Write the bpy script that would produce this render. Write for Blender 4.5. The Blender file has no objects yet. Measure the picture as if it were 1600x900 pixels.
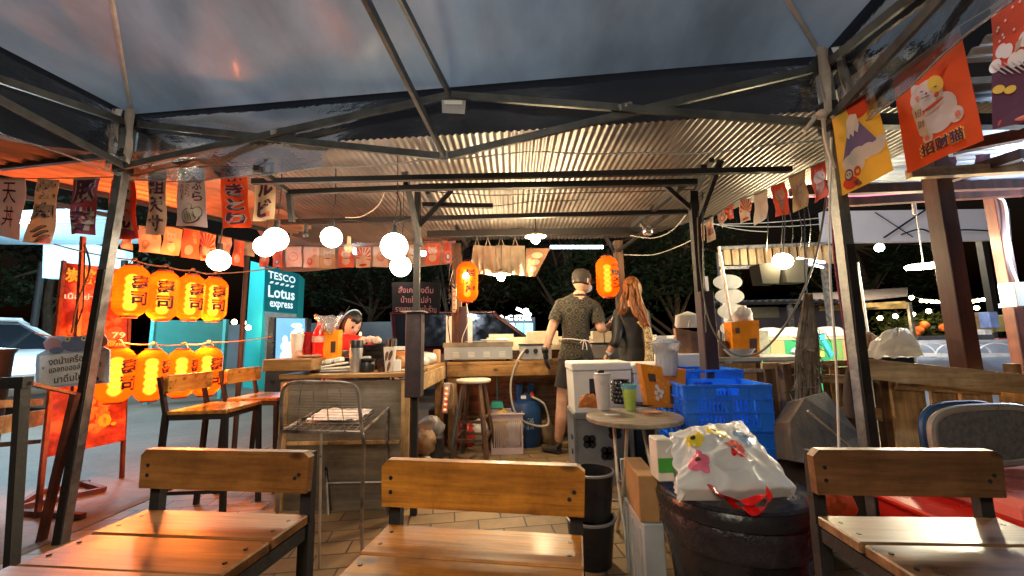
import bpy, bmesh, math, random
from mathutils import Vector as V, Matrix as Mx, Euler
from mathutils.noise import noise
rnd = random.Random(7)
R = math.radians
SC = bpy.context.scene
COL = SC.collection

# ---------------------------------------------------------------- camera
FPX = 640.0
CH = 1.0
PIT, ROL = R(7.5), R(1.0)
cam_d = bpy.data.cameras.new('camera')
cam = bpy.data.objects.new('camera', cam_d)
COL.objects.link(cam)
cam_d.sensor_width = 36.0
cam_d.lens = 36.0 * FPX / 1600.0
cam_d.clip_start = 0.05
cam_d.clip_end = 500
cam.matrix_world = Mx.Translation((0, 0, CH)) @ Mx.Rotation(R(90) + PIT, 4, 'X') @ Mx.Rotation(-ROL, 4, 'Z')
SC.camera = cam

# ---------------------------------------------------------------- world, night sky
w = bpy.data.worlds.new('World')
SC.world = w
w.use_nodes = True
nt = w.node_tree
bg = nt.nodes['Background']
sky = nt.nodes.new('ShaderNodeTexSky')
sky.sky_type = 'NISHITA'
sky.sun_disc = False
sky.sun_elevation = R(-3.0)
sky.sun_rotation = R(200)
nt.links.new(sky.outputs[0], bg.inputs[0])
bg.inputs[1].default_value = 0.05
SC.view_settings.view_transform = 'Standard'
SC.view_settings.look = 'None'
SC.view_settings.gamma = 1
SC.view_settings.use_curve_mapping = False
SC.view_settings.exposure = 1.4
SC.cycles.max_bounces = 8
SC.cycles.transparent_max_bounces = 12
SC.cycles.sample_clamp_indirect = 4.0
SC.cycles.use_denoising = True
SC.cycles.caustics_reflective = False
SC.cycles.caustics_refractive = False


def light(name, loc, power, col, r=0.03, kind='POINT', rot=None, size=None, spot=None):
    d = bpy.data.lights.new(name, kind)
    d.energy = power
    d.color = col
    if kind == 'AREA':
        d.shape = 'RECTANGLE'
        d.size, d.size_y = size
    else:
        d.shadow_soft_size = r
    if kind == 'SPOT':
        d.spot_size = R(spot)
        d.spot_blend = 0.8
    o = bpy.data.objects.new(name, d)
    o.location = loc
    if rot:
        o.rotation_euler = rot
    COL.objects.link(o)
    return o


# ---------------------------------------------------------------- photo pixel -> point in the place
def ray(px, py):
    a = (px - 800) / FPX
    b = (450 - py) / FPX
    c, s = math.cos(ROL), math.sin(ROL)
    a, b = a * c + b * s, b * c - a * s
    cp, sp = math.cos(PIT), math.sin(PIT)
    return V((a, cp - b * sp, sp + b * cp))


def P(px, py, Y):
    d = ray(px, py)
    return V((0, 0, CH)) + d * (Y / d.y)


def G(px, py, z=0.0):
    d = ray(px, py)
    return V((0, 0, CH)) + d * ((z - CH) / d.z)


# ---------------------------------------------------------------- materials
_mats = {}


def _new(name):
    m = bpy.data.materials.new(name)
    m.use_nodes = True
    n = m.node_tree
    return m, n, n.nodes['Principled BSDF']


def noise_node(n, scale, detail=4, vec=None, rough=0.6):
    t = n.nodes.new('ShaderNodeTexNoise')
    t.inputs['Scale'].default_value = scale
    t.inputs['Detail'].default_value = detail
    t.inputs['Roughness'].default_value = rough
    if vec:
        n.links.new(vec, t.inputs['Vector'])
    return t


def coords(n, scale=(1, 1, 1)):
    tc = n.nodes.new('ShaderNodeTexCoord')
    mp = n.nodes.new('ShaderNodeMapping')
    mp.inputs['Scale'].default_value = scale
    n.links.new(tc.outputs['Object'], mp.inputs['Vector'])
    return mp.outputs[0]


def ramp(n, fac, stops):
    r = n.nodes.new('ShaderNodeValToRGB')
    e = r.color_ramp.elements
    while len(e) < len(stops):
        e.new(0.5)
    for i, (p, c) in enumerate(stops):
        e[i].position = p
        e[i].color = (*c, 1)
    n.links.new(fac, r.inputs[0])
    return r.outputs[0]


def pm(name, col, rough=0.55, metal=0.0, var=0.2, scale=9.0, bump=0.15, coat=0.0, emis=0.0, ecol=None,
       trans=0.0, alpha=1.0, stretch=(1, 1, 1), bscale=None, spec=0.5, sub=0.0, thin=0.0, ior=1.45):
    if name in _mats:
        return _mats[name]
    m, n, b = _new(name)
    vec = coords(n, stretch)
    t = noise_node(n, scale, 5, vec)
    lo = tuple(max(0, c * (1 - var)) for c in col)
    hi = tuple(min(1, c * (1 + var)) for c in col)
    c = ramp(n, t.outputs[0], [(0.3, lo), (0.7, hi)])
    n.links.new(c, b.inputs['Base Color'])
    b.inputs['Metallic'].default_value = metal
    b.inputs['Specular IOR Level'].default_value = spec
    rr = n.nodes.new('ShaderNodeMapRange')
    rr.inputs['From Min'].default_value = 0.3
    rr.inputs['From Max'].default_value = 0.7
    rr.inputs['To Min'].default_value = max(0.02, rough - 0.1)
    rr.inputs['To Max'].default_value = min(1, rough + 0.1)
    n.links.new(t.outputs[0], rr.inputs[0])
    n.links.new(rr.outputs[0], b.inputs['Roughness'])
    b.inputs['Coat Weight'].default_value = coat
    b.inputs['Coat Roughness'].default_value = 0.15
    b.inputs['Transmission Weight'].default_value = trans
    b.inputs['Alpha'].default_value = alpha
    b.inputs['IOR'].default_value = ior
    if sub:
        b.inputs['Subsurface Weight'].default_value = sub
        b.inputs['Subsurface Scale'].default_value = 0.01
    if emis:
        b.inputs['Emission Color'].default_value = (*(ecol or col), 1)
        b.inputs['Emission Strength'].default_value = emis
    if bump:
        t2 = noise_node(n, bscale or scale * 4, 5, vec)
        bp = n.nodes.new('ShaderNodeBump')
        bp.inputs['Strength'].default_value = bump
        bp.inputs['Distance'].default_value = 0.01
        n.links.new(t2.outputs[0], bp.inputs['Height'])
        n.links.new(bp.outputs[0], b.inputs['Normal'])
    if thin:   # cloth or paper that lets some light through
        tr = n.nodes.new('ShaderNodeBsdfTranslucent')
        n.links.new(c, tr.inputs[0])
        mx = n.nodes.new('ShaderNodeMixShader')
        mx.inputs[0].default_value = thin
        out = n.nodes['Material Output']
        n.links.new(b.outputs[0], mx.inputs[1])
        n.links.new(tr.outputs[0], mx.inputs[2])
        n.links.new(mx.outputs[0], out.inputs[0])
    _mats[name] = m
    return m


def wood(name, c0, c1, axis='x', rough=0.4, scale=1.0, coat=0.0, knots=True, bump=0.25):
    """grain runs along `axis` of the object; dark knots and worn smears"""
    if name in _mats:
        return _mats[name]
    m, n, b = _new(name)
    st = {'x': (0.9, 14, 14), 'y': (14, 0.9, 14), 'z': (14, 14, 0.9)}[axis]
    vec = coords(n, tuple(s * scale for s in st))
    t = noise_node(n, 2.2, 8, vec, 0.65)
    cc = ramp(n, t.outputs[0], [(0.36, c0), (0.5, tuple((a + q) / 2 for a, q in zip(c0, c1))), (0.62, c1)])
    v2 = coords(n, (3 * scale, 3 * scale, 3 * scale))
    t2 = noise_node(n, 1.6, 6, v2, 0.7)
    dirt = ramp(n, t2.outputs[0], [(0.34, (0.30, 0.27, 0.25)), (0.5, (0.85, 0.83, 0.8)), (0.62, (1.1, 1.1, 1.1))])
    mu = n.nodes.new('ShaderNodeMix')
    mu.data_type = 'RGBA'
    mu.blend_type = 'MULTIPLY'
    mu.inputs[0].default_value = 0.9
    n.links.new(cc, mu.inputs[6])
    n.links.new(dirt, mu.inputs[7])
    last = mu.outputs[2]
    # every board differs a little
    ge = n.nodes.new('ShaderNodeNewGeometry')
    va = n.nodes.new('ShaderNodeMapRange')
    va.inputs['To Min'].default_value = 0.72
    va.inputs['To Max'].default_value = 1.2
    n.links.new(ge.outputs['Random Per Island'], va.inputs[0])
    vm = n.nodes.new('ShaderNodeVectorMath')
    vm.operation = 'SCALE'
    n.links.new(last, vm.inputs[0])
    n.links.new(va.outputs[0], vm.inputs['Scale'])
    # fine scratches across the varnish
    sc_ = noise_node(n, 1.0, 3, coords(n, {'x': (6, 160, 160), 'y': (160, 6, 160), 'z': (160, 160, 6)}[axis]), 0.5)
    sr = ramp(n, sc_.outputs[0], [(0.30, (0.6, 0.58, 0.55)), (0.42, (1, 1, 1))])
    m3 = n.nodes.new('ShaderNodeMix')
    m3.data_type = 'RGBA'
    m3.blend_type = 'MULTIPLY'
    m3.inputs[0].default_value = 0.8
    n.links.new(vm.outputs[0], m3.inputs[6])
    n.links.new(sr, m3.inputs[7])
    last = m3.outputs[2]
    if knots:
        vo = n.nodes.new('ShaderNodeTexVoronoi')
        vo.inputs['Scale'].default_value = 1.0
        st2 = {'x': (5, 9, 9), 'y': (9, 5, 9), 'z': (9, 9, 5)}[axis]
        n.links.new(coords(n, tuple(s * scale for s in st2)), vo.inputs['Vector'])
        k = ramp(n, vo.outputs['Distance'], [(0.05, (0.12, 0.07, 0.04)), (0.13, (1, 1, 1))])
        m2 = n.nodes.new('ShaderNodeMix')
        m2.data_type = 'RGBA'
        m2.blend_type = 'MULTIPLY'
        m2.inputs[0].default_value = 0.85
        n.links.new(last, m2.inputs[6])
        n.links.new(k, m2.inputs[7])
        last = m2.outputs[2]
    n.links.new(last, b.inputs['Base Color'])
    rr = n.nodes.new('ShaderNodeMapRange')
    rr.inputs['From Min'].default_value = 0.3
    rr.inputs['From Max'].default_value = 0.7
    rr.inputs['To Min'].default_value = max(0.05, rough - 0.12)
    rr.inputs['To Max'].default_value = rough + 0.15
    n.links.new(t2.outputs[0], rr.inputs[0])
    n.links.new(rr.outputs[0], b.inputs['Roughness'])
    b.inputs['Coat Weight'].default_value = coat
    b.inputs['Coat Roughness'].default_value = 0.2
    bp = n.nodes.new('ShaderNodeBump')
    bp.inputs['Strength'].default_value = bump
    bp.inputs['Distance'].default_value = 0.004
    n.links.new(t.outputs[0], bp.inputs['Height'])
    n.links.new(bp.outputs[0], b.inputs['Normal'])
    _mats[name] = m
    return m


def glow(name, col, strength):
    if name in _mats:
        return _mats[name]
    m, n, b = _new(name)
    b.inputs['Base Color'].default_value = (*col, 1)
    b.inputs['Emission Color'].default_value = (*col, 1)
    b.inputs['Emission Strength'].default_value = strength * (0.5 if strength < 2 else 1)
    _mats[name] = m
    return m


def plastic_film(name, tint=(1, 1, 1), gloss=0.3, rough=0.12, haze=0.25, bump=0.4, bs=5.0, stretch=(1, 1, 1), hz=(0.5, 0.52, 0.55)):
    """thin clear sheet: mostly see-through, with a wrinkled gloss and a little milky haze"""
    if name in _mats:
        return _mats[name]
    m, n, b = _new(name)
    n.nodes.remove(b)
    out = n.nodes['Material Output']
    tp = n.nodes.new('ShaderNodeBsdfTransparent')
    tp.inputs[0].default_value = (*tint, 1)
    gl = n.nodes.new('ShaderNodeBsdfGlossy')
    gl.inputs['Roughness'].default_value = rough
    df = n.nodes.new('ShaderNodeBsdfTranslucent')
    df.inputs[0].default_value = (*hz, 1)
    d2 = n.nodes.new('ShaderNodeBsdfDiffuse')
    d2.inputs[0].default_value = (*hz, 1)
    vec = coords(n, stretch)
    t = noise_node(n, bs, 6, vec, 0.6)
    bp = n.nodes.new('ShaderNodeBump')
    bp.inputs['Strength'].default_value = bump
    bp.inputs['Distance'].default_value = 0.04
    n.links.new(t.outputs[0], bp.inputs['Height'])
    n.links.new(bp.outputs[0], gl.inputs['Normal'])
    fr = n.nodes.new('ShaderNodeFresnel')
    fr.inputs[0].default_value = 1.5
    n.links.new(bp.outputs[0], fr.inputs['Normal'])
    mg = n.nodes.new('ShaderNodeMath')
    mg.operation = 'MULTIPLY'
    mg.inputs[1].default_value = gloss * 4
    mg.use_clamp = True
    n.links.new(fr.outputs[0], mg.inputs[0])
    md = n.nodes.new('ShaderNodeMixShader')
    md.inputs[0].default_value = 0.5
    n.links.new(df.outputs[0], md.inputs[1])
    n.links.new(d2.outputs[0], md.inputs[2])
    mh = n.nodes.new('ShaderNodeMixShader')
    t3 = noise_node(n, 2.5, 6, vec, 0.7)
    hr = n.nodes.new('ShaderNodeMapRange')
    hr.inputs['From Min'].default_value = 0.35
    hr.inputs['From Max'].default_value = 0.75
    hr.inputs['To Min'].default_value = haze * 0.4
    hr.inputs['To Max'].default_value = haze * 1.8
    n.links.new(t3.outputs[0], hr.inputs[0])
    n.links.new(hr.outputs[0], mh.inputs[0])
    n.links.new(tp.outputs[0], mh.inputs[1])
    n.links.new(md.outputs[0], mh.inputs[2])
    mx = n.nodes.new('ShaderNodeMixShader')
    n.links.new(mg.outputs[0], mx.inputs[0])
    n.links.new(mh.outputs[0], mx.inputs[1])
    n.links.new(gl.outputs[0], mx.inputs[2])
    n.links.new(mx.outputs[0], out.inputs[0])
    _mats[name] = m
    return m


# ---------------------------------------------------------------- text as outlines
_txt = {}


def text_geo(s, bold=0.0):
    k = (s, bold)
    if k in _txt:
        return _txt[k]
    c = bpy.data.curves.new('t', 'FONT')
    c.body = s
    c.align_x = 'CENTER'
    c.resolution_u = 2
    c.offset = bold
    o = bpy.data.objects.new('t', c)
    COL.objects.link(o)
    dg = bpy.context.evaluated_depsgraph_get()
    me = o.evaluated_get(dg).to_mesh()
    vs = [(v.co.x, v.co.y) for v in me.vertices]
    fs = [tuple(p.vertices) for p in me.polygons]
    o.evaluated_get(dg).to_mesh_clear()
    bpy.data.objects.remove(o)
    bpy.data.curves.remove(c)
    if vs:
        x0, x1 = min(v[0] for v in vs), max(v[0] for v in vs)
        y0, y1 = min(v[1] for v in vs), max(v[1] for v in vs)
        vs = [(x - (x0 + x1) / 2, y - (y0 + y1) / 2) for x, y in vs]
        r = (vs, fs, x1 - x0, y1 - y0)
    else:
        r = ([], [], 1, 1)
    _txt[k] = r
    return r


# ---------------------------------------------------------------- mesh builder
class B:
    def __init__(self):
        self.v, self.f, self.m = [], [], []
        self.mi = 0
        self.X = None

    def add(self, vs, fs):
        o = len(self.v)
        for p in vs:
            p = V(p)
            self.v.append(self.X @ p if self.X else p)
        for f in fs:
            self.f.append(tuple(i + o for i in f))
            self.m.append(self.mi)
        return self

    def box(self, c, s, rot=None, taper=1.0, bev=0.0):
        c = V(c)
        E = Euler(rot).to_matrix() if rot else Mx.Identity(3)
        hx, hy, hz = s[0] / 2, s[1] / 2, s[2] / 2
        if bev and min(s) > bev * 2.2:
            e = bev
            vs, fs = [], []
            for sz in (-1, 1):
                for rings in (0,):
                    pass
            # chamfered box: 24 verts
            idx = {}
            for ax in range(3):
                for sx in (-1, 1):
                    for sy in (-1, 1):
                        for sz in (-1, 1):
                            q = [sx * (hx - e), sy * (hy - e), sz * (hz - e)]
                            q[ax] = (sx, sy, sz)[ax] * (hx, hy, hz)[ax]
                            idx[(ax, sx, sy, sz)] = len(vs)
                            vs.append(c + E @ V(q))
            for ax in range(3):
                for sg in (-1, 1):
                    o = [k for k in range(3) if k != ax]
                    ring = []
                    for a_, b_ in ((-1, -1), (1, -1), (1, 1), (-1, 1)):
                        t = [0, 0, 0]
                        t[ax] = sg
                        t[o[0]] = a_
                        t[o[1]] = b_
                        ring.append(idx[(ax, *t)])
                    fs.append(tuple(ring if (sg > 0) == (ax != 1) else ring[::-1]))
            for ax in range(3):
                o = [k for k in range(3) if k != ax]
                for a_ in (-1, 1):
                    for b_ in (-1, 1):
                        q = []
                        for e_, fx in ((-1, o[0]), (1, o[0]), (1, o[1]), (-1, o[1])):
                            t = [0, 0, 0]
                            t[ax] = e_
                            t[o[0]] = a_
                            t[o[1]] = b_
                            q.append(idx[(fx, *t)])
                        fs.append(tuple(q))
            for sx in (-1, 1):
                for sy in (-1, 1):
                    for sz in (-1, 1):
                        fs.append((idx[(0, sx, sy, sz)], idx[(1, sx, sy, sz)], idx[(2, sx, sy, sz)]))
            return self.add(vs, fs)
        vs = []
        for sz, k in ((-1, 1.0), (1, taper)):
            for sx, sy in ((-1, -1), (1, -1), (1, 1), (-1, 1)):
                vs.append(c + E @ V((sx * hx * k, sy * hy * k, sz * hz)))
        return self.add(vs, [(3, 2, 1, 0), (4, 5, 6, 7), (0, 1, 5, 4), (1, 2, 6, 5), (2, 3, 7, 6), (3, 0, 4, 7)])

    def bar(self, p0, p1, w_, h_, up=(0, 0, 1)):
        p0, p1 = V(p0), V(p1)
        d = (p1 - p0)
        L = d.length
        d.normalize()
        u = V(up)
        s = d.cross(u)
        if s.length < 1e-3:
            s = d.cross(V((1, 0, 0)))
        s.normalize()
        u = s.cross(d)
        vs = []
        for p in (p0, p1):
            for a_, b_ in ((-1, -1), (1, -1), (1, 1), (-1, 1)):
                vs.append(p + s * (a_ * w_ / 2) + u * (b_ * h_ / 2))
        return self.add(vs, [(3, 2, 1, 0), (4, 5, 6, 7), (0, 1, 5, 4), (1, 2, 6, 5), (2, 3, 7, 6), (3, 0, 4, 7)])

    def tube(self, pts, r, seg=8, closed=False):
        pts = [V(p) for p in pts]
        n = len(pts)
        rs = r if isinstance(r, (list, tuple)) else [r] * n
        T = []
        for i in range(n):
            a_ = pts[(i - 1) % n] if (closed or i) else pts[i]
            b_ = pts[(i + 1) % n] if (closed or i < n - 1) else pts[i]
            T.append((b_ - a_).normalized())
        u = T[0].orthogonal().normalized()
        vs, fs = [], []
        for i in range(n):
            u = (u - T[i] * u.dot(T[i])).normalized()
            w_ = T[i].cross(u)
            for k in range(seg):
                a_ = 2 * math.pi * k / seg
                vs.append(pts[i] + (u * math.cos(a_) + w_ * math.sin(a_)) * rs[i])
        for i in range(n if closed else n - 1):
            j = (i + 1) % n
            for k in range(seg):
                k2 = (k + 1) % seg
                fs.append((i * seg + k, i * seg + k2, j * seg + k2, j * seg + k))
        if not closed:
            fs.append(tuple(range(seg))[::-1])
            fs.append(tuple((n - 1) * seg + k for k in range(seg)))
        return self.add(vs, fs)

    def cyl(self, p0, p1, r0, r1=None, seg=16):
        return self.tube([p0, p1], [r0, r0 if r1 is None else r1], seg)

    def lathe(self, c, prof, seg=24, axis=None, sx=1.0, sy=1.0, fn=None):
        """prof: [(r, z)] from bottom to top; r == 0 closes"""
        c = V(c)
        q = V((0, 0, 1)).rotation_difference(V(axis)).to_matrix() if axis else Mx.Identity(3)
        vs, fs, rows = [], [], []
        for r, z in prof:
            if r <= 1e-6:
                rows.append([len(vs)] * seg)
                vs.append(c + q @ V((0, 0, z)))
            else:
                rows.append([len(vs) + k for k in range(seg)])
                for k in range(seg):
                    a_ = 2 * math.pi * k / seg
                    rr = r * (fn(a_, z) if fn else 1)
                    vs.append(c + q @ V((rr * sx * math.cos(a_), rr * sy * math.sin(a_), z)))
        for i in range(len(rows) - 1):
            for k in range(seg):
                k2 = (k + 1) % seg
                t = [rows[i][k], rows[i][k2], rows[i + 1][k2], rows[i + 1][k]]
                t = [x for j, x in enumerate(t) if x not in t[:j]]
                if len(t) > 2:
                    fs.append(tuple(t))
        return self.add(vs, fs)

    def ball(self, c, r, seg=16, rot=None):
        r = r if isinstance(r, (tuple, list)) else (r, r, r)
        E = Euler(rot).to_matrix() if rot else Mx.Identity(3)
        vs, fs = [], []
        n = max(6, seg // 2)
        c = V(c)
        rows = []
        for i in range(n + 1):
            th = math.pi * i / n
            if i in (0, n):
                rows.append([len(vs)] * seg)
                vs.append(c + E @ V((0, 0, r[2] * (-1 if i == 0 else 1))))
            else:
                rows.append([len(vs) + k for k in range(seg)])
                for k in range(seg):
                    a_ = 2 * math.pi * k / seg
                    vs.append(c + E @ V((r[0] * math.sin(th) * math.cos(a_), r[1] * math.sin(th) * math.sin(a_), -r[2] * math.cos(th))))
        for i in range(n):
            for k in range(seg):
                k2 = (k + 1) % seg
                t = [rows[i][k], rows[i][k2], rows[i + 1][k2], rows[i + 1][k]]
                t = [x for j, x in enumerate(t) if x not in t[:j]]
                if len(t) > 2:
                    fs.append(tuple(t))
        return self.add(vs, fs)

    def prism(self, pts, vec):
        n = len(pts)
        vec = V(vec)
        vs = [V(p) for p in pts] + [V(p) + vec for p in pts]
        fs = [tuple(range(n))[::-1], tuple(range(n, 2 * n))] + [(i, (i + 1) % n, n + (i + 1) % n, n + i) for i in range(n)]
        return self.add(vs, fs)

    def grid(self, f, nu, nv):
        vs = [f(i / nu, j / nv) for j in range(nv + 1) for i in range(nu + 1)]
        fs = [(j * (nu + 1) + i, j * (nu + 1) + i + 1, (j + 1) * (nu + 1) + i + 1, (j + 1) * (nu + 1) + i)
              for j in range(nv) for i in range(nu)]
        return self.add(vs, fs)

    def text(self, s, h, mat4, bold=0.0, width=None):
        vs, fs, w_, hh = text_geo(s, bold)
        k = h / hh
        kx = (width / w_) if width else k
        return self.add([mat4 @ V((x * kx, y * k, 0)) for x, y in vs], fs)


WINV = {}


def link(name, b, mats, smooth=False):
    me = bpy.data.meshes.new(name)
    me.from_pydata([tuple(v) for v in b.v], [], b.f)
    me.update()
    if not isinstance(mats, (list, tuple)):
        mats = [mats]
    for m in mats:
        me.materials.append(m)
    if len(mats) > 1:
        me.polygons.foreach_set('material_index', b.m)
    if smooth:
        me.polygons.foreach_set('use_smooth', [True] * len(me.polygons))
        if smooth != 'full':
            me.set_sharp_from_angle(angle=R(40))
    o = bpy.data.objects.new(name, me)
    COL.objects.link(o)
    return o


def fixn(me):
    bm = bmesh.new()
    bm.from_mesh(me)
    bmesh.ops.recalc_face_normals(bm, faces=bm.faces)
    bm.to_mesh(me)
    bm.free()


def thing(name, label, cat, loc=(0, 0, 0), group=None, rz=0.0):
    o = bpy.data.objects.new(name, None)
    o.empty_display_size = 0.1
    COL.objects.link(o)
    o.location = loc
    o.rotation_euler = (0, 0, rz)
    o['label'] = label
    o['category'] = cat
    if group:
        o['group'] = group
    WINV[o.name] = -V(loc)
    return o


def part(name, b, mats, parent, smooth=False, label=None, fix=True):
    """b holds world coordinates (shifted to the thing's origin)"""
    off = WINV[parent.name]
    b.v = [v + off for v in b.v]
    o = link(name, b, mats, smooth)
    if fix:
        fixn(o.data)
    o.parent = parent
    WINV[o.name] = off
    if label:
        o['label'] = label
    return o


def solo(name, b, mats, label, cat, group=None, smooth=False, fix=True, kind=None):
    xs = [v.x for v in b.v]
    ys = [v.y for v in b.v]
    zs = [v.z for v in b.v]
    loc = V(((min(xs) + max(xs)) / 2, (min(ys) + max(ys)) / 2, min(zs)))
    b.v = [v - loc for v in b.v]
    o = link(name, b, mats, smooth)
    if fix:
        fixn(o.data)
    o.location = loc
    WINV[o.name] = -loc
    if label:
        o['label'] = label
        o['category'] = cat
    if group:
        o['group'] = group
    if kind:
        o['kind'] = kind
    return o


def struct(name, b, mats, label, smooth=False, fix=True):
    o = link(name, b, mats, smooth)
    if fix:
        fixn(o.data)
    o['kind'] = 'structure'
    o['label'] = label
    o['category'] = name.replace('_', ' ')
    return o


def dup(root, loc, rz=0.0, label=None, group=None, scale=None):
    r = root.copy()
    COL.objects.link(r)
    r.location = loc
    r.rotation_euler = (0, 0, rz)
    if scale:
        r.scale = (scale, scale, scale)
    if label:
        r['label'] = label
    if group:
        r['group'] = group

    def rec(src, dst):
        for ch in list(src.children):
            c = ch.copy()
            COL.objects.link(c)
            c.parent = dst
            rec(ch, c)
    rec(root, r)
    return r


class Panel:
    """a flat or gently waving sheet between four corners, TL TR BR BL; u to the right, v up"""
    def __init__(s, tl, tr, br, bl, wave=0.0, seed=0.0, freq=1.0):
        s.c = [V(tl), V(tr), V(br), V(bl)]
        s.W = ((s.c[1] - s.c[0]).length + (s.c[2] - s.c[3]).length) / 2
        s.H = ((s.c[0] - s.c[3]).length + (s.c[1] - s.c[2]).length) / 2
        s.n = (s.c[1] - s.c[0]).cross(s.c[0] - s.c[3]).normalized()
        s.wave, s.seed, s.freq = wave, seed, freq

    def f(s, u, v, off=0.0):
        tl, tr, br, bl = s.c
        p = (bl * (1 - u) + br * u) * (1 - v) + (tl * (1 - u) + tr * u) * v
        wv = s.wave * (math.sin((u * 2.1 * s.freq + v * 1.3 + s.seed) * 3.1) * (1.15 - v) + 0.4 * math.sin((v * 2.3 + s.seed * 1.7 - u) * 4.0))
        return p + s.n * (off + wv)

    def sheet(s, b, th=0.002, nu=8, nv=8, hem=None):
        b.grid(lambda u, v: s.f(u, v * (1 if not hem else 1), 0), nu, nv)
        b.grid(lambda u, v: s.f(1 - u, v, -th), nu, nv)
        for e in ((0, 1), (1, 0)):
            pass
        k = 8
        for i in range(k):
            a_, c_ = i / k, (i + 1) / k
            b.add([s.f(0, a_), s.f(0, c_), s.f(0, c_, -th), s.f(0, a_, -th)], [(0, 1, 2, 3)])
            b.add([s.f(1, a_), s.f(1, c_), s.f(1, c_, -th), s.f(1, a_, -th)], [(0, 1, 2, 3)])
            b.add([s.f(a_, 0), s.f(c_, 0), s.f(c_, 0, -th), s.f(a_, 0, -th)], [(0, 1, 2, 3)])
            b.add([s.f(a_, 1), s.f(c_, 1), s.f(c_, 1, -th), s.f(a_, 1, -th)], [(0, 1, 2, 3)])
        return b

    def poly(s, b, pts, off=0.002):
        b.add([s.f(u, v, off) for u, v in pts], [tuple(range(len(pts)))])

    def strip(s, b, u0, v0, u1, v1, off=0.002, n=4):
        for i in range(n):
            for j in range(n):
                ua, ub = u0 + (u1 - u0) * i / n, u0 + (u1 - u0) * (i + 1) / n
                va, vb = v0 + (v1 - v0) * j / n, v0 + (v1 - v0) * (j + 1) / n
                b.add([s.f(ua, va, off), s.f(ub, va, off), s.f(ub, vb, off), s.f(ua, vb, off)], [(0, 1, 2, 3)])

    def ell(s, b, u, v, ru, rv, off=0.002, a0=0, a1=360, n=20, rot=0):
        vs = [s.f(u, v, off)]
        for i in range(n + 1):
            a_ = R(a0 + (a1 - a0) * i / n)
            x, y = ru * math.cos(a_) * s.W, rv * math.sin(a_) * s.H
            c_, d_ = math.cos(R(rot)), math.sin(R(rot))
            vs.append(s.f(u + (x * c_ - y * d_) / s.W, v + (x * d_ + y * c_) / s.H, off))
        b.add(vs, [(0, i + 1, i + 2) for i in range(n)])

    def text(s, b, t, u, v, h, off=0.003, w=None, bold=0.0, rot=0):
        vs, fs, w_, hh = text_geo(t, bold)
        if not vs:
            return
        k = h * s.H / hh
        kx = (w * s.W / w_) if w else k
        c_, d_ = math.cos(R(rot)), math.sin(R(rot))
        out = []
        for x, y in vs:
            x, y = x * kx, y * k
            x, y = x * c_ - y * d_, x * d_ + y * c_
            out.append(s.f(u + x / s.W, v + y / s.H, off))
        b.add(out, fs)

    def vtext(s, b, t, u, v0, v1, w=0.5, off=0.003, bold=0.0):
        n = len(t)
        hh = (v1 - v0) / n
        for i, ch in enumerate(t):
            s.text(b, ch, u, v1 - hh * (i + 0.5), hh * 0.86, off, w, bold)


def skin(nodes, edges, sub=2):
    """one continuous body grown round a skeleton: nodes {k: (co, r)}; first node is the root. Returns (verts, faces)"""
    keys = list(nodes)
    me = bpy.data.meshes.new('sk')
    me.from_pydata([tuple(nodes[k][0]) for k in keys], [(keys.index(a_), keys.index(b_)) for a_, b_ in edges], [])
    o = bpy.data.objects.new('sk', me)
    COL.objects.link(o)
    o.modifiers.new('s', 'SKIN')
    for i, k in enumerate(keys):
        r = nodes[k][1]
        r = r if isinstance(r, tuple) else (r, r)
        me.skin_vertices[0].data[i].radius = r
        me.skin_vertices[0].data[i].use_root = (i == 0)
    if sub:
        md = o.modifiers.new('u', 'SUBSURF')
        md.levels = sub
        md.render_levels = sub
    dg = bpy.context.evaluated_depsgraph_get()
    e = o.evaluated_get(dg)
    m = e.to_mesh()
    vs = [v.co.copy() for v in m.vertices]
    fs = [tuple(p.vertices) for p in m.polygons]
    e.to_mesh_clear()
    bpy.data.objects.remove(o)
    bpy.data.meshes.remove(me)
    return vs, fs


def sag(p0, p1, d, n=12):
    p0, p1 = V(p0), V(p1)
    return [p0.lerp(p1, i / n) - V((0, 0, d * 4 * (i / n) * (1 - i / n))) for i in range(n + 1)]


def smoothpath(pts, n=6):
    """Catmull-Rom through the points"""
    pts = [V(p) for p in pts]
    out = []
    q = [pts[0]] + pts + [pts[-1]]
    for i in range(1, len(q) - 2):
        for k in range(n):
            t = k / n
            a_, b_, c_, d_ = q[i - 1], q[i], q[i + 1], q[i + 2]
            out.append(0.5 * ((2 * b_) + (c_ - a_) * t + (2 * a_ - 5 * b_ + 4 * c_ - d_) * t * t + (3 * b_ - a_ - 3 * c_ + d_) * t ** 3))
    out.append(pts[-1])
    return out


# shared materials
STEEL_D = pm('painted_dark_steel', (0.014, 0.012, 0.012), 0.65, 0.0, 0.5, 14, 0.3)
STEEL_G = pm('gazebo_steel', (0.20, 0.21, 0.21), 0.42, 0.6, 0.45, 12, 0.3)
STEEL_W = pm('worn_steel', (0.34, 0.32, 0.30), 0.4, 0.7, 0.6, 20, 0.3)
INOX = pm('stainless_steel', (0.48, 0.49, 0.50), 0.36, 0.85, 0.08, 6, 0.0)
RUST = pm('rust_brown_steel', (0.11, 0.035, 0.022), 0.6, 0.2, 0.5, 14, 0.4)
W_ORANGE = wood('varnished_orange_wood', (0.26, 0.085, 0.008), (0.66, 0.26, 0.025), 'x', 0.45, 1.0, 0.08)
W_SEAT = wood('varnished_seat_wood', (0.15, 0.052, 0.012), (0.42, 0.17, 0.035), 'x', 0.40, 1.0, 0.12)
W_COUNTER = wood('counter_top_wood', (0.26, 0.125, 0.035), (0.48, 0.26, 0.09), 'x', 0.35, 0.7, 0.3)
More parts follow.
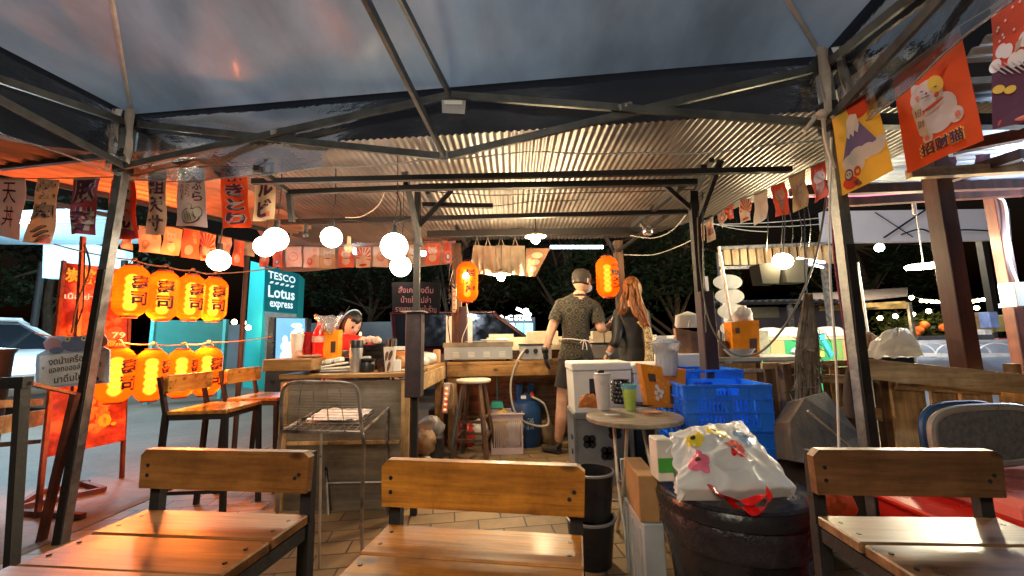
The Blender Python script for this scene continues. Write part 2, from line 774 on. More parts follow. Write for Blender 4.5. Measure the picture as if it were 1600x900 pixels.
W_PLY = wood('raw_plywood', (0.15, 0.12, 0.085), (0.27, 0.22, 0.165), 'x', 0.6, 0.5, 0, False)
W_PALLET = wood('pallet_wood', (0.34, 0.20, 0.09), (0.62, 0.42, 0.21), 'x', 0.6, 0.8)
W_PALLETZ = wood('pallet_wood_upright', (0.38, 0.21, 0.085), (0.66, 0.42, 0.19), 'z', 0.6, 0.8)
W_DARKZ = wood('dark_board', (0.07, 0.035, 0.02), (0.20, 0.11, 0.055), 'z', 0.6, 0.8)
W_POST = wood('red_brown_post', (0.05, 0.015, 0.010), (0.13, 0.035, 0.022), 'z', 0.5, 0.5, 0.1, False)
BLACKP = pm('black_plastic', (0.014, 0.014, 0.017), 0.35, 0, 0.4, 10, 0.1)
WHITEP = pm('white_plastic', (0.78, 0.78, 0.76), 0.4, 0, 0.06, 6, 0.05)
FOAM = pm('white_styrofoam', (0.74, 0.73, 0.68), 0.75, 0, 0.07, 10, 0.25, bscale=120)
CABLE = pm('black_cable', (0.012, 0.012, 0.014), 0.45, 0, 0.2, 10, 0)
CABLE_W = pm('white_cable', (0.6, 0.59, 0.55), 0.45, 0, 0.15, 10, 0)
INK = pm('dark_purple_ink', (0.10, 0.035, 0.06), 0.6, 0, 0.15, 10, 0)
INKB = pm('black_ink', (0.02, 0.018, 0.02), 0.5, 0, 0.1, 10, 0)
SKIN_M = pm('skin', (0.52, 0.29, 0.195), 0.5, 0, 0.25, 16, 0.05, sub=0.1)
# ================================================================ SETTING
def ground_mat():
    m, n, b = _new('worn_concrete_road')
    vec = coords(n)
    t = noise_node(n, 0.7, 8, vec, 0.65)
    t2 = noise_node(n, 14, 6, vec, 0.7)
    c = ramp(n, t.outputs[0], [(0.3, (0.12, 0.095, 0.075)), (0.55, (0.21, 0.165, 0.125)), (0.75, (0.30, 0.235, 0.18))])
    c2 = ramp(n, t2.outputs[0], [(0.3, (0.7, 0.7, 0.7)), (0.6, (1, 1, 1))])
    mu = n.nodes.new('ShaderNodeMix')
    mu.data_type = 'RGBA'
    mu.blend_type = 'MULTIPLY'
    mu.inputs[0].default_value = 0.8
    n.links.new(c, mu.inputs[6])
    n.links.new(c2, mu.inputs[7])
    n.links.new(mu.outputs[2], b.inputs['Base Color'])
    b.inputs['Roughness'].default_value = 0.55
    bp = n.nodes.new('ShaderNodeBump')
    bp.inputs['Strength'].default_value = 0.5
    bp.inputs['Distance'].default_value = 0.02
    n.links.new(t2.outputs[0], bp.inputs['Height'])
    n.links.new(bp.outputs[0], b.inputs['Normal'])
    return m


def paver_mat():
    m, n, b = _new('brick_pavers')
    tc = n.nodes.new('ShaderNodeTexCoord')
    mp = n.nodes.new('ShaderNodeMapping')
    mp.inputs['Rotation'].default_value = (0, 0, R(-8))
    n.links.new(tc.outputs['Object'], mp.inputs['Vector'])
    wv = noise_node(n, 3, 4, mp.outputs[0])
    add = n.nodes.new('ShaderNodeMix')
    add.data_type = 'RGBA'
    add.blend_type = 'LINEAR_LIGHT'
    add.inputs[0].default_value = 0.012
    n.links.new(mp.outputs[0], add.inputs[6])
    n.links.new(wv.outputs['Color'], add.inputs[7])
    br = n.nodes.new('ShaderNodeTexBrick')
    br.inputs['Scale'].default_value = 1.0
    br.inputs['Brick Width'].default_value = 0.26
    br.inputs['Row Height'].default_value = 0.13
    br.inputs['Mortar Size'].default_value = 0.005
    br.inputs['Mortar Smooth'].default_value = 0.3
    br.inputs['Color1'].default_value = (0.30, 0.20, 0.10, 1)
    br.inputs['Color2'].default_value = (0.21, 0.14, 0.075, 1)
    br.inputs['Mortar'].default_value = (0.05, 0.04, 0.03, 1)
    n.links.new(add.outputs[2], br.inputs['Vector'])
    t = noise_node(n, 2.5, 8, mp.outputs[0], 0.7)
    c2 = ramp(n, t.outputs[0], [(0.3, (0.5, 0.48, 0.45)), (0.6, (1.1, 1.1, 1.1))])
    mu = n.nodes.new('ShaderNodeMix')
    mu.data_type = 'RGBA'
    mu.blend_type = 'MULTIPLY'
    mu.inputs[0].default_value = 1
    n.links.new(br.outputs[0], mu.inputs[6])
    n.links.new(c2, mu.inputs[7])
    n.links.new(mu.outputs[2], b.inputs['Base Color'])
    b.inputs['Roughness'].default_value = 0.5
    iv = n.nodes.new('ShaderNodeMath')
    iv.operation = 'MULTIPLY_ADD'
    iv.inputs[1].default_value = -1
    iv.inputs[2].default_value = 1
    n.links.new(br.outputs['Fac'], iv.inputs[0])
    bp = n.nodes.new('ShaderNodeBump')
    bp.inputs['Strength'].default_value = 0.7
    bp.inputs['Distance'].default_value = 0.006
    n.links.new(iv.outputs[0], bp.inputs['Height'])
    n.links.new(bp.outputs[0], b.inputs['Normal'])
    return m


b = B()
b.add([(-250, -60, 0), (250, -60, 0), (250, 300, 0), (-250, 300, 0)], [(0, 1, 2, 3)])
struct('ground', b, ground_mat(), 'worn grey concrete lot under and beyond the stalls')
b = B()
b.box((0.55, 0.9, -0.044), (5.95, 7.4, 0.1))
struct('paving', b, paver_mat(), 'brown brick pavers under the stools and the kitchen')
b = B()
b.box((-2.46, 0.9, -0.04), (0.07, 7.4, 0.1))
struct('kerb', b, pm('kerb_concrete', (0.22, 0.2, 0.18), 0.8), 'thin concrete edging between pavers and road')


# ---------------------------------------------------------------- corrugated sheets
def corr(b, poly, d, zf, period=0.076, amp=0.009, seg=6):
    d = V((d[0], d[1], 0)).normalized()
    s = V((-d.y, d.x, 0))
    pts = [(V((p[0], p[1], 0)).dot(s), V((p[0], p[1], 0)).dot(d)) for p in poly]
    s0, s1 = min(p[0] for p in pts), max(p[0] for p in pts)
    n = int((s1 - s0) / period * seg)
    prev = None
    nl = 10
    for i in range(n + 1):
        x = s0 + 1e-4 + (s1 - s0 - 2e-4) * i / n
        ts = []
        for k in range(len(pts)):
            (a0, t0), (a1, t1) = pts[k], pts[(k + 1) % len(pts)]
            if (a0 - x) * (a1 - x) <= 0 and abs(a0 - a1) > 1e-9:
                ts.append(t0 + (t1 - t0) * (x - a0) / (a1 - a0))
        if len(ts) < 2:
            prev = None
            continue
        ta, tb = min(ts), max(ts)
        row = []
        h = amp * math.sin(2 * math.pi * x / period)
        for k in range(nl + 1):
            q = s * x + d * (ta + (tb - ta) * k / nl)
            wob = 0.012 * noise(V((q.x * 0.9, q.y * 0.9, 1.3)))
            row.append((q.x, q.y, zf(q.x, q.y) + h + wob))
        base = len(b.v)
        b.add(row, [])
        if prev is not None:
            for k in range(nl):
                b.f.append((prev + k, prev + k + 1, base + k + 1, base + k))
                b.m.append(b.mi)
        prev = base


ZINC = pm('weathered_zinc_sheet', (0.165, 0.145, 0.13), 0.42, 0.4, 0.6, 1.6, 0.05, bscale=30)
ZINC_B = pm('blue_grey_zinc_sheet', (0.34, 0.38, 0.45), 0.38, 0.35, 0.3, 1.6, 0.05, bscale=30)
zr = lambda x, y: 2.13 + 0.004 * (y - 2)
stall = thing('market_stall', 'open kitchen stall with flat corrugated zinc roof on dark steel posts', 'market stall', (0.2, 3.2, 0))
b = B()
corr(b, [(-2.35, 2.27), (-2.0, 2.25), (2.75, 1.85), (1.5, 4.5), (-2.25, 4.5)], (0, 1), zr, 0.040, 0.0048)
part('roof_sheet', b, ZINC, stall, smooth='full', fix=False)


def beam(px0, px1, z=None, w_=0.03, h_=0.03, dz=-0.035, Y=None, parent=None, name='beam', mat=None):
    if Y is None:
        a_, c_ = G(*px0, z), G(*px1, z)
    else:
        Y = Y if isinstance(Y, tuple) else (Y, Y)
        a_, c_ = P(*px0, Y[0]), P(*px1, Y[1])
    q = B()
    q.bar(a_, c_, w_, h_)
    return part(name, q, mat or STEEL_D, parent or stall)


beam((395, 284), (1236, 265), 1.94)
beam((452, 301), (660, 293), 1.93)
beam((655, 293), (1088, 285), 1.92, 0.035, 0.035)
beam((440, 347), (1075, 331), 1.97, 0.03, 0.035)
beam((660, 320), (770, 322), 1.93, 0.03, 0.03)
beam((668, 366), (1010, 360), 2.07, 0.05, 0.06)
beam((400, 262), (452, 301), 1.95)
beam((1100, 262), (990, 352), 1.99, 0.035, 0.04)
b = B()
b.bar(G(452, 301, 1.93), G(452, 301, 1.93) + V((0, 0.05, -0.17)), 0.03, 0.03)
part('beam', b, STEEL_D, stall)


def post(px, py, Y, z1, w_=0.04, mat=None, parent=None, z0=0.0, name='post', lean=0):
    p = P(px, py, Y)
    q = B()
    q.bar((p.x, Y, z0), (p.x + lean, Y, z1), w_, w_, up=(0, 1, 0))
    return part(name, q, mat or STEEL_D, parent or stall)


post(651, 450, 2.55, 1.97, 0.036)
post(1092, 430, 2.6, 1.96, 0.05)
post(714, 430, 4.45, 2.09, 0.10, mat=W_DARKZ)
post(966, 400, 4.45, 2.09, 0.09, mat=W_DARKZ)
for p0, p1, Y in (((632, 268), (657, 385), (2.35, 2.55)), ((655, 352), (705, 298), (2.55, 2.7)), ((668, 300), (692, 345), (2.6, 3.6)),
                  ((1036, 288), (1088, 334), (2.6, 2.6)), ((1126, 250), (1090, 350), (2.3, 2.6)), ((1098, 262), (1090, 285), (2.3, 2.6)),
                  ((742, 362), (716, 400), (4.4, 4.45)), ((690, 308), (730, 385), (3.4, 4.4)), ((938, 358), (966, 402), (4.4, 4.45)),
                  ((1050, 330), (966, 392), (3.4, 4.4)), ((1112, 250), (1070, 330), (2.35, 3.3))):
    b = B()
    b.bar(P(*p0, Y[0]), P(*p1, Y[1]), 0.028, 0.028)
    part('brace', b, STEEL_D, stall)
# padded boxing round the left front post
b = B()
q0, q1 = P(648, 620, 2.52), P(648, 489, 2.52)
b.box(((q0.x + q1.x) / 2, 2.52, (q0.z + q1.z) / 2), (0.095, 0.1, q1.z - q0.z), bev=0.006)
PAD = pm('dark_brown_padding', (0.045, 0.028, 0.034), 0.75, 0, 0.4, 16, 0.3)
part('post_cover', b, PAD, stall)
b = B()
b.box(((q1.x) + 0.0, 2.52, q1.z + 0.006), (0.14, 0.13, 0.006))
part('cap_plate', b, STEEL_W, stall)
# boxing on the right front post
b = B()
q0, q1 = P(1101, 575, 2.57), P(1099, 462, 2.57)
b.box((q1.x + 0.005, 2.57, (q0.z + q1.z) / 2 - 0.2), (0.085, 0.09, q1.z - q0.z + 0.45), bev=0.006)
part('post_cover', b, PAD, stall)
b = B()
q0, q1 = P(724, 535, 4.35), P(724, 487, 4.35)
b.box((q1.x, 4.35, (q0.z + q1.z) / 2), (0.085, 0.08, q1.z - q0.z + 0.1), bev=0.006)
part('post_cover', b, PAD, stall)

# left side roof, lit orange by the lanterns
side = thing('side_roof', 'low corrugated side roof glowing orange above the paper lanterns', 'roof', (-3.4, 3.2, 0))
b = B()
e0, e1 = G(80, 285, 2.12), G(452, 366, 2.12)
zs = lambda x, y: 2.115 + 0.006 * (y - 3)
far = e0 + (e0 - e1) * ((e0.y - 1.9) / (e1.y - e0.y))
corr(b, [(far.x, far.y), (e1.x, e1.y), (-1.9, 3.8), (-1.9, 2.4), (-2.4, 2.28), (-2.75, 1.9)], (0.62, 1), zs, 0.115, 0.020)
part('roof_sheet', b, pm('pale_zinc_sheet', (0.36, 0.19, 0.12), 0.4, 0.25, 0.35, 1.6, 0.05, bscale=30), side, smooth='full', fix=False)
for a_, c_ in (((0, 262), (195, 240)), ((80, 287), (452, 367)), ((0, 300), (210, 345))):
    b = B()
    b.bar(G(*a_, 2.09), G(*c_, 2.09), 0.025, 0.03)
    part('beam', b, STEEL_D, side)
for px, Y in ((384, 4.0), ):
    b = B()
    p = P(383, 450, 3.9)
    b.cyl((p.x, p.y, 0), (p.x, p.y, 1.97), 0.022)
    part('post', b, STEEL_D, side)

# sagging awning at the back of the kitchen roof
b = B()
aw = Panel(P(398, 352, 4.6), P(700, 374, 4.5), P(700, 414, 5.6), P(440, 424, 5.6), wave=0.02, freq=1.6)
aw.sheet(b, 0.003, 14, 8)
solo('cloth_awning', b, pm('peach_awning_cloth', (0.62, 0.42, 0.33), 0.8, 0, 0.25, 3, 0.2, thin=0.3), 'sagging peach cloth awning behind the kitchen roof edge', 'awning', smooth=True)

# right side roofs
rt = thing('right_roof', 'blue-grey corrugated roof over the right-hand stalls behind the big flags', 'roof', (3.5, 2.6, 0))
b = B()
corr(b, [(1.85, 1.2), (7.0, 0.2), (7.0, 3.1), (2.55, 3.2)], (1, -0.12), lambda x, y: 2.21 + 0.01 * (x - 2))
part('roof_sheet', b, ZINC_B, rt, smooth='full', fix=False)
b = B()
corr(b, [(2.3, 3.15), (7.0, 3.05), (7.2, 3.3), (2.2, 3.42)], (1, -0.05), lambda x, y: 2.19 + 0.006 * (x - 2))
part('roof_sheet', b, pm('pink_edge_sheet', (0.75, 0.16, 0.36), 0.5, 0.1, 0.2, 3, 0.05), rt, smooth='full', fix=False)
for a_, c_, zz, mm in (((1236, 300), (1600, 288), 2.0, W_POST), ((1292, 318), (1600, 300), 2.0, W_POST), ((1420, 272), (1600, 262), 2.0, W_PALLET),
                       ((1470, 282), (1600, 240), 2.03, W_POST), ((1300, 190), (1600, 190), 2.04, STEEL_D), ((1440, 120), (1600, 110), 2.04, STEEL_D),
                       ((1490, 232), (1600, 210), 2.03, RUST)):
    b = B()
    b.bar(G(*a_, zz), G(*c_, zz), 0.05, 0.06)
    part('beam', b, mm, rt)
for px, py, Y, ww in ((1487, 430, 2.52, 0.10), (1573, 430, 3.0, 0.075)):
    p = P(px, py, Y)
    b = B()
    b.box((p.x, Y, 1.08), (ww, ww, 2.16), bev=0.004)
    part('post', b, W_POST, rt)
b = B()
b.tube(smoothpath([P(1295, 320, 3.0), P(1400, 312, 3.0), P(1500, 305, 3.0), P(1556, 308, 2.95), P(1572, 325, 2.94), P(1577, 400, 2.94), P(1592, 445, 2.94)], 5), 0.007)
part('conduit', b, CABLE_W, rt, smooth=True)
b = B()
p = P(1588, 461, 2.85)
b.box(p, (0.13, 0.1, 0.17), bev=0.006)
solo('junction_box', b, WHITEP, 'white electrical box fixed to the far right red-brown post', 'electrical box')

# scalloped purple bunting under the right roof
for i, (px, py) in enumerate(((1483, 252), (1536, 248), (1588, 244))):
    b = B()
    pn = Panel(P(px - 12, py - 6, 2.6), P(px + 12, py - 8, 2.6), P(px + 9, py + 12, 2.6), P(px - 10, py + 14, 2.6), wave=0.008, seed=i)
    pn.sheet(b, 0.002, 5, 5)
    solo('bunting_flag', b, pm('mauve_cloth', (0.22, 0.10, 0.16), 0.8), ('small mauve pennant nearest the orange flag under the right roof',
         'small mauve pennant in the middle of three under the right roof', 'small mauve pennant at the right edge of the photo under the roof')[i], 'pennant', 'mauve pennants under the right roof')

# ================================================================ GAZEBO
gz = thing('gazebo', 'pop-up gazebo with dark glossy canopy and clear plastic valance over the stools', 'gazebo', (-0.4, 0.4, 0))
Lt, Lsld = P(205, 185, 2.2), P(200, 262, 2.2)
Rt, Rsld = P(1285, 95, 1.7), P(1285, 197, 1.7)
dd = (Rt - Lt)
dd.z = 0
Wd = dd.length
dd.normalize()
nb = V((dd.y, -dd.x, 0))
Lb = Lt + nb * Wd
Rb = Rt + nb * Wd
Rb.z, Lb.z = Rt.z, Lt.z
apex = (Lt + Rb) / 2 + V((0, 0, 0.62))
corners = [Lt, Rt, Rb, Lb]


def canopy_f(A, C, seed):
    def f(u, v):
        p = A.lerp(C, u).lerp(apex, v)
        # stretched cloth: sags between ridges, folds run out of the corners
        k = math.sin(math.pi * u) * (1 - v)
        p = p - V((0, 0, 0.05)) * math.sin(math.pi * u) * math.sin(math.pi * min(1, v * 1.1))
        fold = 0.045 * noise(V((u * 7 + seed, v * 1.8, seed))) + 0.022 * abs(noise(V((p.x * 4, p.y * 4, seed * 2)))) + 0.03 * noise(V((u * 16 / (0.3 + v), v * 2, seed))) * max(0, 1 - v * 2.5)
        fold += 0.03 * noise(V((p.x * 1.7, p.y * 1.7, seed * 2)))
        edge = min(1, v * 6) * min(1, (u + 0.02) * 8) * min(1, (1.02 - u) * 8)
        return p + V((0, 0, 0.025 + fold * edge))
    return f


CANOPY = pm('dark_canopy_vinyl', (0.20, 0.25, 0.30), 0.45, 0, 0.4, 2.0, 0.6, bscale=4, coat=0.05, thin=0.35, stretch=(1, 0.45, 1))
b = B()
for i in range(4):
    b.grid(canopy_f(corners[i], corners[(i + 1) % 4], i * 3.7), 48, 30)
part('canopy', b, CANOPY, gz, smooth='full', fix=False)
b = B()
for i in range(4):   # welded seam ridges
    b.tube([corners[i] + V((0, 0, 0.02)), corners[i].lerp(apex, 0.5) + V((0, 0, 0.008)), apex], 0.011, 6)
part('seam', b, pm('grey_seam', (0.42, 0.45, 0.48), 0.2), gz, smooth=True)
FILM = plastic_film('clear_valance_film', (0.97, 0.97, 0.97), 0.20, 0.10, 0.012, 0.35, 1.4, (1, 1, 2.0))
mids_t = [P(705, 152, 1.95)]
mids_b = [P(695, 245, 1.95)]
for i in range(4):
    A, C = corners[i], corners[(i + 1) % 4]
    b = B()
    out = (C - A).cross(V((0, 0, 1))).normalized() * -1
    out = out if out.dot((A + C) / 2 - apex) > 0 else -out

    def vf(u, v, A=A, C=C, out=out, i=i):
        p = A.lerp(C, u) + V((0, 0, 0.03)) + out * 0.03
        p = p - V((0, 0, 0.39 + 0.02 * math.sin(u * 9 + i))) * v
        return p + out * (0.02 * v * math.sin(u * 17 + i * 2) + 0.012 * math.sin(u * 41 + 4 * v) * v)
    b.grid(vf, 60, 6)
    part('valance', b, FILM, gz, smooth='full', fix=False)
    b = B()
    b.tube([vf(k / 40, 1.0) for k in range(41)], 0.004, 5)
    part('hem', b, plastic_film('clear_hem', (0.85, 0.85, 0.85), 0.5, 0.15, 0.5), gz, smooth=True)
# legs: steel channel with slider, foot beyond the frame
legs = [(Lt, G(95, 850), Lsld), (Rt, V((Rt.x + 0.02, 1.74, 0)), Rsld), (Rb, V((Rb.x, Rb.y, 0)), None), (Lb, V((Lb.x, Lb.y, 0)), None)]
for t_, f_, s_ in legs:
    b = B()
    mid = f_.lerp(t_, 0.5)
    b.bar(f_, t_, 0.045, 0.045, up=(0, 1, 0))
    lg = part('leg', b, STEEL_G, gz)
    b = B()
    low = f_.lerp(t_, 0.62)
    b.bar(f_ - V((0, 0.004, 0)), low - V((0, 0.004, 0)), 0.036, 0.052, up=(0, 1, 0))
    part('inner_leg', b, STEEL_D, lg)
    b = B()
    for k in range(9):
        q = f_.lerp(t_, 0.12 + 0.055 * k)
        b.cyl(q - V((0, 0.0315, 0)), q - V((0, 0.029, 0)), 0.006, seg=10)
    part('bolt_holes', b, BLACKP, lg)
    sp = s_ if s_ else t_ - V((0, 0, 0.28))
    b = B()
    b.box(t_ - V((0, 0, 0.02)), (0.065, 0.065, 0.09), bev=0.006)
    part('corner_bracket', b, BLACKP, lg)
    b = B()
    b.box(V((f_.lerp(t_, sp.z / t_.z).x, f_.lerp(t_, sp.z / t_.z).y, sp.z)), (0.07, 0.07, 0.06), bev=0.006)
    b.box(V((f_.lerp(t_, sp.z / t_.z).x, f_.lerp(t_, sp.z / t_.z).y, sp.z + 0.09)), (0.058, 0.058, 0.05), bev=0.006)
    part('slider', b, BLACKP, lg)
TRUSS = pm('truss_steel', (0.075, 0.08, 0.078), 0.42, 0.3, 0.4, 10, 0.2)
ctr = (Lt + Rb) / 2


def tbar(p, q, off=0.0):
    b = B()
    b.bar(p + V((0, -off, 0)), q + V((0, -off, 0)), 0.016, 0.036)
    part('truss_bar', b, TRUSS, gz)


mt, mb = mids_t[0], mids_b[0]
for i in range(4):
    A, C = corners[i], corners[(i + 1) % 4]
    if i == 0:
        m1, m2 = mt, mb
        s1, s2 = Lsld, Rsld
    else:
        m1 = (A + C) / 2 - V((0, 0, 0.02))
        m2 = m1 - V((0, 0, 0.32))
        s1, s2 = A - V((0, 0, 0.28)), C - V((0, 0, 0.28))
        if i == 3:
            s2 = Lsld
        if i == 1:
            s1 = Rsld
    tbar(A - V((0, 0, 0.03)), m2, 0.0)
    tbar(s1, m1, 0.02)
    tbar(C - V((0, 0, 0.03)), m2, 0.0)
    tbar(s2, m1, 0.02)
    tbar(m1, V((ctr.x, ctr.y, Lt.z + 0.06)), 0)
    tbar(m2, V((ctr.x, ctr.y, Lt.z + 0.02)), 0.02)
    for q in (m1, m2):
        b = B()
        b.box(q, (0.05, 0.045, 0.045), bev=0.005)
        part('joint', b, STEEL_G, gz)
for p0, Yy in (((437, 209), 2.08), ((975, 171), 1.83)):
    q = P(*p0, Yy)
    b = B()
    b.box(q - V((0, 0.025, 0)), (0.07, 0.012, 0.034), rot=(0, R(-14 if p0[0] > 700 else -10), 0), bev=0.003)
    b.cyl(q - V((0, 0.03, 0)), q - V((0, 0.036, 0)), 0.006)
    part('pivot_plate', b, STEEL_W, gz)
b = B()
b.cyl(V((ctr.x, ctr.y, Lt.z - 0.05)), apex - V((0, 0, 0.02)), 0.02)
part('centre_pole', b, STEEL_G, gz)
# taped white label and clear tag at the front peak
b = B()
Panel(P(690, 156, 1.93), P(728, 156, 1.93), P(726, 178, 1.93), P(691, 176, 1.93)).sheet(b)
tag_o = part('label_tag', b, pm('grey_tag', (0.4, 0.4, 0.42), 0.5), gz)
b = B()
pn = Panel(P(694, 157, 1.925), P(722, 157, 1.925), P(722, 163, 1.925), P(694, 163, 1.925))
pn.sheet(b)
part('white_strip', b, WHITEP, tag_o)
# taped cloth scraps hanging from the corner brackets
for i, (t_, sx) in enumerate(((Lt, 1), (Rt, 1))):
    for s in (-1, 1):
        b = B()
        pn = Panel(t_ + V((s * 0.035 - 0.025, -0.05, 0.03)), t_ + V((s * 0.035 + 0.03, -0.05, 0.03)), t_ + V((s * 0.05 + 0.015, -0.05, -0.3)), t_ + V((s * 0.05 - 0.02, -0.05, -0.28 + 0.04 * s)), wave=0.012, seed=i + s)
        pn.sheet(b, 0.002)
        part('cover_flap', b, pm('dirty_white_vinyl', (0.42, 0.37, 0.32), 0.4, 0, 0.3, 6, 0.2), gz, smooth=True)

# ================================================================ BACKDROP
# trees: tapering trunk, limbs and clumps of small leaves
def leaf_mat(name, c):
    c = tuple(x * 0.55 for x in c)
    return pm(name, c, 0.55, 0, 0.5, 1.2, 0, thin=0.25)


def tree(x, y, h, r, n, label, seed, col=(0.035, 0.06, 0.022), group='dark trees behind the market'):
    rr = random.Random(seed)
    t = thing('tree', label, 'tree', (x, y, 0), group)
    b = B()
    pts = smoothpath([V((x, y, -0.1)), V((x + rr.uniform(-.2, .2), y, h * 0.25)), V((x + rr.uniform(-.3, .3), y, h * 0.5)), V((x, y, h * 0.8))], 5)
    b.tube(pts, [0.16 * (1 - 0.75 * i / len(pts)) * h / 5 for i in range(len(pts))], 8)
    clumps = []
    for k in range(n):
        a_ = rr.uniform(0, 6.283)
        el = rr.uniform(-0.5, 1.0)
        q = V((x + r * math.cos(a_) * math.sqrt(max(0, 1 - el * el * 0.7)) * rr.uniform(0.3, 1), y + r * 0.8 * math.sin(a_) * rr.uniform(0.3, 1), h * 0.62 + el * h * 0.38))
        clumps.append((q, rr.uniform(0.25, 0.6) * r * 0.55))
        if k % 3 == 0:
            s_ = pts[min(len(pts) - 1, rr.randrange(4, len(pts)))]
            b.tube([s_, s_.lerp(q, 0.5) + V((0, 0, 0.1)), q], [0.05, 0.03, 0.012], 5)
    part('trunk', b, pm('bark', (0.08, 0.055, 0.035), 0.9, 0, 0.4, 8, 0.5), t, smooth=True)
    b = B()
    vs, fs = [], []
    for q, cr in clumps:
        for _ in range(170):
            d = V((rr.gauss(0, 1), rr.gauss(0, 1), rr.gauss(0, 1)))
            d = d.normalized() * cr * (rr.random() ** 0.45)
            c = q + d
            u_ = V((rr.gauss(0, 1), rr.gauss(0, 1), rr.gauss(0, 0.6))).normalized()
            w_ = u_.orthogonal().normalized()
            s_ = rr.uniform(0.05, 0.11) * (0.6 + h / 12)
            k0 = len(vs)
            vs += [c - u_ * s_, c + w_ * s_ * 0.45, c + u_ * s_, c - w_ * s_ * 0.45]
            fs.append((k0, k0 + 1, k0 + 2, k0 + 3))
    b.add(vs, fs)
    part('crown', b, leaf_mat('leaves_%d' % (seed % 3), tuple(c * (0.8 + 0.25 * (seed % 3)) for c in col)), t, fix=False)


tree(-1.6, 11.5, 5.2, 2.3, 46, 'dark leafy tree directly behind the kitchen blackboard', 3)
tree(1.6, 10.5, 4.8, 2.4, 50, 'dark leafy tree behind the two cooks, left of the round hanging discs', 4)
tree(4.3, 11.0, 4.4, 2.0, 36, 'dark leafy tree behind the woman at the grill, right of the cooks', 5)
tree(-5.2, 14.5, 5.0, 2.4, 34, 'dark leafy tree behind the turquoise supermarket sign', 6)
tree(-13.5, 12.0, 5.5, 2.6, 36, 'dark leafy tree at far left above the white car', 7)
tree(11.5, 13.5, 5.0, 2.5, 34, 'dark leafy tree at far right behind the string lights', 8)

# grey site wall behind the car park
b = B()
p0, p1 = P(300, 538, 13), P(700, 538, 13)
b.box(((p0.x + p1.x) / 2, 13, 0.85), (p1.x - p0.x, 0.15, 1.7))
solo('grey_wall', b, pm('grey_render', (0.24, 0.26, 0.28), 0.8, 0, 0.15, 2), 'plain grey wall across the car park behind the seated girl', 'wall')

# bright awning building on the left
ab = thing('lit_shop', 'shop at far left with pale blue awning and glowing blank signboard', 'shop', (-10, 6.5, 0))
b = B()
zA = 2.55
corr(b, [(-8.6, 4.8), (-5.1, 5.2), (-6.3, 6.9), (-12.5, 6.7)], (1, 0.0), lambda x, y: 2.8, 0.15, 0.02, 4)
part('awning_roof', b, pm('pale_blue_sheet', (0.24, 0.34, 0.39), 0.45, 0.1, 0.1, 2, 0.05), ab, smooth='full', fix=False)
b = B()
pn = Panel(P(68, 366, 7.0), P(196, 392, 7.4), P(196, 436, 7.4), P(66, 434, 7.0))
b.prism([pn.f(0, 0), pn.f(1, 0), pn.f(1, 1), pn.f(0, 1)], V((0, 0.15, 0)))
part('signboard', b, glow('cyan_lightbox', (0.42, 0.86, 1.0), 0.85), ab)
for px in (68, 196):
    b = B()
    q = P(px, 434, 7.4)
    b.cyl((q.x, 7.35, 0), (q.x, 7.35, 2.6), 0.05)
    part('post', b, STEEL_D, ab)
b = B()
q = P(-10, 346, 5.0), P(46, 346, 5.0)
b.cyl(q[0], q[1], 0.025)
solo('tube_light', b, glow('cool_tube', (0.75, 0.93, 1.0), 40), 'glowing white fluorescent tube under the pale blue awning at far left', 'tube light')

# teal hoarding, supermarket sign tower, lit display
b = B()
p0, p1 = P(240, 500, 7.6), P(352, 495, 8.2)
z1 = p0.z
b.prism([V((p0.x, 7.6, 0.35)), V((p1.x, 8.2, 0.35)), V((p1.x, 8.2, z1)), V((p0.x, 7.6, z1))], V((0, 0.06, 0)))
b2 = [b]
hb = thing('teal_hoarding', 'plain teal board standing behind the two rows of lanterns', 'board', (-6.3, 7.8, 0))
part('board', b, pm('teal_paint', (0.03, 0.30, 0.27), 0.5, 0, 0.1, 3), hb)
for p in (p0, p1):
    b = B()
    b.box((p.x, p.y + 0.03, z1 / 2), (0.07, 0.09, z1 + 0.06))
    part('post', b, pm('turquoise_edge', (0.10, 0.55, 0.52), 0.5), hb)

TQ = pm('turquoise_cladding', (0.04, 0.50, 0.49), 0.45, 0, 0.08, 1.5, 0.02, emis=0.07, ecol=(0.03, 0.6, 0.6))
tw = thing('sign_tower', 'turquoise supermarket sign tower with white lettering beyond the counter', 'sign', (-6.2, 10.3, 0))
a0, a1, a2 = P(392, 408, 10.4), P(415, 414, 9.8), P(467, 428, 10.6)
lo = 0.0
b = B()
b.prism([V((a0.x, a0.y, 0)), V((a1.x, a1.y, 0)), V((a2.x, a2.y, 0)), V((a2.x - 0.1, a2.y + 0.7, 0)), V((a0.x, a0.y + 0.6, 0))], V((0, 0, 0.01)))
vs = [(a0, 408), (a1, 414), (a2, 428)]
b = B()
b.add([V((a0.x, a0.y, 0)), V((a1.x, a1.y, 0)), V((a1.x, a1.y, a1.z)), V((a0.x, a0.y, a0.z)),
       V((a2.x, a2.y, 0)), V((a2.x, a2.y, a2.z)), V((a2.x - .3, a2.y + .9, 0)), V((a2.x - .3, a2.y + .9, a2.z)), V((a0.x, a0.y + .8, 0)), V((a0.x, a0.y + .8, a0.z))],
      [(0, 1, 2, 3), (1, 4, 5, 2), (4, 6, 7, 5), (6, 8, 9, 7), (8, 0, 3, 9), (3, 2, 5, 7, 9), (0, 8, 6, 4, 1)])
body = part('tower_body', b, TQ, tw)
sp_ = Panel(a1, a2, P(465, 490, 10.55), P(414, 486, 9.78))
sp_.c = [c + V((0, -0.03, 0)) for c in sp_.c]
b = B()
b.prism([sp_.f(0, 0), sp_.f(1, 0), sp_.f(1, 1), sp_.f(0, 1)], V((0, 0.03, 0)))
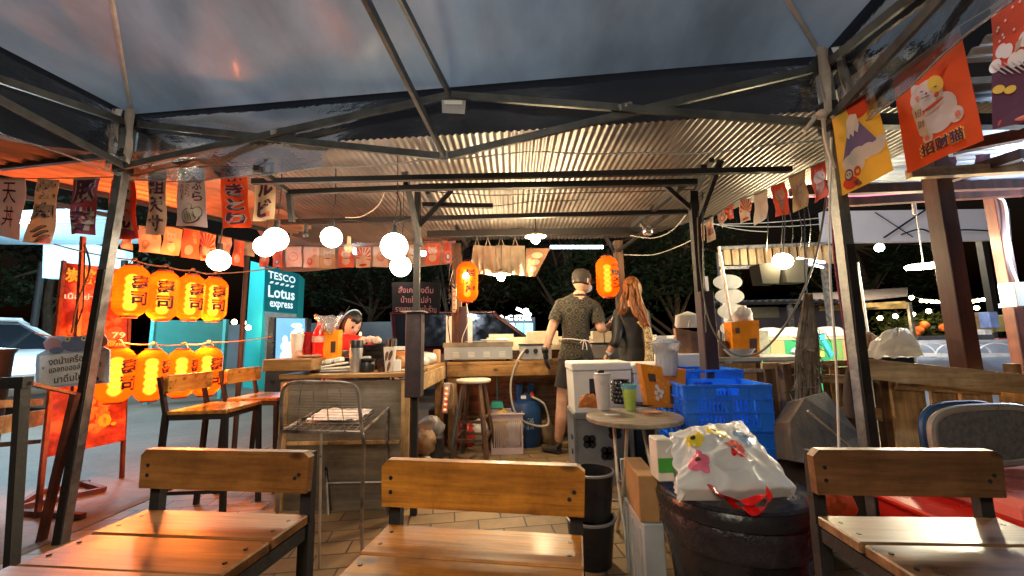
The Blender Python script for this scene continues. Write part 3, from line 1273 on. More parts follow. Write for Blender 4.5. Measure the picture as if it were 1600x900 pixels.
face = part('sign_face', b, pm('deep_teal_sign', (0.006, 0.16, 0.20), 0.4, 0, 0.06, 2, 0, emis=0.15, ecol=(0.006, 0.18, 0.22)), tw)
b = B()
sp_.text(b, 'TESCO', 0.5, 0.81, 0.17, 0.01, 0.82, 0.02)
sp_.text(b, 'Lotus', 0.5, 0.44, 0.26, 0.01, 0.80, 0.02)
sp_.text(b, 'express', 0.5, 0.14, 0.19, 0.01, 0.70, 0.02)
for k in range(5):
    u_ = 0.13 + k * 0.155
    sp_.poly(b, [(u_, 0.615), (u_ + 0.09, 0.625), (u_ + 0.13, 0.675), (u_ + 0.04, 0.665)], 0.01)
part('lettering', b, glow('white_letters', (0.75, 0.9, 0.92), 0.75), face)
b = B()
lp_ = Panel(P(414, 487, 9.76), P(463, 491, 10.5), P(461, 596, 10.5), P(413, 600, 9.76))
b.prism([lp_.f(0, 0), lp_.f(1, 0), lp_.f(1, 1), lp_.f(0, 1)], V((0, 0.02, 0)))
part('white_panel', b, pm('white_lower_panel', (0.7, 0.8, 0.82), 0.5), tw)

dsp = thing('display_case', 'lit blue advertising display case behind the brown chair backs left of the counter', 'display case', (-3.4, 6.4, 0))
d0, d1 = P(420, 495, 6.2), P(480, 495, 6.6)
b = B()
b.prism([V((d0.x, 6.2, 0.3)), V((d1.x, 6.6, 0.3)), V((d1.x, 6.6, d0.z)), V((d0.x, 6.2, d0.z))], V((-0.1, 0.35, 0)))
part('case', b, BLACKP, dsp)
b = B()
pn = Panel(P(434, 497, 6.26), P(478, 498, 6.55), P(478, 572, 6.55), P(432, 574, 6.26))
pn.c = [c + V((0, -0.03, 0)) for c in pn.c]
pn.sheet(b, 0.01)
scr = part('screen', b, glow('blue_screen', (0.12, 0.38, 0.62), 1.0), dsp)
b = B()
for u_, v_, ru, rv in ((0.3, 0.2, 0.16, 0.14), (0.35, 0.42, 0.2, 0.1), (0.3, 0.56, 0.09, 0.08), (0.48, 0.3, 0.12, 0.2), (0.7, 0.85, 0.2, 0.05), (0.78, 0.76, 0.16, 0.05), (0.62, 0.7, 0.1, 0.05), (0.25, 0.06, 0.25, 0.05)):
    pn.ell(b, u_, v_, ru, rv, 0.004, n=12)
part('picture', b, glow('screen_white', (0.85, 0.97, 1.0), 1.1), scr)


# ---- cars
def car(name, label, loc, rz, paint, L=4.3, Wd_=1.8, Ht=1.55, suv=True):
    t = thing(name, label, 'car', loc)
    M = Mx.Translation(V(loc)) @ Mx.Rotation(rz, 4, 'Z') @ Mx.Scale(1.1 if suv else 1, 4)

    def sec(x):   # half width
        return Wd_ / 2 * (1 - 0.10 * (abs(x) / (L / 2)) ** 3)
    hood = 0.95
    prof = [(-L / 2, 0.45, 0.62), (-L / 2 + 0.05, 0.3, 0.98), (-L / 2 + 0.35, 0.28, 1.02), (-1.2, 0.26, 1.0), (-0.6, 0.25, 0.98), (0.5, 0.25, 0.97), (1.1, 0.26, 0.94), (1.6, 0.28, 0.86), (L / 2 - 0.1, 0.32, 0.72), (L / 2, 0.42, 0.6)]
    b = B()
    b.X = M
    nk = 12
    rows = []
    for x, z0, z1 in prof:
        hw = sec(x)
        ring = []
        for k in range(nk):
            a_ = 2 * math.pi * (k + 0.5) / nk
            cy, cz = math.cos(a_), math.sin(a_)
            sy = abs(cy) ** 0.45 * (1 if cy > 0 else -1)
            sz = abs(cz) ** 0.5 * (1 if cz > 0 else -1)
            ring.append(V((x, hw * sy * (1 - 0.06 * max(0, sz)), (z0 + z1) / 2 + (z1 - z0) / 2 * sz)))
        rows.append(ring)
    vs = [p for r_ in rows for p in r_]
    fs = [(i * nk + k, i * nk + (k + 1) % nk, (i + 1) * nk + (k + 1) % nk, (i + 1) * nk + k) for i in range(len(rows) - 1) for k in range(nk)]
    fs += [tuple(range(nk))[::-1], tuple((len(rows) - 1) * nk + k for k in range(nk))]
    b.add(vs, fs)
    body_ = part('body', b, paint, t, smooth=True)
    b = B()
    b.X = M
    x0, x1 = -L / 2 + (0.25 if suv else 0.7), 1.15
    t0, t1 = -L / 2 + 0.6, 0.35
    hw, ht = Wd_ / 2 - 0.1, Wd_ / 2 - 0.28
    b.add([(x0, -hw, .95), (x1, -hw, .93), (x1, hw, .93), (x0, hw, .95), (t0, -ht, Ht), (t1, -ht, Ht), (t1, ht, Ht), (t0, ht, Ht)],
          [(0, 1, 5, 4), (1, 2, 6, 5), (2, 3, 7, 6), (3, 0, 4, 7)])
    part('windows', b, pm('car_glass', (0.012, 0.015, 0.02), 0.08, 0, 0.1, 5, 0, spec=0.8), t)
    b = B()
    b.X = M
    b.box(((t0 + t1) / 2, 0, Ht + 0.02), (t1 - t0 + 0.1, 2 * ht + 0.06, 0.06), bev=0.02)
    for s in (-1, 1):
        for a_, c_ in (((x0, s * hw, .95), (t0, s * ht, Ht)), ((x1, s * hw, .93), (t1, s * ht, Ht)), ((-0.45, s * hw, .95), (-0.5, s * ht, Ht))):
            b.bar(a_, c_, 0.06, 0.06)
    part('roof', b, paint, t)
    for x in (-L / 2 + 0.85, L / 2 - 0.85):
        for s in (-1, 1):
            b = B()
            b.X = M
            c = V((x, s * (Wd_ / 2 - 0.1), 0.33))
            b.lathe(c - V((0, s * -0.0, 0)), [(0.20, -0.11), (0.31, -0.11), (0.335, -0.07), (0.335, 0.07), (0.31, 0.11), (0.20, 0.11)], 24, axis=(0, s, 0))
            wl = part('wheel', b, pm('tyre', (0.015, 0.015, 0.016), 0.8), t, smooth=True)
            b = B()
            b.X = M
            b.lathe(c, [(0, 0.06), (0.06, 0.10), (0.07, 0.085)], 16, axis=(0, s, 0))
            for k in range(5):
                a_ = k * 2 * math.pi / 5
                b.bar(c + V((0, s * 0.085, 0)), c + V((0.2 * math.cos(a_), s * 0.095, 0.2 * math.sin(a_))), 0.05, 0.02, up=(0, 1, 0))
            b.lathe(c, [(0.215, 0.02), (0.215, 0.112), (0.19, 0.112), (0.19, 0.02)], 24, axis=(0, s, 0))
            part('rim', b, pm('alloy', (0.5, 0.52, 0.54), 0.3, 0.8, 0.05), wl, smooth=True)
    for s in (-1, 1):
        b = B()
        b.X = M
        b.ball((L / 2 - 0.12, s * 0.62, 0.68), (0.14, 0.18, 0.07), 12)
        part('headlight', b, pm('lamp_glass', (0.6, 0.65, 0.7), 0.1), t, smooth=True)
        b = B()
        b.X = M
        b.box((-L / 2 + 0.06, s * 0.74, 0.92), (0.08, 0.14, 0.2), bev=0.01)
        part('tail_light', b, pm('red_lamp', (0.35, 0.01, 0.01), 0.2), t)
    return t


car('parked_car', 'white parked car at far left behind the steel rack', (-9.3, 6.7, 0.0), R(-10), pm('white_car_paint', (0.72, 0.76, 0.78), 0.2, 0, 0.03, 3, 0, coat=0.6), Ht=1.38)
car('parked_car', 'dark maroon parked car seen behind the blackboard and white panel', (-0.75, 8.4, 0.0), R(4), pm('maroon_car_paint', (0.06, 0.012, 0.016), 0.2, 0, 0.1, 3, 0, coat=0.6), suv=False)

# lit kiosk far behind the griddle
kk = thing('lit_kiosk', 'small lit kiosk with glowing letters seen between the griddle and the man', 'kiosk', (0.0, 17, 0))
k0, k1 = P(758, 497, 17), P(836, 497, 17)
b = B()
b.box(((k0.x + k1.x) / 2, 17.6, k0.z / 2), (k1.x - k0.x, 1.2, k0.z))
part('walls', b, pm('kiosk_wall', (0.06, 0.09, 0.13), 0.6), kk)
for u0, u1, colr in ((760, 784, (0.75, 0.9, 1)), (787, 804, (0.9, 0.95, 1)), (806, 818, (0.25, 0.75, 0.8)), (819, 833, (0.3, 0.85, 0.9))):
    b = B()
    q0, q1 = P(u0, 505, 16.98), P(u1, 524, 16.98)
    b.box(((q0.x + q1.x) / 2, 16.98, (q0.z + q1.z) / 2), (q1.x - q0.x, 0.04, q0.z - q1.z))
    part('window', b, glow('kiosk_win_%d' % u0, colr, 1.4), kk)
b = B()
q0 = P(799, 498, 16.9)
q1 = Panel(P(762, 492, 16.85), P(834, 492, 16.85), P(834, 501, 16.85), P(762, 501, 16.85))
q1.text(b, 'LA 9 •C STAR', 0.5, 0.5, 0.9, 0.0, 0.9, 0.03)
part('letters', b, glow('kiosk_letters', (1, 0.95, 0.85), 5), kk)
b = B()
b.ball(P(822, 487, 16), 0.13, 12)
solo('street_lamp_globe', b, glow('cold_globe', (0.75, 0.88, 1.0), 18), 'round cold white lamp above the lit kiosk', 'lamp', smooth=True)
for i, (a_, c_) in enumerate((((807, 482), (830, 492)), ((736, 489), (750, 497)))):
    b = B()
    b.cyl(P(*a_, 15), P(*c_, 15), 0.05)
    solo('tube_light', b, glow('far_tube', (1, 1, 1), 6), ('thin slanting tube light beside the round lamp above the kiosk', 'thin slanting tube light above the maroon car windscreen')[i], 'tube light')
# white panel behind the left rear post
b = B()
pn = Panel(P(697, 494, 5.6), P(738, 495, 5.6), P(738, 552, 5.6), P(697, 552, 5.6))
b.prism([pn.f(0, 0), pn.f(1, 0), pn.f(1, 1), pn.f(0, 1)], V((0, 0.04, 0)))
wpn = thing('white_board', 'white board standing behind the left rear post and its cables', 'board', (-0.75, 5.6, 0))
part('board', b, pm('cream_board', (0.72, 0.68, 0.6), 0.6), wpn)
for px in (700, 735):
    b = B()
    q = P(px, 552, 5.66)
    b.box((q.x, 5.66, q.z / 2 + 0.1), (0.04, 0.04, q.z + 0.2))
    part('stand', b, STEEL_D, wpn)

# ---- right-hand far side
sb = thing('white_signboard', 'long blank white signboard hung high behind the red-brown posts', 'signboard', (6, 6.4, 0))
b = B()
pn = Panel(P(1286, 330, 6.2), P(1577, 326, 6.2), P(1581, 374, 6.2), P(1290, 379, 6.2))
b.prism([pn.f(0, 0), pn.f(1, 0), pn.f(1, 1), pn.f(0, 1)], V((0, 0.1, 0)))
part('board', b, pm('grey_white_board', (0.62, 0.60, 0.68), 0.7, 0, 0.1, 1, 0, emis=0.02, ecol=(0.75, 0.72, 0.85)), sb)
for u_ in (0.12, 0.9):
    b = B()
    q = pn.f(u_, 0)
    b.box((q.x, 6.36, q.z / 2 + 0.25), (0.09, 0.09, q.z + 0.5))
    part('pole', b, STEEL_D, sb)
b = B()
b.bar(pn.f(0.3, 0.1, 0.05), pn.f(0.62, 1.3, 0.05), 0.02, 0.02)
b.bar(pn.f(0.26, 0.9, 0.06), pn.f(0.45, 0.1, 0.06), 0.01, 0.01)
b.tube(smoothpath([pn.f(0.4, 0.2, 0.03), pn.f(0.5, 0.35, 0.05), pn.f(0.6, 0.15, 0.03), pn.f(0.7, 0.3, 0.05), pn.f(0.85, 0.28, 0.03), pn.f(0.93, 0.25, 0.03)], 4), 0.012, 5)
part('dangling_wires', b, STEEL_D, sb)

# far stall with plank fascia
fs_ = thing('plank_stall', 'far stall with vertical plank fascia lit by the floodlight', 'market stall', (3.3, 5.5, 0))
b = B()
for k in range(14):
    q0, q1 = P(1130 + k * 13, 389 - k * 0.4, 5.3), P(1130 + (k + 1) * 13 - 1, 414 - k * 0.2, 5.3)
    b.box(((q0.x + q1.x) / 2, 5.3 + 0.004 * (k % 3), (q0.z + q1.z) / 2), (q1.x - q0.x, 0.03, q0.z - q1.z))
part('fascia', b, wood('pale_planks', (0.40, 0.27, 0.14), (0.62, 0.45, 0.26), 'z', 0.6, 0.7), fs_)
b = B()
for a_, c_ in (((1125, 388), (1290, 381)), ((1125, 419), (1290, 414))):
    b.bar(P(*a_, 5.27), P(*c_, 5.27), 0.05, 0.04)
part('trim', b, STEEL_W, fs_)
for px in (1127, 1290):
    q = P(px, 420, 5.32)
    b = B()
    b.box((q.x, 5.34, q.z / 2 + 0.1), (0.06, 0.06, q.z + 0.25))
    part('post', b, STEEL_W, fs_)
b = B()
corr(b, [(P(1100, 470, 6.8).x, 6.8), (P(1340, 470, 6.8).x, 6.8), (P(1340, 470, 8.4).x, 8.4), (P(1100, 470, 8.4).x, 8.4)], (0, 1), lambda x, y: P(1200, 470, 6.8).z + 0.05 * (y - 6.8), 0.12, 0.02)
lr = thing('lean_to', 'low shed with corrugated lean-to roof behind the hanging white discs', 'shed', (4, 7.5, 0))
part('roof_sheet', b, ZINC_B, lr, smooth='full', fix=False)
b = B()
q0, q1 = P(1110, 480, 8.3), P(1330, 480, 8.3)
b.box(((q0.x + q1.x) / 2, 8.3, 0.8), (q1.x - q0.x, 0.1, 1.6))
part('back_wall', b, pm('purple_grey_wall', (0.10, 0.09, 0.13), 0.8, 0, 0.2, 2), lr)
b = B()
q0, q1 = P(1172, 483, 8.2), P(1218, 493, 8.2)
b.box(((q0.x + q1.x) / 2, 8.22, (q0.z + q1.z) / 2), (q1.x - q0.x, 0.03, abs(q0.z - q1.z) + 0.08))
part('notice', b, pm('olive_notice', (0.25, 0.24, 0.17), 0.7), lr)
for px in (1106, 1234, 1336):
    q = P(px, 480, 6.9)
    b = B()
    b.box((q.x, 6.9, q.z / 2 + 0.03), (0.06, 0.06, q.z + 0.02))
    part('post', b, STEEL_W, lr)

# far tent (beige awning) and hedge with orange flowers
ft = thing('beige_awning_stall', 'far food stall under a beige awning beside the string lights', 'market stall', (8.3, 9.5, 0))
b = B()
q = [P(1250, 462, 9), P(1418, 452, 9), P(1418, 463, 8.2), P(1250, 480, 8.2)]
b.prism(q, V((0, 0, 0.04)))
part('awning', b, pm('taupe_awning', (0.25, 0.20, 0.18), 0.8), ft)
b = B()
pn = Panel(P(1280, 478, 8.2), P(1416, 470, 8.2), P(1414, 482, 8.2), P(1280, 486, 8.2), wave=0.04, freq=3)
pn.sheet(b, 0.01, 30, 3)
part('valance', b, pm('gold_cloth', (0.50, 0.34, 0.13), 0.7, 0, 0.5, 6, 0.3), ft, smooth=True)
for px in (1262, 1421):
    q = P(px, 480, 8.3)
    b = B()
    b.box((q.x, 8.3, q.z / 2 + 0.05), (0.06, 0.06, q.z + 0.1))
    part('post', b, STEEL_W, ft)
b = B()
rr = random.Random(5)
vs, fs = [], []
for k in range(2600):
    px = rr.uniform(1370, 1500)
    c = P(px, 500, 9.2) + V((0, rr.uniform(-.3, .3), 0))
    c.z = rr.uniform(0.5, 1.42 + 0.12 * math.sin(px * 0.11))
    u_ = V((rr.gauss(0, 1), rr.gauss(0, 1), rr.gauss(0, 1))).normalized() * 0.06
    w_ = u_.orthogonal().normalized() * 0.03
    k0 = len(vs)
    vs += [c - u_, c + w_, c + u_, c - w_]
    fs.append((k0, k0 + 1, k0 + 2, k0 + 3))
b.add(vs, fs)
hd = thing('hedge', 'green hedge with orange blooms under the far string lights', 'hedge', (9.6, 9.2, 0))
part('leaves', b, leaf_mat('hedge_leaves', (0.10, 0.13, 0.03)), hd, fix=False)
for px, py in ((1436, 516), (1444, 508), (1475, 512), (1490, 514), (1430, 522)):
    b = B()
    b.ball(P(px, py, 8.8), 0.09, 10)
    part('bloom', b, pm('orange_bloom', (0.7, 0.16, 0.03), 0.7, 0, 0.4, 12, 0.4), hd, smooth=True)
# ================================================================ LAMPS
WARM = (1.0, 0.72, 0.42)
globes = [(431, 374, 19, 2.35, 'upper round glowing globe of the overlapping pair left of the sign tower top'),
          (414, 385, 17, 2.55, 'lower round glowing globe of the overlapping pair left of the sign tower top'),
          (518, 371, 17, 2.5, 'round glowing globe hanging alone between the left pair and the right pair'),
          (342, 407, 17, 2.6, 'lowest round glowing globe above the right end of the paper lanterns'),
          (616, 385, 22, 2.3, 'largest round glowing globe hanging left of the kitchen post'),
          (626, 416, 17, 2.7, 'round glowing globe just below the largest one by the kitchen post')]
for px, py, r, Y, lab in globes:
    c = P(px, py, Y)
    rad = r * Y / FPX * 0.97
    t = thing('globe_lamp', lab, 'lamp', c, 'round glowing globe lamps over the counter')
    b = B()
    b.ball(c, rad, 24)
    part('globe', b, glow('globe_glow', (1.0, 0.82, 0.58), 10), t, smooth=True)
    b = B()
    b.cyl(c + V((0, 0, rad * 0.95)), c + V((0, 0, rad + 0.045)), 0.018, 0.014)
    part('socket', b, STEEL_D, t)
    b = B()
    top = V((c.x + 0.01, c.y, zr(0, Y)))
    b.tube([c + V((0, 0, rad + 0.04)), (c + top) / 2 + V((0.01, 0, 0)), top], 0.003, 5)
    part('wire', b, CABLE, t)

PAPER = None


def lantern_mat(name, hot):
    m, n, b = _new(name)
    out = n.nodes['Material Output']
    n.nodes.remove(b)
    col = (1.0, 0.26, 0.015)
    tr = n.nodes.new('ShaderNodeBsdfTranslucent')
    tr.inputs[0].default_value = (1.0, 0.11, 0.002, 1)
    rf = n.nodes.new('ShaderNodeBsdfRefraction')
    rf.inputs['Color'].default_value = (1.0, 0.52, 0.10, 1)
    rf.inputs['Roughness'].default_value = 0.45
    rf.inputs['IOR'].default_value = 1.16
    df = n.nodes.new('ShaderNodeBsdfDiffuse')
    df.inputs[0].default_value = (*col, 1)
    em = n.nodes.new('ShaderNodeEmission')
    em.inputs[0].default_value = (1.0, 0.10, 0.003, 1)
    em.inputs[1].default_value = hot
    m1 = n.nodes.new('ShaderNodeMixShader')
    m1.inputs[0].default_value = 0.55
    n.links.new(tr.outputs[0], m1.inputs[1])
    n.links.new(rf.outputs[0], m1.inputs[2])
    m2 = n.nodes.new('ShaderNodeMixShader')
    m2.inputs[0].default_value = 0.25
    n.links.new(m1.outputs[0], m2.inputs[1])
    n.links.new(df.outputs[0], m2.inputs[2])
    ad = n.nodes.new('ShaderNodeAddShader')
    n.links.new(m2.outputs[0], ad.inputs[0])
    n.links.new(em.outputs[0], ad.inputs[1])
    n.links.new(ad.outputs[0], out.inputs[0])
    return m


LANT = lantern_mat('lit_orange_paper', 0.30)
LANT_K = lantern_mat('lit_red_orange_paper', 0.26)
RIB = pm('red_brown_rim', (0.22, 0.03, 0.01), 0.5)


def lantern(px, py, h_px, Y, text, ta, label, group, mat=LANT, power=0.50, ratio=0.27, thick=None):
    """ta: angle in degrees of the writing away from the direction to the viewer"""
    c = P(px, py, Y)
    H = h_px * Y / FPX
    r = H * ratio
    t = thing('paper_lantern', label, 'lantern', c - V((0, 0, H / 2)), group)
    b = B()
    prof = []
    n = 48
    for i in range(n + 1):
        z = -H / 2 + H * i / n
        k = abs(2 * i / n - 1)
        rr_ = r * (1 - max(0, (k - 0.55) / 0.45) ** 2.3 * 0.52) * (1 + 0.012 * math.cos(2 * math.pi * i * 14 / n))
        prof.append((rr_, z))
    b.lathe(c, prof, 36)
    part('shade', b, mat, t, smooth='full')
    for s in (-1, 1):
        b = B()
        b.lathe(c + V((0, 0, s * H / 2)), [(r * 0.44, -0.008), (r * 0.50, -0.008), (r * 0.50, 0.010), (r * 0.44, 0.010), (r * 0.44, -0.008)], 24)
        part('rim', b, RIB, t)
    b = B()
    hz = c + V((0, 0, H / 2))
    b.tube([hz + V((-r * .45, 0, 0.005)), hz + V((-r * .2, 0, 0.035)), hz + V((r * .2, 0, 0.035)), hz + V((r * .45, 0, 0.005))], 0.0025, 5)
    part('handle', b, CABLE, t)
    # writing curved round the shade
    vd = math.atan2(-c.y, -c.x)
    a0 = vd + R(ta)
    b = B()
    nn = len(text)
    hh = H * 0.62 / nn
    for i, ch in enumerate(text):
        vs, fs, w_, h0 = text_geo(ch, 0.035)
        zc = H * 0.31 - hh * (i + 0.5)
        k = hh * 0.88 / h0
        wk = r * 1.0 / w_
        out = []
        for x, y in vs:
            aa = a0 + (x * wk) / r
            z = zc + y * k
            out.append(c + V((math.cos(aa) * (r + 0.004), math.sin(aa) * (r + 0.004), z)))
        b.add(out, fs)
    part('writing', b, pm('burnt_ink', (0.012, 0.003, 0.001), 0.6, 0, 0.1, 5, 0), t)
    for k in (-2, -1, 0, 1, 2):
        light('lantern_bulb', c + V((0, 0, H * (0.13 * k - 0.02))), power / 5, (1.0, 0.58, 0.20), 0.032)
    return c, H, r


up = [(205, 455, 80, 2.6, 28, 'largest orange paper lantern, leftmost of the upper row beside the gazebo leg'),
      (255, 462, 76, 2.75, 8, 'second orange paper lantern from the left in the upper row, writing in the middle'),
      (298, 465, 70, 2.95, 24, 'third orange paper lantern from the left in the upper row'),
      (334, 468, 67, 3.15, 22, 'rightmost orange paper lantern of the upper row, under the low globe')]
lw = [(181, 586, 82, 2.6, 42, 'leftmost orange paper lantern of the lower row beside the gazebo leg'),
      (236, 586, 76, 2.75, 62, 'second orange paper lantern from the left in the lower row, writing at its edge'),
      (283, 583, 71, 2.95, 64, 'third lower-row paper lantern from the left, partly behind a chair back'),
      (323, 580, 72, 3.15, 40, 'rightmost lower-row paper lantern, behind the tall chairs')]
tops = []
for row, rowname in ((up, 'upper row of orange paper lanterns'), (lw, 'lower row of orange paper lanterns')):
    rt_ = []
    for px, py, h, Y, ta, lab in row:
        c, H, r = lantern(px, py, h, Y, '壽司', ta, lab, rowname)
        rt_.append(c + V((0, 0, H / 2 + 0.04)))
    tops.append(rt_)
for k, rt_ in enumerate(tops):
    b = B()
    a_ = rt_[0] + V((-0.25, -0.25, 0.05))
    e_ = rt_[-1] + V((0.3, 0.3, 0.10 if k == 0 else 0.04))
    pts = []
    seq = [a_] + rt_ + [e_]
    for i in range(len(seq) - 1):
        pts += sag(seq[i], seq[i + 1], 0.012, 5)[:-1]
    pts.append(e_)
    b.tube(pts, 0.005 if k == 0 else 0.004, 6)
    for q in rt_:
        b.ball(q + V((0, 0, 0.004)), (0.016, 0.012, 0.012), 8)
    solo('lantern_cord', b, pm('brown_rope', (0.24, 0.12, 0.06), 0.8), ('knotted brown cord carrying the upper lantern row', 'thin cord carrying the lower lantern row')[k], 'cord')
light('lantern_row_light', P(212, 521, 2.66), 27, (1.0, 0.21, 0.035), 0.05)
light('lantern_row_light', P(312, 524, 3.05), 27, (1.0, 0.21, 0.035), 0.05)
light('lantern_row_light', P(265, 412, 2.95), 10, (1.0, 0.21, 0.035), 0.2)
lantern(730, 441, 62, 4.05, '居酒屋', 18, 'red-orange paper lantern hanging at the left rear post of the kitchen', 'kitchen lanterns', LANT_K, 0.3)
c, H, r = lantern(949, 433, 64, 3.9, 'ラーメン', 52, 'red-orange paper lantern hanging between the man and the woman', 'kitchen lanterns', LANT_K, 0.35)


def pendant(px, py, Y, wpx, label, strength=60, power=14, shade=True, col=(1.0, 0.75, 0.42)):
    c = P(px, py, Y)
    rr_ = wpx / 2 * Y / FPX
    t = thing('pendant_lamp', label, 'lamp', c)
    b = B()
    b.ball(c, rr_ * 0.42, 16)
    part('bulb', b, glow('warm_bulb_%d' % strength, col, strength), t, smooth=True)
    if shade:
        b = B()
        b.lathe(c, [(rr_ * 0.25, rr_ * 0.62), (rr_ * 0.5, rr_ * 0.5), (rr_, rr_ * 0.28), (rr_, rr_ * 0.25), (rr_ * 0.5, rr_ * 0.46), (rr_ * 0.24, rr_ * 0.58)], 24)
        part('shade', b, pm('cream_enamel', (0.75, 0.68, 0.5), 0.35), t, smooth=True)
    b = B()
    b.tube([c + V((0, 0, rr_ * 0.5)), V((c.x + 0.01, c.y, zr(0, Y)))], 0.004, 5)
    b.cyl(c + V((0, 0, rr_ * 0.35)), c + V((0, 0, rr_ * 0.9)), 0.014)
    part('cord', b, CABLE, t)
    light('pendant_light', c - V((0, 0.0, rr_ * 0.75)), power, col, 0.04)
    return c


pendant(837, 374, 3.3, 34, 'shaded pendant lamp glowing right of the hanging aprons', 45, 25)
pendant(783, 433, 4.3, 30, 'bare glowing bulb below the hanging aprons', 60, 24)
b = B()
b.ball(P(728, 431, 3.9), 0.028, 12)
solo('bare_bulb', b, glow('warm_bulb_70', (1, .85, .6), 50), 'tiny bare bulb glowing in front of the left kitchen lantern', 'bulb', smooth=True)
for px, py, Y, lab in ((556, 393, 5.0, 'small cold white bulb left of the largest globe'), (661, 396, 3.0, 'small cold white bulb right of the kitchen post')):
    b = B()
    b.ball(P(px, py, Y), 0.03 * Y / 4, 12)
    solo('bare_bulb', b, glow('cold_bulb', (0.7, 0.88, 1.0), 40), lab, 'bulb', smooth=True)
b = B()
c = P(545, 388, 3.0)
b.ball(c, (0.035, 0.035, 0.038), 12)
b.cyl(c, c + V((0, 0, 0.09)), 0.014)
solo('unlit_bulb', b, pm('dim_glass', (0.5, 0.42, 0.28), 0.2), 'unlit bulb hanging over the small flags right of the lone globe', 'bulb', smooth=True)
b = B()
c = P(478, 367, 2.6)
b.ball(c, (0.02, 0.02, 0.022), 12)
b.cyl(c, c + V((0, 0, 0.07)), 0.011)
solo('unlit_bulb', b, STEEL_D, 'small dark empty bulb socket hanging left of the lone globe', 'bulb', smooth=True)
# chrome bulb / camera dome on the right brace
b = B()
c = P(1012, 361, 3.3)
b.ball(c, 0.045, 16)
b.cyl(c, c + V((-0.05, 0, 0.07)), 0.02)
solo('dome_lamp', b, pm('chrome', (0.7, 0.7, 0.7), 0.12, 0.95, 0.05), 'silver dome lamp fixed at the right rear brace of the stall', 'lamp', smooth=True)
# long white tube under the back edge of the roof
b = B()
b.cyl(P(860, 386, 5.4), P(942, 386, 5.4), 0.022)
solo('tube_light', b, glow('back_tube', (0.75, 0.9, 1.0), 7), 'white tube light beyond the back edge of the kitchen roof, above the man', 'tube light')

# floodlight between two dark shades, right
fl = thing('floodlight', 'brilliant warm floodlight between two dark box shades in front of the plank stall', 'lamp', P(1225, 415, 3.6))
c = P(1223, 408, 3.55)
b = B()
b.ball(c, (0.09, 0.05, 0.07), 16)
part('bulb', b, glow('flood_bulb', (1.0, 0.80, 0.45), 70), fl, smooth=True)
for x0, x1, yt, yb in ((1186, 1221, 412, 443), (1224, 1264, 406, 441)):
    b = B()
    q = [P(x0, yt, 3.62), P(x1, yt - 2, 3.62), P(x1 - 4, yb, 3.66), P(x0 + 6, yb, 3.66)]
    b.prism(q, V((0, 0.16, 0)))
    part('shade', b, pm('dark_olive_shade', (0.018, 0.017, 0.014), 0.8, spec=0.2), fl)
b = B()
b.tube([P(1228, 300, 3.4), P(1226, 360, 3.5), c], 0.005, 5)
part('cord', b, CABLE, fl)
light('flood', P(1223, 388, 3.85), 45, (1.0, 0.78, 0.45), 0.05)
b = B()
b.cyl(P(1246, 404, 3.9), P(1288, 410, 3.9), 0.012)
b.cyl(P(1248, 408, 3.9), P(1286, 418, 3.9), 0.010)
solo('tube_light', b, glow('cold_tube2', (0.7, 0.85, 1.0), 5), 'pair of thin cold tubes right of the floodlight', 'tube light')
# flat oval ceiling lamp
ov = thing('oval_lamp', 'flat oval lamp glowing on a long rod between the red-brown posts', 'lamp', P(1443, 416, 3.1))
c = P(1443, 416, 3.1)
b = B()
b.lathe(c, [(0, -0.018), (0.10, -0.014), (0.112, 0), (0.10, 0.012), (0, 0.014)], 32)
part('diffuser', b, glow('oval_glow', (1.0, 0.86, 0.52), 30), ov, smooth=True)
b = B()
b.cyl(c + V((0, 0, 0.015)), P(1430, 322, 3.1), 0.004)
b.cyl(P(1430, 335, 3.1), P(1426, 308, 3.1), 0.014)
part('rod', b, STEEL_W, ov)
light('oval', c - V((0, 0, 0.06)), 40, (1.0, 0.86, 0.55), 0.08)
b = B()
b.ball(P(1374, 387, 7.0), 0.07, 14)
solo('street_lamp_globe', b, glow('cold_led', (0.65, 0.95, 1.0), 22), 'cold white lamp in the dark below the long white signboard', 'lamp', smooth=True)
b = B()
b.ball(P(1560, 478, 8), (0.2, 0.05, 0.035), 14)
solo('street_lamp_globe', b, glow('cold_led2', (0.5, 0.75, 1.0), 6), 'flat bluish lamp beside the last red-brown post', 'lamp', smooth=True)
# far string lights
sl = [(1424, 465)] + [(1440 + k * 8, 470 + k * 0.6) for k in range(5)] + [(1504 + k * 8, 473 - k * 1.2) for k in range(6)]
b = B()
b.tube([P(x, y - 3, 8.6) for x, y in sl], 0.01, 5)
cab = solo('string_light_cable', b, CABLE, 'dark cable of the far string lights on the right', 'cable')
WGL = glow('string_bulb', (1.0, 0.78, 0.42), 22)
ORD = ['first', 'second', 'third', 'fourth', 'fifth', 'sixth', 'seventh', 'eighth', 'ninth', 'tenth', 'eleventh', 'twelfth']
lbl = ['single bulb of the far string lights nearest the beige awning post']
for i, (x, y) in enumerate(sl + [(1375, 497), (1399, 494), (1426, 491), (1451, 486), (1526, 481)]):
    b = B()
    b.ball(P(x, y, 8.6), 0.034 if 0 < i < 12 else 0.045, 10)
    if i < 12:
        g = 'warm bulbs of the far string lights'
        L_ = ORD[i] + ' warm bulb from the left on the far string of lights'
    else:
        g = 'warm bulbs hanging lower beyond the pallet fence'
        L_ = ORD[i - 12] + ' from the left of the low warm bulbs beyond the pallet fence'
    solo('string_bulb', b, WGL, L_, 'bulb', g, smooth=True)
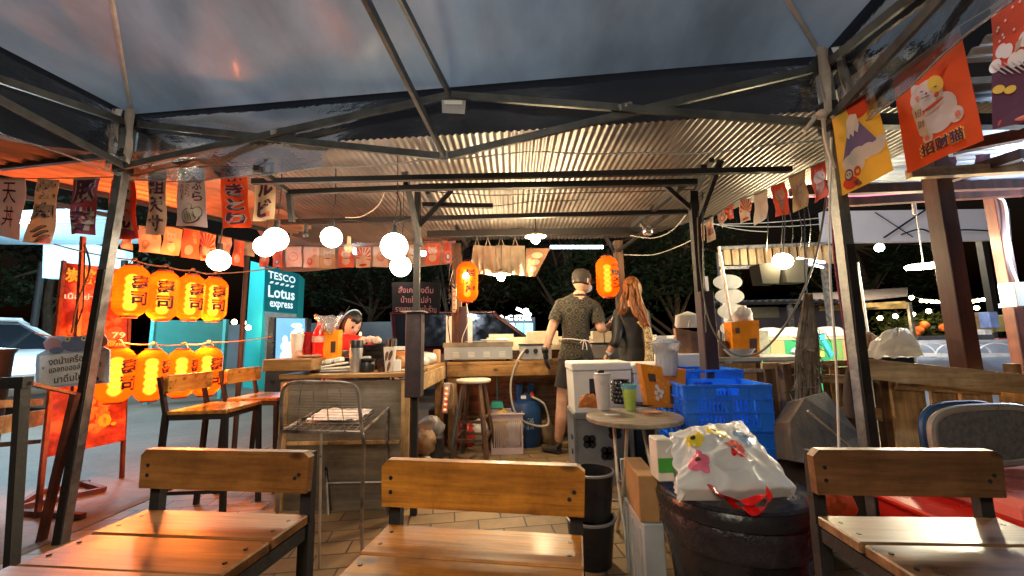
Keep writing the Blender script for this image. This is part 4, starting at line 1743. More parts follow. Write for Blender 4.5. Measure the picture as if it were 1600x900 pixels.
for i, (x, y) in enumerate(((1240, 507), (1252, 509), (1272, 505), (1300, 507), (1314, 504), (1330, 508), (366, 503), (380, 504), (388, 512))):
    b = B()
    b.ball(P(x, y, 9.5), 0.06, 8)
    solo('distant_lamp', b, glow('far_warm', (1.0, 0.7, 0.35) if i < 6 else (1.0, 0.35, 0.08), 12 if i < 6 else 5), ORD[i] + ' from the left of the tiny warm lamps beyond the rope bundle' if i < 6 else ORD[i - 6] + ' from the left of the tiny orange lamps beyond the lanterns', 'lamp', 'far lamps behind the rope bundle' if i < 6 else 'far lamps behind the paper lanterns', smooth=True)

# lights of the lamps above, and added fill lights with no lamp of their own
light('awning_tube_light', P(15, 352, 4.6) + V((0, 0, -0.05)), 24, (0.62, 0.88, 1.0), 0.3)
light('carpark_fill_light', (-7.0, 5.6, 2.0), 90, (0.60, 0.86, 1.0), 0.3)  # added fill to brighten the parked white car
light('carpark_fill_light', (-7.5, 8.5, 4.5), 250, (0.60, 0.86, 1.0), 0.5)  # second added fill, higher over the car park
light('counter_globes', P(520, 405, 2.2), 7, (1.0, 0.80, 0.52), 0.12)
light('right_stall_fill_light', (3.9, 2.6, 1.7), 30, (0.66, 0.80, 1.0), 0.15)  # added cool fill under the right-hand roof
light('far_right_fill_light', (6.5, 7.2, 2.6), 90, (1.0, 0.85, 0.6), 0.3)  # added warm fill over the far right stalls
# assumed tube fixture, added out of view behind the camera to light the chairs
tf = thing('assumed_tube_fixture', 'unseen tube lamp assumed under the gazebo behind the viewer, added to light the chair fronts', 'tube light', (-0.6, -0.9, 2.25))
b = B()
b.cyl((-1.2, -0.9, 2.2), (0.0, -0.9, 2.2), 0.015)
part('tube', b, glow('assumed_tube', (1.0, 0.9, 0.75), 14), tf)
b = B()
b.box((-0.6, -0.9, 2.235), (1.25, 0.05, 0.035))
part('housing', b, WHITEP, tf)
light('assumed_tube_light', (-0.6, -0.9, 2.05), 40, (1.0, 0.84, 0.62), 0.3)  # added light of the assumed, unseen tube
stl = thing('added_canopy_lamp', 'unseen lamp on a tall pole behind the viewer, added to light the canopy from above', 'added lamp', (2.6, -4.2, 0))  # added lamp, out of view, so that cool light comes through the canopy
b = B()
b.tube(smoothpath([V((2.6, -4.2, 0)), V((2.6, -4.2, 5.5)), V((1.8, -3.0, 7.0)), V((-0.6, 0.2, 7.3))], 5), 0.06, 8)
part('pole', b, STEEL_G, stl, smooth=True)
b = B()
b.box((-0.7, 0.3, 7.25), (0.3, 0.5, 0.1), bev=0.02)
part('lamp_head', b, STEEL_G, stl)
light('canopy_fill_light', (-0.7, 0.3, 7.1), 420, (0.74, 0.86, 1.0), 0.2)  # added fill from above the canopy vinyl


# ================================================================ CHAIRS (local space: sitter faces -Y)
def chair(name, label, loc, rz, H=0.61, W_=0.42, D=0.38, ph=0.108, gap=0.03, woodm=W_SEAT, plankm=W_ORANGE, cat='chair', group=None, nplanks=3, lean=0.0, lab_p=None):
    t = bpy.data.objects.new(name, None)
    COL.objects.link(t)
    WINV[t.name] = V((0, 0, 0))
    t.location = loc
    t.rotation_euler = (0, 0, rz)
    t['label'] = label
    t['category'] = cat
    if group:
        t['group'] = group
    # planks
    s = B()
    pw = D / nplanks
    for k in range(nplanks):
        s.box((0.002 * (k % 2), -D + pw * (k + 0.5), H - 0.011 - 0.0015 * (k % 2)), (W_ - 0.004 * (k % 2), pw - 0.0035, 0.022), bev=0.003)
    part('seat', s, woodm, t)
    n_ = B()
    for k in range(nplanks):
        for sx in (-1, 1):
            for j in (0.3, 0.7):
                n_.cyl((sx * (W_ / 2 - 0.025), -D + pw * (k + j), H - 0.003), (sx * (W_ / 2 - 0.025), -D + pw * (k + j), H + 0.0008), 0.0042, seg=10)
    part('screws', n_, BLACKP, t)
    f = B()
    for sx in (-1, 1):
        f.box((sx * (W_ / 2 - 0.012), -D / 2, H - 0.038), (0.022, D - 0.02, 0.028))
    for y in (-0.022, -D + 0.022):
        f.box((0, y, H - 0.039), (W_ - 0.03, 0.022, 0.027))
    part('seat_frame', f, STEEL_D, t)
    for y in (-0.02, -D + 0.02):
        f = B()
        f.box((0, y, H * 0.32), (W_ - 0.04, 0.02, 0.02))
        part('stretcher', f, STEEL_D, t)
    for sx in (-1, 1):
        f = B()
        f.box((sx * (W_ / 2 - 0.012), -D / 2, H * 0.30), (0.02, D - 0.03, 0.02))
        part('stretcher', f, STEEL_D, t)
    for sx in (-1, 1):
        q = B()
        q.bar((sx * (W_ / 2 - 0.012), 0.014 + lean * 0.4, 0), (sx * (W_ / 2 - 0.012), 0.012, H - 0.02), 0.026, 0.026, up=(0, 1, 0))
        q.bar((sx * (W_ / 2 - 0.012), 0.012, H - 0.02), (sx * (W_ / 2 - 0.012), 0.012 + lean, H + gap + ph * 0.92), 0.026, 0.020, up=(0, 1, 0))
        part('leg', q, STEEL_D, t)
        q = B()
        q.bar((sx * (W_ / 2 - 0.006), -D - 0.0 - lean * 0.3, 0), (sx * (W_ / 2 - 0.012), -D + 0.015, H - 0.024), 0.026, 0.026, up=(0, 1, 0))
        part('leg', q, STEEL_D, t)
    p = B()
    e = 0.012
    hw = W_ / 2 + 0.006
    z0, z1 = H + gap, H + gap + ph
    outl = [(-hw, z0), (hw - 0.002, z0 - 0.003), (hw + 0.003, z1 - e), (hw - e, z1), (-hw + e, z1 + 0.002), (-hw - 0.002, z1 - e)]
    y0 = -0.024
    p.prism([V((x, y0 + lean * 0.5, z)) for x, z in outl], V((0, 0.022, 0)))
    back = part('backrest', p, plankm, t, label=lab_p)
    q = B()
    for x, z in ((-hw + 0.02, z1 - 0.035), (hw - 0.02, z1 - 0.05), (-hw + 0.02, z0 + 0.03), (hw - 0.03, z0 + 0.03)):
        q.cyl((x, y0 + lean * 0.5 - 0.001, z), (x, y0 + lean * 0.5 + 0.004, z), 0.0045, seg=10)
    part('screws', q, BLACKP, back)
    return t


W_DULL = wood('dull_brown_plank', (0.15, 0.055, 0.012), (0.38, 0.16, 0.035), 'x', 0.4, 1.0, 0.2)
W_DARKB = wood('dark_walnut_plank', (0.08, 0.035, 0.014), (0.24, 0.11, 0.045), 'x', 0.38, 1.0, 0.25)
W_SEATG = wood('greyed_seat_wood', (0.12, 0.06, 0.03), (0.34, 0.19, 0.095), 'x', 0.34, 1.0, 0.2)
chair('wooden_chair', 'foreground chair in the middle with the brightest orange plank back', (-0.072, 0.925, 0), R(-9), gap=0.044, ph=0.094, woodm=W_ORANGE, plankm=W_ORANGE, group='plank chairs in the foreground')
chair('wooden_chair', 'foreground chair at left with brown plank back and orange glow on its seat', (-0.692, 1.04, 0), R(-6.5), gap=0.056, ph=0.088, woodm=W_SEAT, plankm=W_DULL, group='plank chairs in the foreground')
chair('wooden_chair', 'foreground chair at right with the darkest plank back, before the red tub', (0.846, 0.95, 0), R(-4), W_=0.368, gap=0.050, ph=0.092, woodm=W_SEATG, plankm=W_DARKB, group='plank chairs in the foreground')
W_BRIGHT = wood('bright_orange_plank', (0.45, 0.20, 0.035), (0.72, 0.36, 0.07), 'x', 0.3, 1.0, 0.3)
A1 = G(290, 629, .61)
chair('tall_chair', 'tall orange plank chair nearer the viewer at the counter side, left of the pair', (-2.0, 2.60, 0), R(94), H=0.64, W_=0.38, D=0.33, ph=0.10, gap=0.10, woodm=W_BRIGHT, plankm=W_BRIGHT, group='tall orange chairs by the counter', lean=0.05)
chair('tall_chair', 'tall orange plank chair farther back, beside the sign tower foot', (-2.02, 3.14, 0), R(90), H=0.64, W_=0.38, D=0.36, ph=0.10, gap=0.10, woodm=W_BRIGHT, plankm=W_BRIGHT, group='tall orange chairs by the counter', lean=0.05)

# ---- wire chair
wc = thing('wire_chair', 'rusty wire-mesh bar chair with newspaper on its seat before the counter', 'chair', (-0.92, 2.2, 0))
WIRE = pm('worn_black_and_bare_metal', (0.30, 0.27, 0.24), 0.35, 0.6, 0.95, 7, 0.3)
bl, br_ = P(441, 656, 2.0), P(566, 661, 1.95)
tl_, tr_ = P(452, 598, 1.97), P(550, 600, 1.92)
zseat = 0.60
f0, f1 = G(607, 638, 0.60), G(505, 636, 0.60)
bl.z = br_.z = zseat
b = B()
b.tube(smoothpath([bl, P(440, 625, 1.99), P(446, 603, 1.97), tl_.lerp(tr_, 0.12) + V((0, 0, 0.004)), tl_.lerp(tr_, 0.5) + V((0, 0, 0.006)), tl_.lerp(tr_, 0.88) + V((0, 0, 0.004)), P(556, 606, 1.925), P(561, 630, 1.94), br_], 5), 0.0085, 8)
part('back_frame', b, WIRE, wc, smooth=True)
b = B()
bp_ = Panel(tl_, tr_, br_, bl)
for k in range(1, 17):
    v = k / 17
    b.tube([bp_.f(-0.03, v), bp_.f(0.5, v), bp_.f(1.03, v)], 0.0016, 4)
for k in range(1, 5):
    u_ = k / 5
    b.tube([bp_.f(u_, 0, 0.003), bp_.f(u_, 1, 0.003)], 0.0022, 4)
part('back_mesh', b, WIRE, wc)
b = B()
b.tube([bl, br_, f0, f1], 0.0085, 8, closed=True)
part('seat_frame', b, WIRE, wc, smooth=True)
b = B()
sp2 = Panel(f1, f0, br_, bl)
for k in range(1, 16):
    b.tube([sp2.f(0, k / 16), sp2.f(1, k / 16)], 0.0016, 4)
for k in range(1, 9):
    b.tube([sp2.f(k / 9, 0, 0.002), sp2.f(k / 9, 1, 0.002)], 0.0018, 4)
part('seat_mesh', b, WIRE, wc)
for top, foot in ((bl, G(430, 862)), (br_, G(566, 866)), (f0, G(603, 800)), (f1, G(513, 806))):
    b = B()
    knee = top.lerp(foot, 0.12)
    b.tube(smoothpath([top, knee + (foot - top).normalized() * 0.0 + V(((0.012 if top is br_ else -0.004), -0.01, 0)), foot.lerp(top, 0.4), foot], 5), 0.009, 8)
    part('leg', b, WIRE, wc, smooth=True)
b = B()
b.tube([G(603, 800).lerp(f0, 0.28), G(513, 806).lerp(f1, 0.28)], 0.006)
b.tube([bl.lerp(br_, 0.5) + V((0, 0.0, -0.004)), bl.lerp(br_, 0.52) - V((0, -0.02, 0.6))], 0.006)
part('stretcher', b, pm('bright_bare_metal', (0.6, 0.57, 0.52), 0.35, 0.7, 0.2, 10), wc)
b = B()
rr = random.Random(4)
b.grid(lambda u, v: sp2.f(0.15 + 0.7 * u, 0.25 + 0.5 * v, 0.006 + 0.028 * abs(noise(V((u * 4, v * 4, 2.2)))) + 0.012), 14, 10)
b.grid(lambda u, v: sp2.f(0.85 - 0.7 * u, 0.25 + 0.5 * v, 0.004), 2, 2)
solo('newspaper', b, pm('printed_paper', (0.55, 0.50, 0.48), 0.7, 0, 0.5, 22, 0.3), 'crumpled printed paper lying on the wire chair seat', 'paper', smooth=True)

# ================================================================ COUNTERS
ct = thing('front_counter', 'plywood-fronted counter with orange wood top and open storage at its right side', 'counter', (-1.1, 2.7, 0))
zc = 0.80
xL, xR = -1.46, P(638, 585, 2.62).x
b = B()
b.box(((xL + xR) / 2, 2.66, zc / 2 - 0.01), (xR - xL, 0.03, zc - 0.03))
part('front_panel', b, W_PLY, ct)
b = B()
for x in (xL + 0.02, xR - 0.02):
    b.box((x, 2.637, zc / 2 - 0.012), (0.05, 0.014, zc - 0.03))
b.box(((xL + xR) / 2, 2.638, zc * 0.5), (xR - xL - 0.1, 0.012, 0.02))
part('battens', b, W_PALLETZ, ct)
b = B()
b.box(((xL + xR) / 2 - 0.0, 2.88, zc + 0.006), (xR - xL + 0.03, 0.52, 0.03), bev=0.004)
part('top', b, W_COUNTER, ct)
b = B()
b.box((xR - 0.17, 3.56, zc + 0.004), (0.36, 0.84, 0.03), bev=0.004)
part('side_top', b, wood('counter_top_wood_deep', (0.33, 0.17, 0.06), (0.58, 0.33, 0.13), 'y', 0.35, 0.7, 0.3), ct)
b = B()
b.box((xR + 0.006, 3.3, zc - 0.07), (0.022, 1.3, 0.12), bev=0.003)
part('side_rail', b, W_PALLET, ct)
for y in (2.75, 3.9):
    b = B()
    b.box((xR - 0.03, y, (zc - 0.13) / 2), (0.07, 0.07, zc - 0.13))
    part('leg', b, W_PALLETZ, ct)
b = B()
b.box((xR - 0.2, 3.3, 0.18), (0.34, 1.2, 0.02))
part('shelf', b, W_DARKB, ct)
# box plank ledge to the left
b = B()
q0, q1 = P(412, 581, 2.60), P(474, 561, 2.60)
b.box(((q0.x + q1.x) / 2 + 0.02, 2.78, (q0.z + q1.z) / 2 + 0.002), (q1.x - q0.x + 0.06, 0.36, q1.z - q0.z), bev=0.004)
part('raised_ledge', b, W_COUNTER, ct)

kt = thing('kitchen_counter', 'long wooden grill counter at the back of the kitchen stall', 'counter', (0.3, 4.2, 0))
zk = 0.80
kx0, kx1 = xR + 0.03, 1.5
b = B()
b.box(((kx0 + kx1) / 2, 4.2, zk + 0.004), (kx1 - kx0, 0.5, 0.03), bev=0.003)
part('top', b, W_COUNTER, kt)
b = B()
b.box(((kx0 + kx1) / 2, 3.965, zk - 0.066), (kx1 - kx0, 0.03, 0.105), bev=0.003)
part('apron_board', b, W_COUNTER, kt)
for x in (kx0 + 0.045, 0.55, kx1 - 0.05):
    b = B()
    b.box((x, 4.03, (zk - 0.02) / 2), (0.08, 0.08, zk - 0.02))
    part('leg', b, W_PALLETZ, kt)
b = B()
b.box(((kx0 + kx1) / 2, 4.5, 0.45), (kx1 - kx0, 0.02, 0.9))
part('back_board', b, W_DARKB, kt)
b = B()
b.box(((kx0 + kx1) / 2 + 0.2, 4.46, 0.98), (kx1 - kx0 - 0.3, 0.02, 0.14))
part('splash_panel', b, pm('cream_panel', (0.68, 0.60, 0.46), 0.5), kt)

# ---- griddle
gr = thing('griddle', 'stainless flat griddle with four slotted vents on the grill counter', 'griddle', (-0.3, 4.1, zk))
g0, g1 = P(694, 558, 4.0), P(801, 562, 4.0)
gx0, gx1 = g0.x, g1.x
b = B()
b.box(((gx0 + gx1) / 2, 4.16, zk + 0.1), (gx1 - gx0, 0.34, 0.125), bev=0.004)
bd = part('body', b, INOX, gr)
b = B()
for k in range(4):
    for j in range(4):
        b.box((gx0 + 0.115 + k * (gx1 - gx0 - 0.2) / 3.1, 3.988, zk + 0.065 + j * 0.014), (0.062, 0.006, 0.007))
part('vent_slots', b, pm('pale_vent_metal', (0.75, 0.72, 0.62), 0.35, 0.3), bd)
b = B()
for s, y in ((0, 3.99), (1, 4.33)):
    b.box(((gx0 + gx1) / 2, y, zk + 0.18), (gx1 - gx0 + 0.02, 0.008, 0.045))
for x in (gx0 - 0.005, gx1 + 0.005):
    b.box((x, 4.16, zk + 0.18), (0.008, 0.35, 0.045))
part('splash_guard', b, pm('scorched_steel', (0.30, 0.24, 0.16), 0.4, 0.8, 0.4, 6), gr)
b = B()
for x in (gx0 + 0.05, gx1 - 0.05):
    b.cyl((x, 4.06, zk + 0.018), (x, 4.06, zk + 0.05), 0.015)
part('feet', b, BLACKP, gr)
b = B()
b.cyl((gx1, 4.03, zk + 0.09), (gx1 + 0.03, 4.03, zk + 0.09), 0.012)
b.ball((gx1 + 0.035, 4.03, zk + 0.09), 0.016, 10)
part('gas_valve', b, BLACKP, gr)
b = B()
b.box(((gx0 + gx1) / 2 + 0.08, 4.1, zk + 0.212), (0.42, 0.2, 0.008))
b.cyl((gx0 + 0.35, 4.06, zk + 0.225), (gx1 - 0.05, 4.06, zk + 0.225), 0.006)
solo('metal_tray', b, INOX, 'thin metal tray with handle lying across the griddle', 'tray')
b = B()
q = P(783, 535, 4.3)
b.box((q.x, 4.36, zk + 0.25), (0.26, 0.02, 0.07))
solo('cream_tray', b, pm('cream_plastic', (0.72, 0.66, 0.55), 0.5), 'cream tray leaning behind the griddle', 'tray')

# ---- burner / fryer right of it
def burner(px0, px1, label, z=0.0, nk=2):
    x0, x1 = P(px0, 560, 4.02).x, P(px1, 560, 4.02).x
    t = thing('gas_stove', label, 'stove', ((x0 + x1) / 2, 4.15, zk))
    b = B()
    b.box(((x0 + x1) / 2, 4.18, zk + 0.095), (x1 - x0, 0.32, 0.14), bev=0.005)
    bb = part('body', b, INOX, t)
    b = B()
    b.box(((x0 + x1) / 2, 4.16, zk + 0.172), (x1 - x0 + 0.02, 0.3, 0.012))
    part('top_plate', b, pm('dark_hob', (0.05, 0.05, 0.05), 0.3, 0.5), t)
    for k in range(nk):
        b = B()
        c = V((x0 + 0.07 + 0.085 * k, 4.02, zk + 0.11))
        b.cyl(c, c + V((0, -0.03, 0)), 0.024, 0.02)
        b.box(c + V((0, -0.035, 0)), (0.008, 0.012, 0.04))
        part('knob', b, BLACKP, t)
    return t


burner(812, 862, 'stainless two-knob gas stove left of the man')
burner(925, 968, 'stainless stove between the man and the woman', nk=0)
for px0, px1, lab in ((822, 872, 'pale box lying on the two-knob stove'), (925, 942, 'pale square box standing behind the man\'s right elbow'), (943, 962, 'pale square box left of the woman\'s sleeve')):
    q0, q1 = P(px0, 540, 4.3), P(px1, 517, 4.3)
    b = B()
    b.box(((q0.x + q1.x) / 2, 4.32, (q0.z + q1.z) / 2 + 0.0), (q1.x - q0.x - 0.01, 0.12, abs(q1.z - q0.z)), bev=0.004)
    solo('food_box', b, pm('cream_plastic2', (0.70, 0.60, 0.42), 0.5), lab, 'box', 'pale boxes behind the stoves')

# ---- stool under counter
st = thing('round_stool', 'round bar stool with pale seat and dark splayed legs before the griddle', 'stool', (-0.38, 3.72, 0))
sc = V((P(740, 590, 3.72).x, 3.72, 0.66))
b = B()
b.lathe(sc, [(0, -0.01), (0.145, -0.01), (0.155, 0.0), (0.155, 0.012), (0.145, 0.02), (0, 0.02)], 32)
part('seat', b, pm('cream_vinyl', (0.62, 0.56, 0.44), 0.45), st, smooth=True)
fr = B()
for k in range(4):
    a_ = R(35 + 90 * k)
    d = V((math.cos(a_), math.sin(a_), 0))
    b = B()
    b.bar(sc + d * 0.10 - V((0, 0, 0.01)), V((sc.x, sc.y, 0)) + d * 0.22, 0.032, 0.032)
    part('leg', b, W_DARKZ, st)
    d2 = V((math.cos(a_ + R(90)), math.sin(a_ + R(90)), 0))
    for z, rr_ in ((0.18, 0.185), (0.33, 0.16)):
        fr.bar(V((sc.x, sc.y, z + 0.03 * (k % 2))) + d * rr_, V((sc.x, sc.y, z + 0.03 * (k % 2))) + d2 * rr_, 0.022, 0.022)
part('stretchers', fr, W_DARKZ, st)
# ================================================================ PEOPLE
def head_geo(b, M, hair=False, r=(0.076, 0.095, 0.115)):
    """head facing local -Y, centre at the origin of M"""
    n, seg = 22, 28
    vs, fs, rows = [], [], []
    for i in range(n + 1):
        th = math.pi * i / n
        ring = []
        for k in range(seg):
            a_ = 2 * math.pi * k / seg
            x, y, z = math.sin(th) * math.cos(a_), math.sin(th) * math.sin(a_), -math.cos(th)
            X, Y_, Z = x * r[0], y * r[1], z * r[2]
            if z < 0:    # jaw
                X *= 1 - 0.30 * z * z
                Y_ *= 1 - 0.12 * z * z if y < 0 else 1 - 0.30 * z * z
            if y < -0.2:
                Y_ *= 0.95
                g = math.exp(-((x / 0.16) ** 2 + ((z + 0.16) / 0.16) ** 2))
                Y_ -= 0.022 * g                                                   # nose
                g = math.exp(-(((abs(x) - 0.38) / 0.16) ** 2 + ((z - 0.06) / 0.12) ** 2))
                Y_ += 0.009 * g                                                   # eye sockets
                g = math.exp(-((x / 0.28) ** 2 + ((z + 0.50) / 0.09) ** 2))
                Y_ -= 0.006 * g                                                   # lips
                g = math.exp(-((x / 0.3) ** 2 + ((z + 0.82) / 0.14) ** 2))
                Y_ -= 0.008 * g                                                   # chin
            ring.append(len(vs))
            vs.append(M @ V((X, Y_, Z)))
        rows.append(ring)
    for i in range(n):
        for k in range(seg):
            k2 = (k + 1) % seg
            fs.append((rows[i][k], rows[i][k2], rows[i + 1][k2], rows[i + 1][k]))
    b.add(vs, fs)
    for s in (-1, 1):
        b.ball(M @ V((s * r[0] * 0.98, 0.008, -0.006)), (0.010, 0.017, 0.028), 10)


def hand(b, wrist, d, nrm, size=0.17, curl=0.5, side=1):
    """palm and five fingers; d = direction of the fingers, nrm = back-of-hand normal"""
    d = V(d).normalized()
    nrm = (V(nrm) - d * V(nrm).dot(d)).normalized()
    s = d.cross(nrm) * side
    w = V(wrist)
    nodes = {'w': (w - d * 0.01, (0.022, 0.022)), 'p': (w + d * size * 0.25, (0.030, 0.018)), 'k': (w + d * size * 0.46, (0.033, 0.014))}
    vs, fs = skin(nodes, [('w', 'p'), ('p', 'k')], 2)
    b.add(vs, fs)
    for i, L in enumerate((0.40, 0.46, 0.43, 0.34)):
        o = w + d * size * 0.42 + s * (0.027 - 0.018 * i)
        a1 = d * math.cos(curl * 0.5) - nrm * math.sin(curl * 0.5)
        a2 = d * math.cos(curl * 1.5) - nrm * math.sin(curl * 1.5)
        p1 = o + a1 * size * L * 0.55
        p2 = p1 + a2 * size * L * 0.5
        b.tube(smoothpath([o, p1, p2], 4), [0.0095] * 4 + [0.0088] * 3 + [0.0078, 0.0062], 8)
    o = w + d * size * 0.12 + s * 0.026
    p1 = o + (d * 0.7 + s * 0.75 - nrm * 0.2).normalized() * size * 0.24
    p2 = p1 + (d * 0.95 + s * 0.15 - nrm * 0.4).normalized() * size * 0.2
    b.tube(smoothpath([o - d * 0.01, p1, p2], 4), [0.012] * 4 + [0.0105] * 4 + [0.008], 8)


def cloth(b, body, nodes, sel, off, amp=0.004):
    """a garment: the body's own surface over the chosen bones {(a, b): (t0, t1)}, pushed outward by off(bone, t)"""
    vs, fs = body
    info = []
    for v in vs:
        best = None
        for (a_, c_) in sel['all']:
            p, q = V(nodes[a_][0]), V(nodes[c_][0])
            d = q - p
            t = max(0.0, min(1.0, (v - p).dot(d) / d.length_squared))
            ra, rb = nodes[a_][1], nodes[c_][1]
            ra = ra[0] if isinstance(ra, tuple) else ra
            rb = rb[0] if isinstance(rb, tuple) else rb
            ds = (v - p - d * t).length / (ra + (rb - ra) * t)
            if best is None or ds < best[0]:
                best = (ds, (a_, c_), t)
        info.append(best)
    me = bpy.data.meshes.new('c')
    me.from_pydata([tuple(v) for v in vs], [], fs)
    me.update()
    nr = [V(v.normal) for v in me.vertices]
    bpy.data.meshes.remove(me)
    ok = []
    for ds, bn, t in info:
        r = sel['keep'].get(bn)
        ok.append(r is not None and r[0] <= t <= r[1])
    mp_, nv, nf = {}, [], []
    for f in fs:
        if all(ok[i] for i in f):
            g = []
            for i in f:
                if i not in mp_:
                    mp_[i] = len(nv)
                    o = off(info[i][1], info[i][2])
                    o = V((nr[i].x, nr[i].y, nr[i].z * 0.4)) * (o + amp * noise(vs[i] * 14) + amp * noise(vs[i] * 5))
                    nv.append(vs[i] + o)
                g.append(mp_[i])
            nf.append(tuple(g))
    k = len(nv)
    b.add(nv, nf)


def lookM(c, f, up=(0, 0, 1)):
    """matrix whose -Y looks along f"""
    f = V(f).normalized()
    y = -f
    x = y.cross(V(up)).normalized()
    z = x.cross(y)
    M = Mx((x, y, z)).transposed().to_4x4()
    M.translation = V(c)
    return M


def hair_cap(b, M, k=1.07, r=(0.076, 0.095, 0.115), face=0.35, low=-0.3, strands=0.004):
    n, seg = 26, 40
    vs, fs, rows = [], [], []
    for i in range(n + 1):
        th = math.pi * i / n
        ring = []
        for q in range(seg):
            a_ = 2 * math.pi * q / seg
            x, y, z = math.sin(th) * math.cos(a_), math.sin(th) * math.sin(a_), -math.cos(th)
            kk = k + strands * 6 * noise(V((x * 9, y * 9, z * 1.2)))
            if (y < -0.25 and z < face + 0.25 * abs(x)) or z < low:
                kk = 0.86
            ring.append(len(vs))
            vs.append(M @ V((x * r[0] * kk * 1.03, y * r[1] * kk, z * r[2] * kk)))
        rows.append(ring)
    for i in range(n):
        for q in range(seg):
            q2 = (q + 1) % seg
            fs.append((rows[i][q], rows[i][q2], rows[i + 1][q2], rows[i + 1][q]))
    b.add(vs, fs)


def shirt_mat():
    if 'sh' in _mats:
        return _mats['sh']
    m, n, b = _new('patterned_dark_shirt')
    _mats['sh'] = m
    vec = coords(n, (1, 0.25, 1))
    vo = n.nodes.new('ShaderNodeTexVoronoi')
    vo.inputs['Scale'].default_value = 15
    vo.inputs['Randomness'].default_value = 0.35
    n.links.new(vec, vo.inputs['Vector'])
    sn = n.nodes.new('ShaderNodeMath')
    sn.operation = 'MULTIPLY'
    sn.inputs[1].default_value = 32
    n.links.new(vo.outputs['Distance'], sn.inputs[0])
    s2 = n.nodes.new('ShaderNodeMath')
    s2.operation = 'SINE'
    n.links.new(sn.outputs[0], s2.inputs[0])
    t = noise_node(n, 30, 4, vec)
    ad = n.nodes.new('ShaderNodeMath')
    n.links.new(s2.outputs[0], ad.inputs[0])
    n.links.new(t.outputs[0], ad.inputs[1])
    c = ramp(n, ad.outputs[0], [(0.35, (0.009, 0.009, 0.007)), (0.8, (0.016, 0.015, 0.011)), (1.3, (0.055, 0.043, 0.025))])
    n.links.new(c, b.inputs['Base Color'])
    b.inputs['Roughness'].default_value = 0.85
    return m


YM = 3.80
mp = lambda x, y, dy=0.0: P(x, y, YM + dy)
man = thing('person', 'man seen from behind in patterned dark shirt, shorts, cap and black glove at the grill', 'person', (mp(880, 700).x, YM, 0))
nd = {'pelvis': (mp(901, 575), 0.125), 'waist': (mp(899, 540), 0.115), 'chest': (mp(900, 500), 0.125), 'up': (mp(901, 478), 0.10), 'neck': (mp(905, 462), 0.055), 'nt': (mp(907, 452), 0.052),
      'sL': (mp(876, 477), 0.062), 'eL': (mp(860, 520, -0.03), 0.043), 'wL': (mp(852, 550, -0.04), 0.030),
      'sR': (mp(930, 479), 0.062), 'eR': (mp(940, 517, -0.06), 0.045), 'wR': (mp(955, 507, 0.10), 0.029),
      'hL': (mp(886, 585), 0.095), 'kL': (mp(878, 640, -0.02), 0.058), 'cL': (mp(877, 655, -0.04), 0.060), 'aL': (mp(872, 692), 0.036),
      'hR': (mp(918, 585), 0.095), 'kR': (mp(922, 640), 0.056), 'cR': (mp(923, 657, -0.02), 0.058), 'aR': (mp(924, 692), 0.036)}
eg = [('pelvis', 'waist'), ('waist', 'chest'), ('chest', 'up'), ('up', 'neck'), ('neck', 'nt'), ('up', 'sL'), ('sL', 'eL'), ('eL', 'wL'), ('up', 'sR'), ('sR', 'eR'), ('eR', 'wR'),
      ('pelvis', 'hL'), ('hL', 'kL'), ('kL', 'cL'), ('cL', 'aL'), ('pelvis', 'hR'), ('hR', 'kR'), ('kR', 'cR'), ('cR', 'aR')]
b = B()
mbody = skin(nd, eg, 3)
b.add(*mbody)
Mh = lookM(mp(909, 439), (0.75, 0.65, -0.18))
head_geo(b, Mh)
hand(b, nd['wR'][0], (0.35, 0.75, 0.35), (0.2, -0.6, 0.7), 0.18, 0.7, 1)
body_o = part('body', b, SKIN_M, man, smooth='full')
b = B()
b.X = None
hand(b, nd['wL'][0] + V((0, 0, 0.02)), (0.05, -0.1, -1), (-1, -0.3, 0), 0.20, 0.35, 1)
b.cyl(nd['wL'][0] + V((-0.002, 0, 0.045)), nd['wL'][0] + V((0, 0, -0.01)), 0.034, 0.03)
part('glove', b, BLACKP, man, smooth='full')
def o_shirt(bn, t):
    if bn[0] in ('sL', 'sR'):
        return 0.012 + 0.014 * t
    if bn == ('waist', 'pelvis') or bn == ('pelvis', 'waist'):
        return 0.030 - 0.01 * t
    return 0.014
b = B()
cloth(b, mbody, nd, {'all': eg, 'keep': {('pelvis', 'waist'): (0.35, 1), ('waist', 'chest'): (0, 1), ('chest', 'up'): (0, 1), ('up', 'neck'): (0, 0.75), ('up', 'sL'): (0, 1), ('up', 'sR'): (0, 1), ('sL', 'eL'): (0, 0.62), ('sR', 'eR'): (0, 0.72)}}, o_shirt, 0.008)
part('shirt', b, shirt_mat(), man, smooth='full')
b = B()
cloth(b, mbody, nd, {'all': eg, 'keep': {('pelvis', 'waist'): (0, 0.7), ('pelvis', 'hL'): (0, 1), ('pelvis', 'hR'): (0, 1), ('hL', 'kL'): (0, 0.42), ('hR', 'kR'): (0, 0.42)}},
      lambda bn, t: 0.016 + (0.03 * t if bn[0] in ('hL', 'hR') else 0), 0.004)
part('shorts', b, pm('black_cotton', (0.016, 0.014, 0.016), 0.9, 0, 0.3, 12, 0.2), man, smooth='full')
b = B()
hair_cap(b, Mh, 1.06, face=0.3, low=-0.45)
part('hair', b, pm('dark_hair', (0.018, 0.012, 0.009), 0.5, 0, 0.4, 20, 0.2, stretch=(4, 4, 1)), man, smooth='full')
b = B()
b.X = Mh @ Mx.Translation((0, 0.008, 0.030))
b.lathe((0, 0, 0), [(0.084, -0.045), (0.090, -0.01), (0.087, 0.035), (0.065, 0.068), (0.0, 0.082)], 28, sx=0.93, sy=1.12)
b.ball((0, -0.12, 0.0), (0.062, 0.062, 0.008), 16, rot=(R(8), 0, 0))
b.X = None
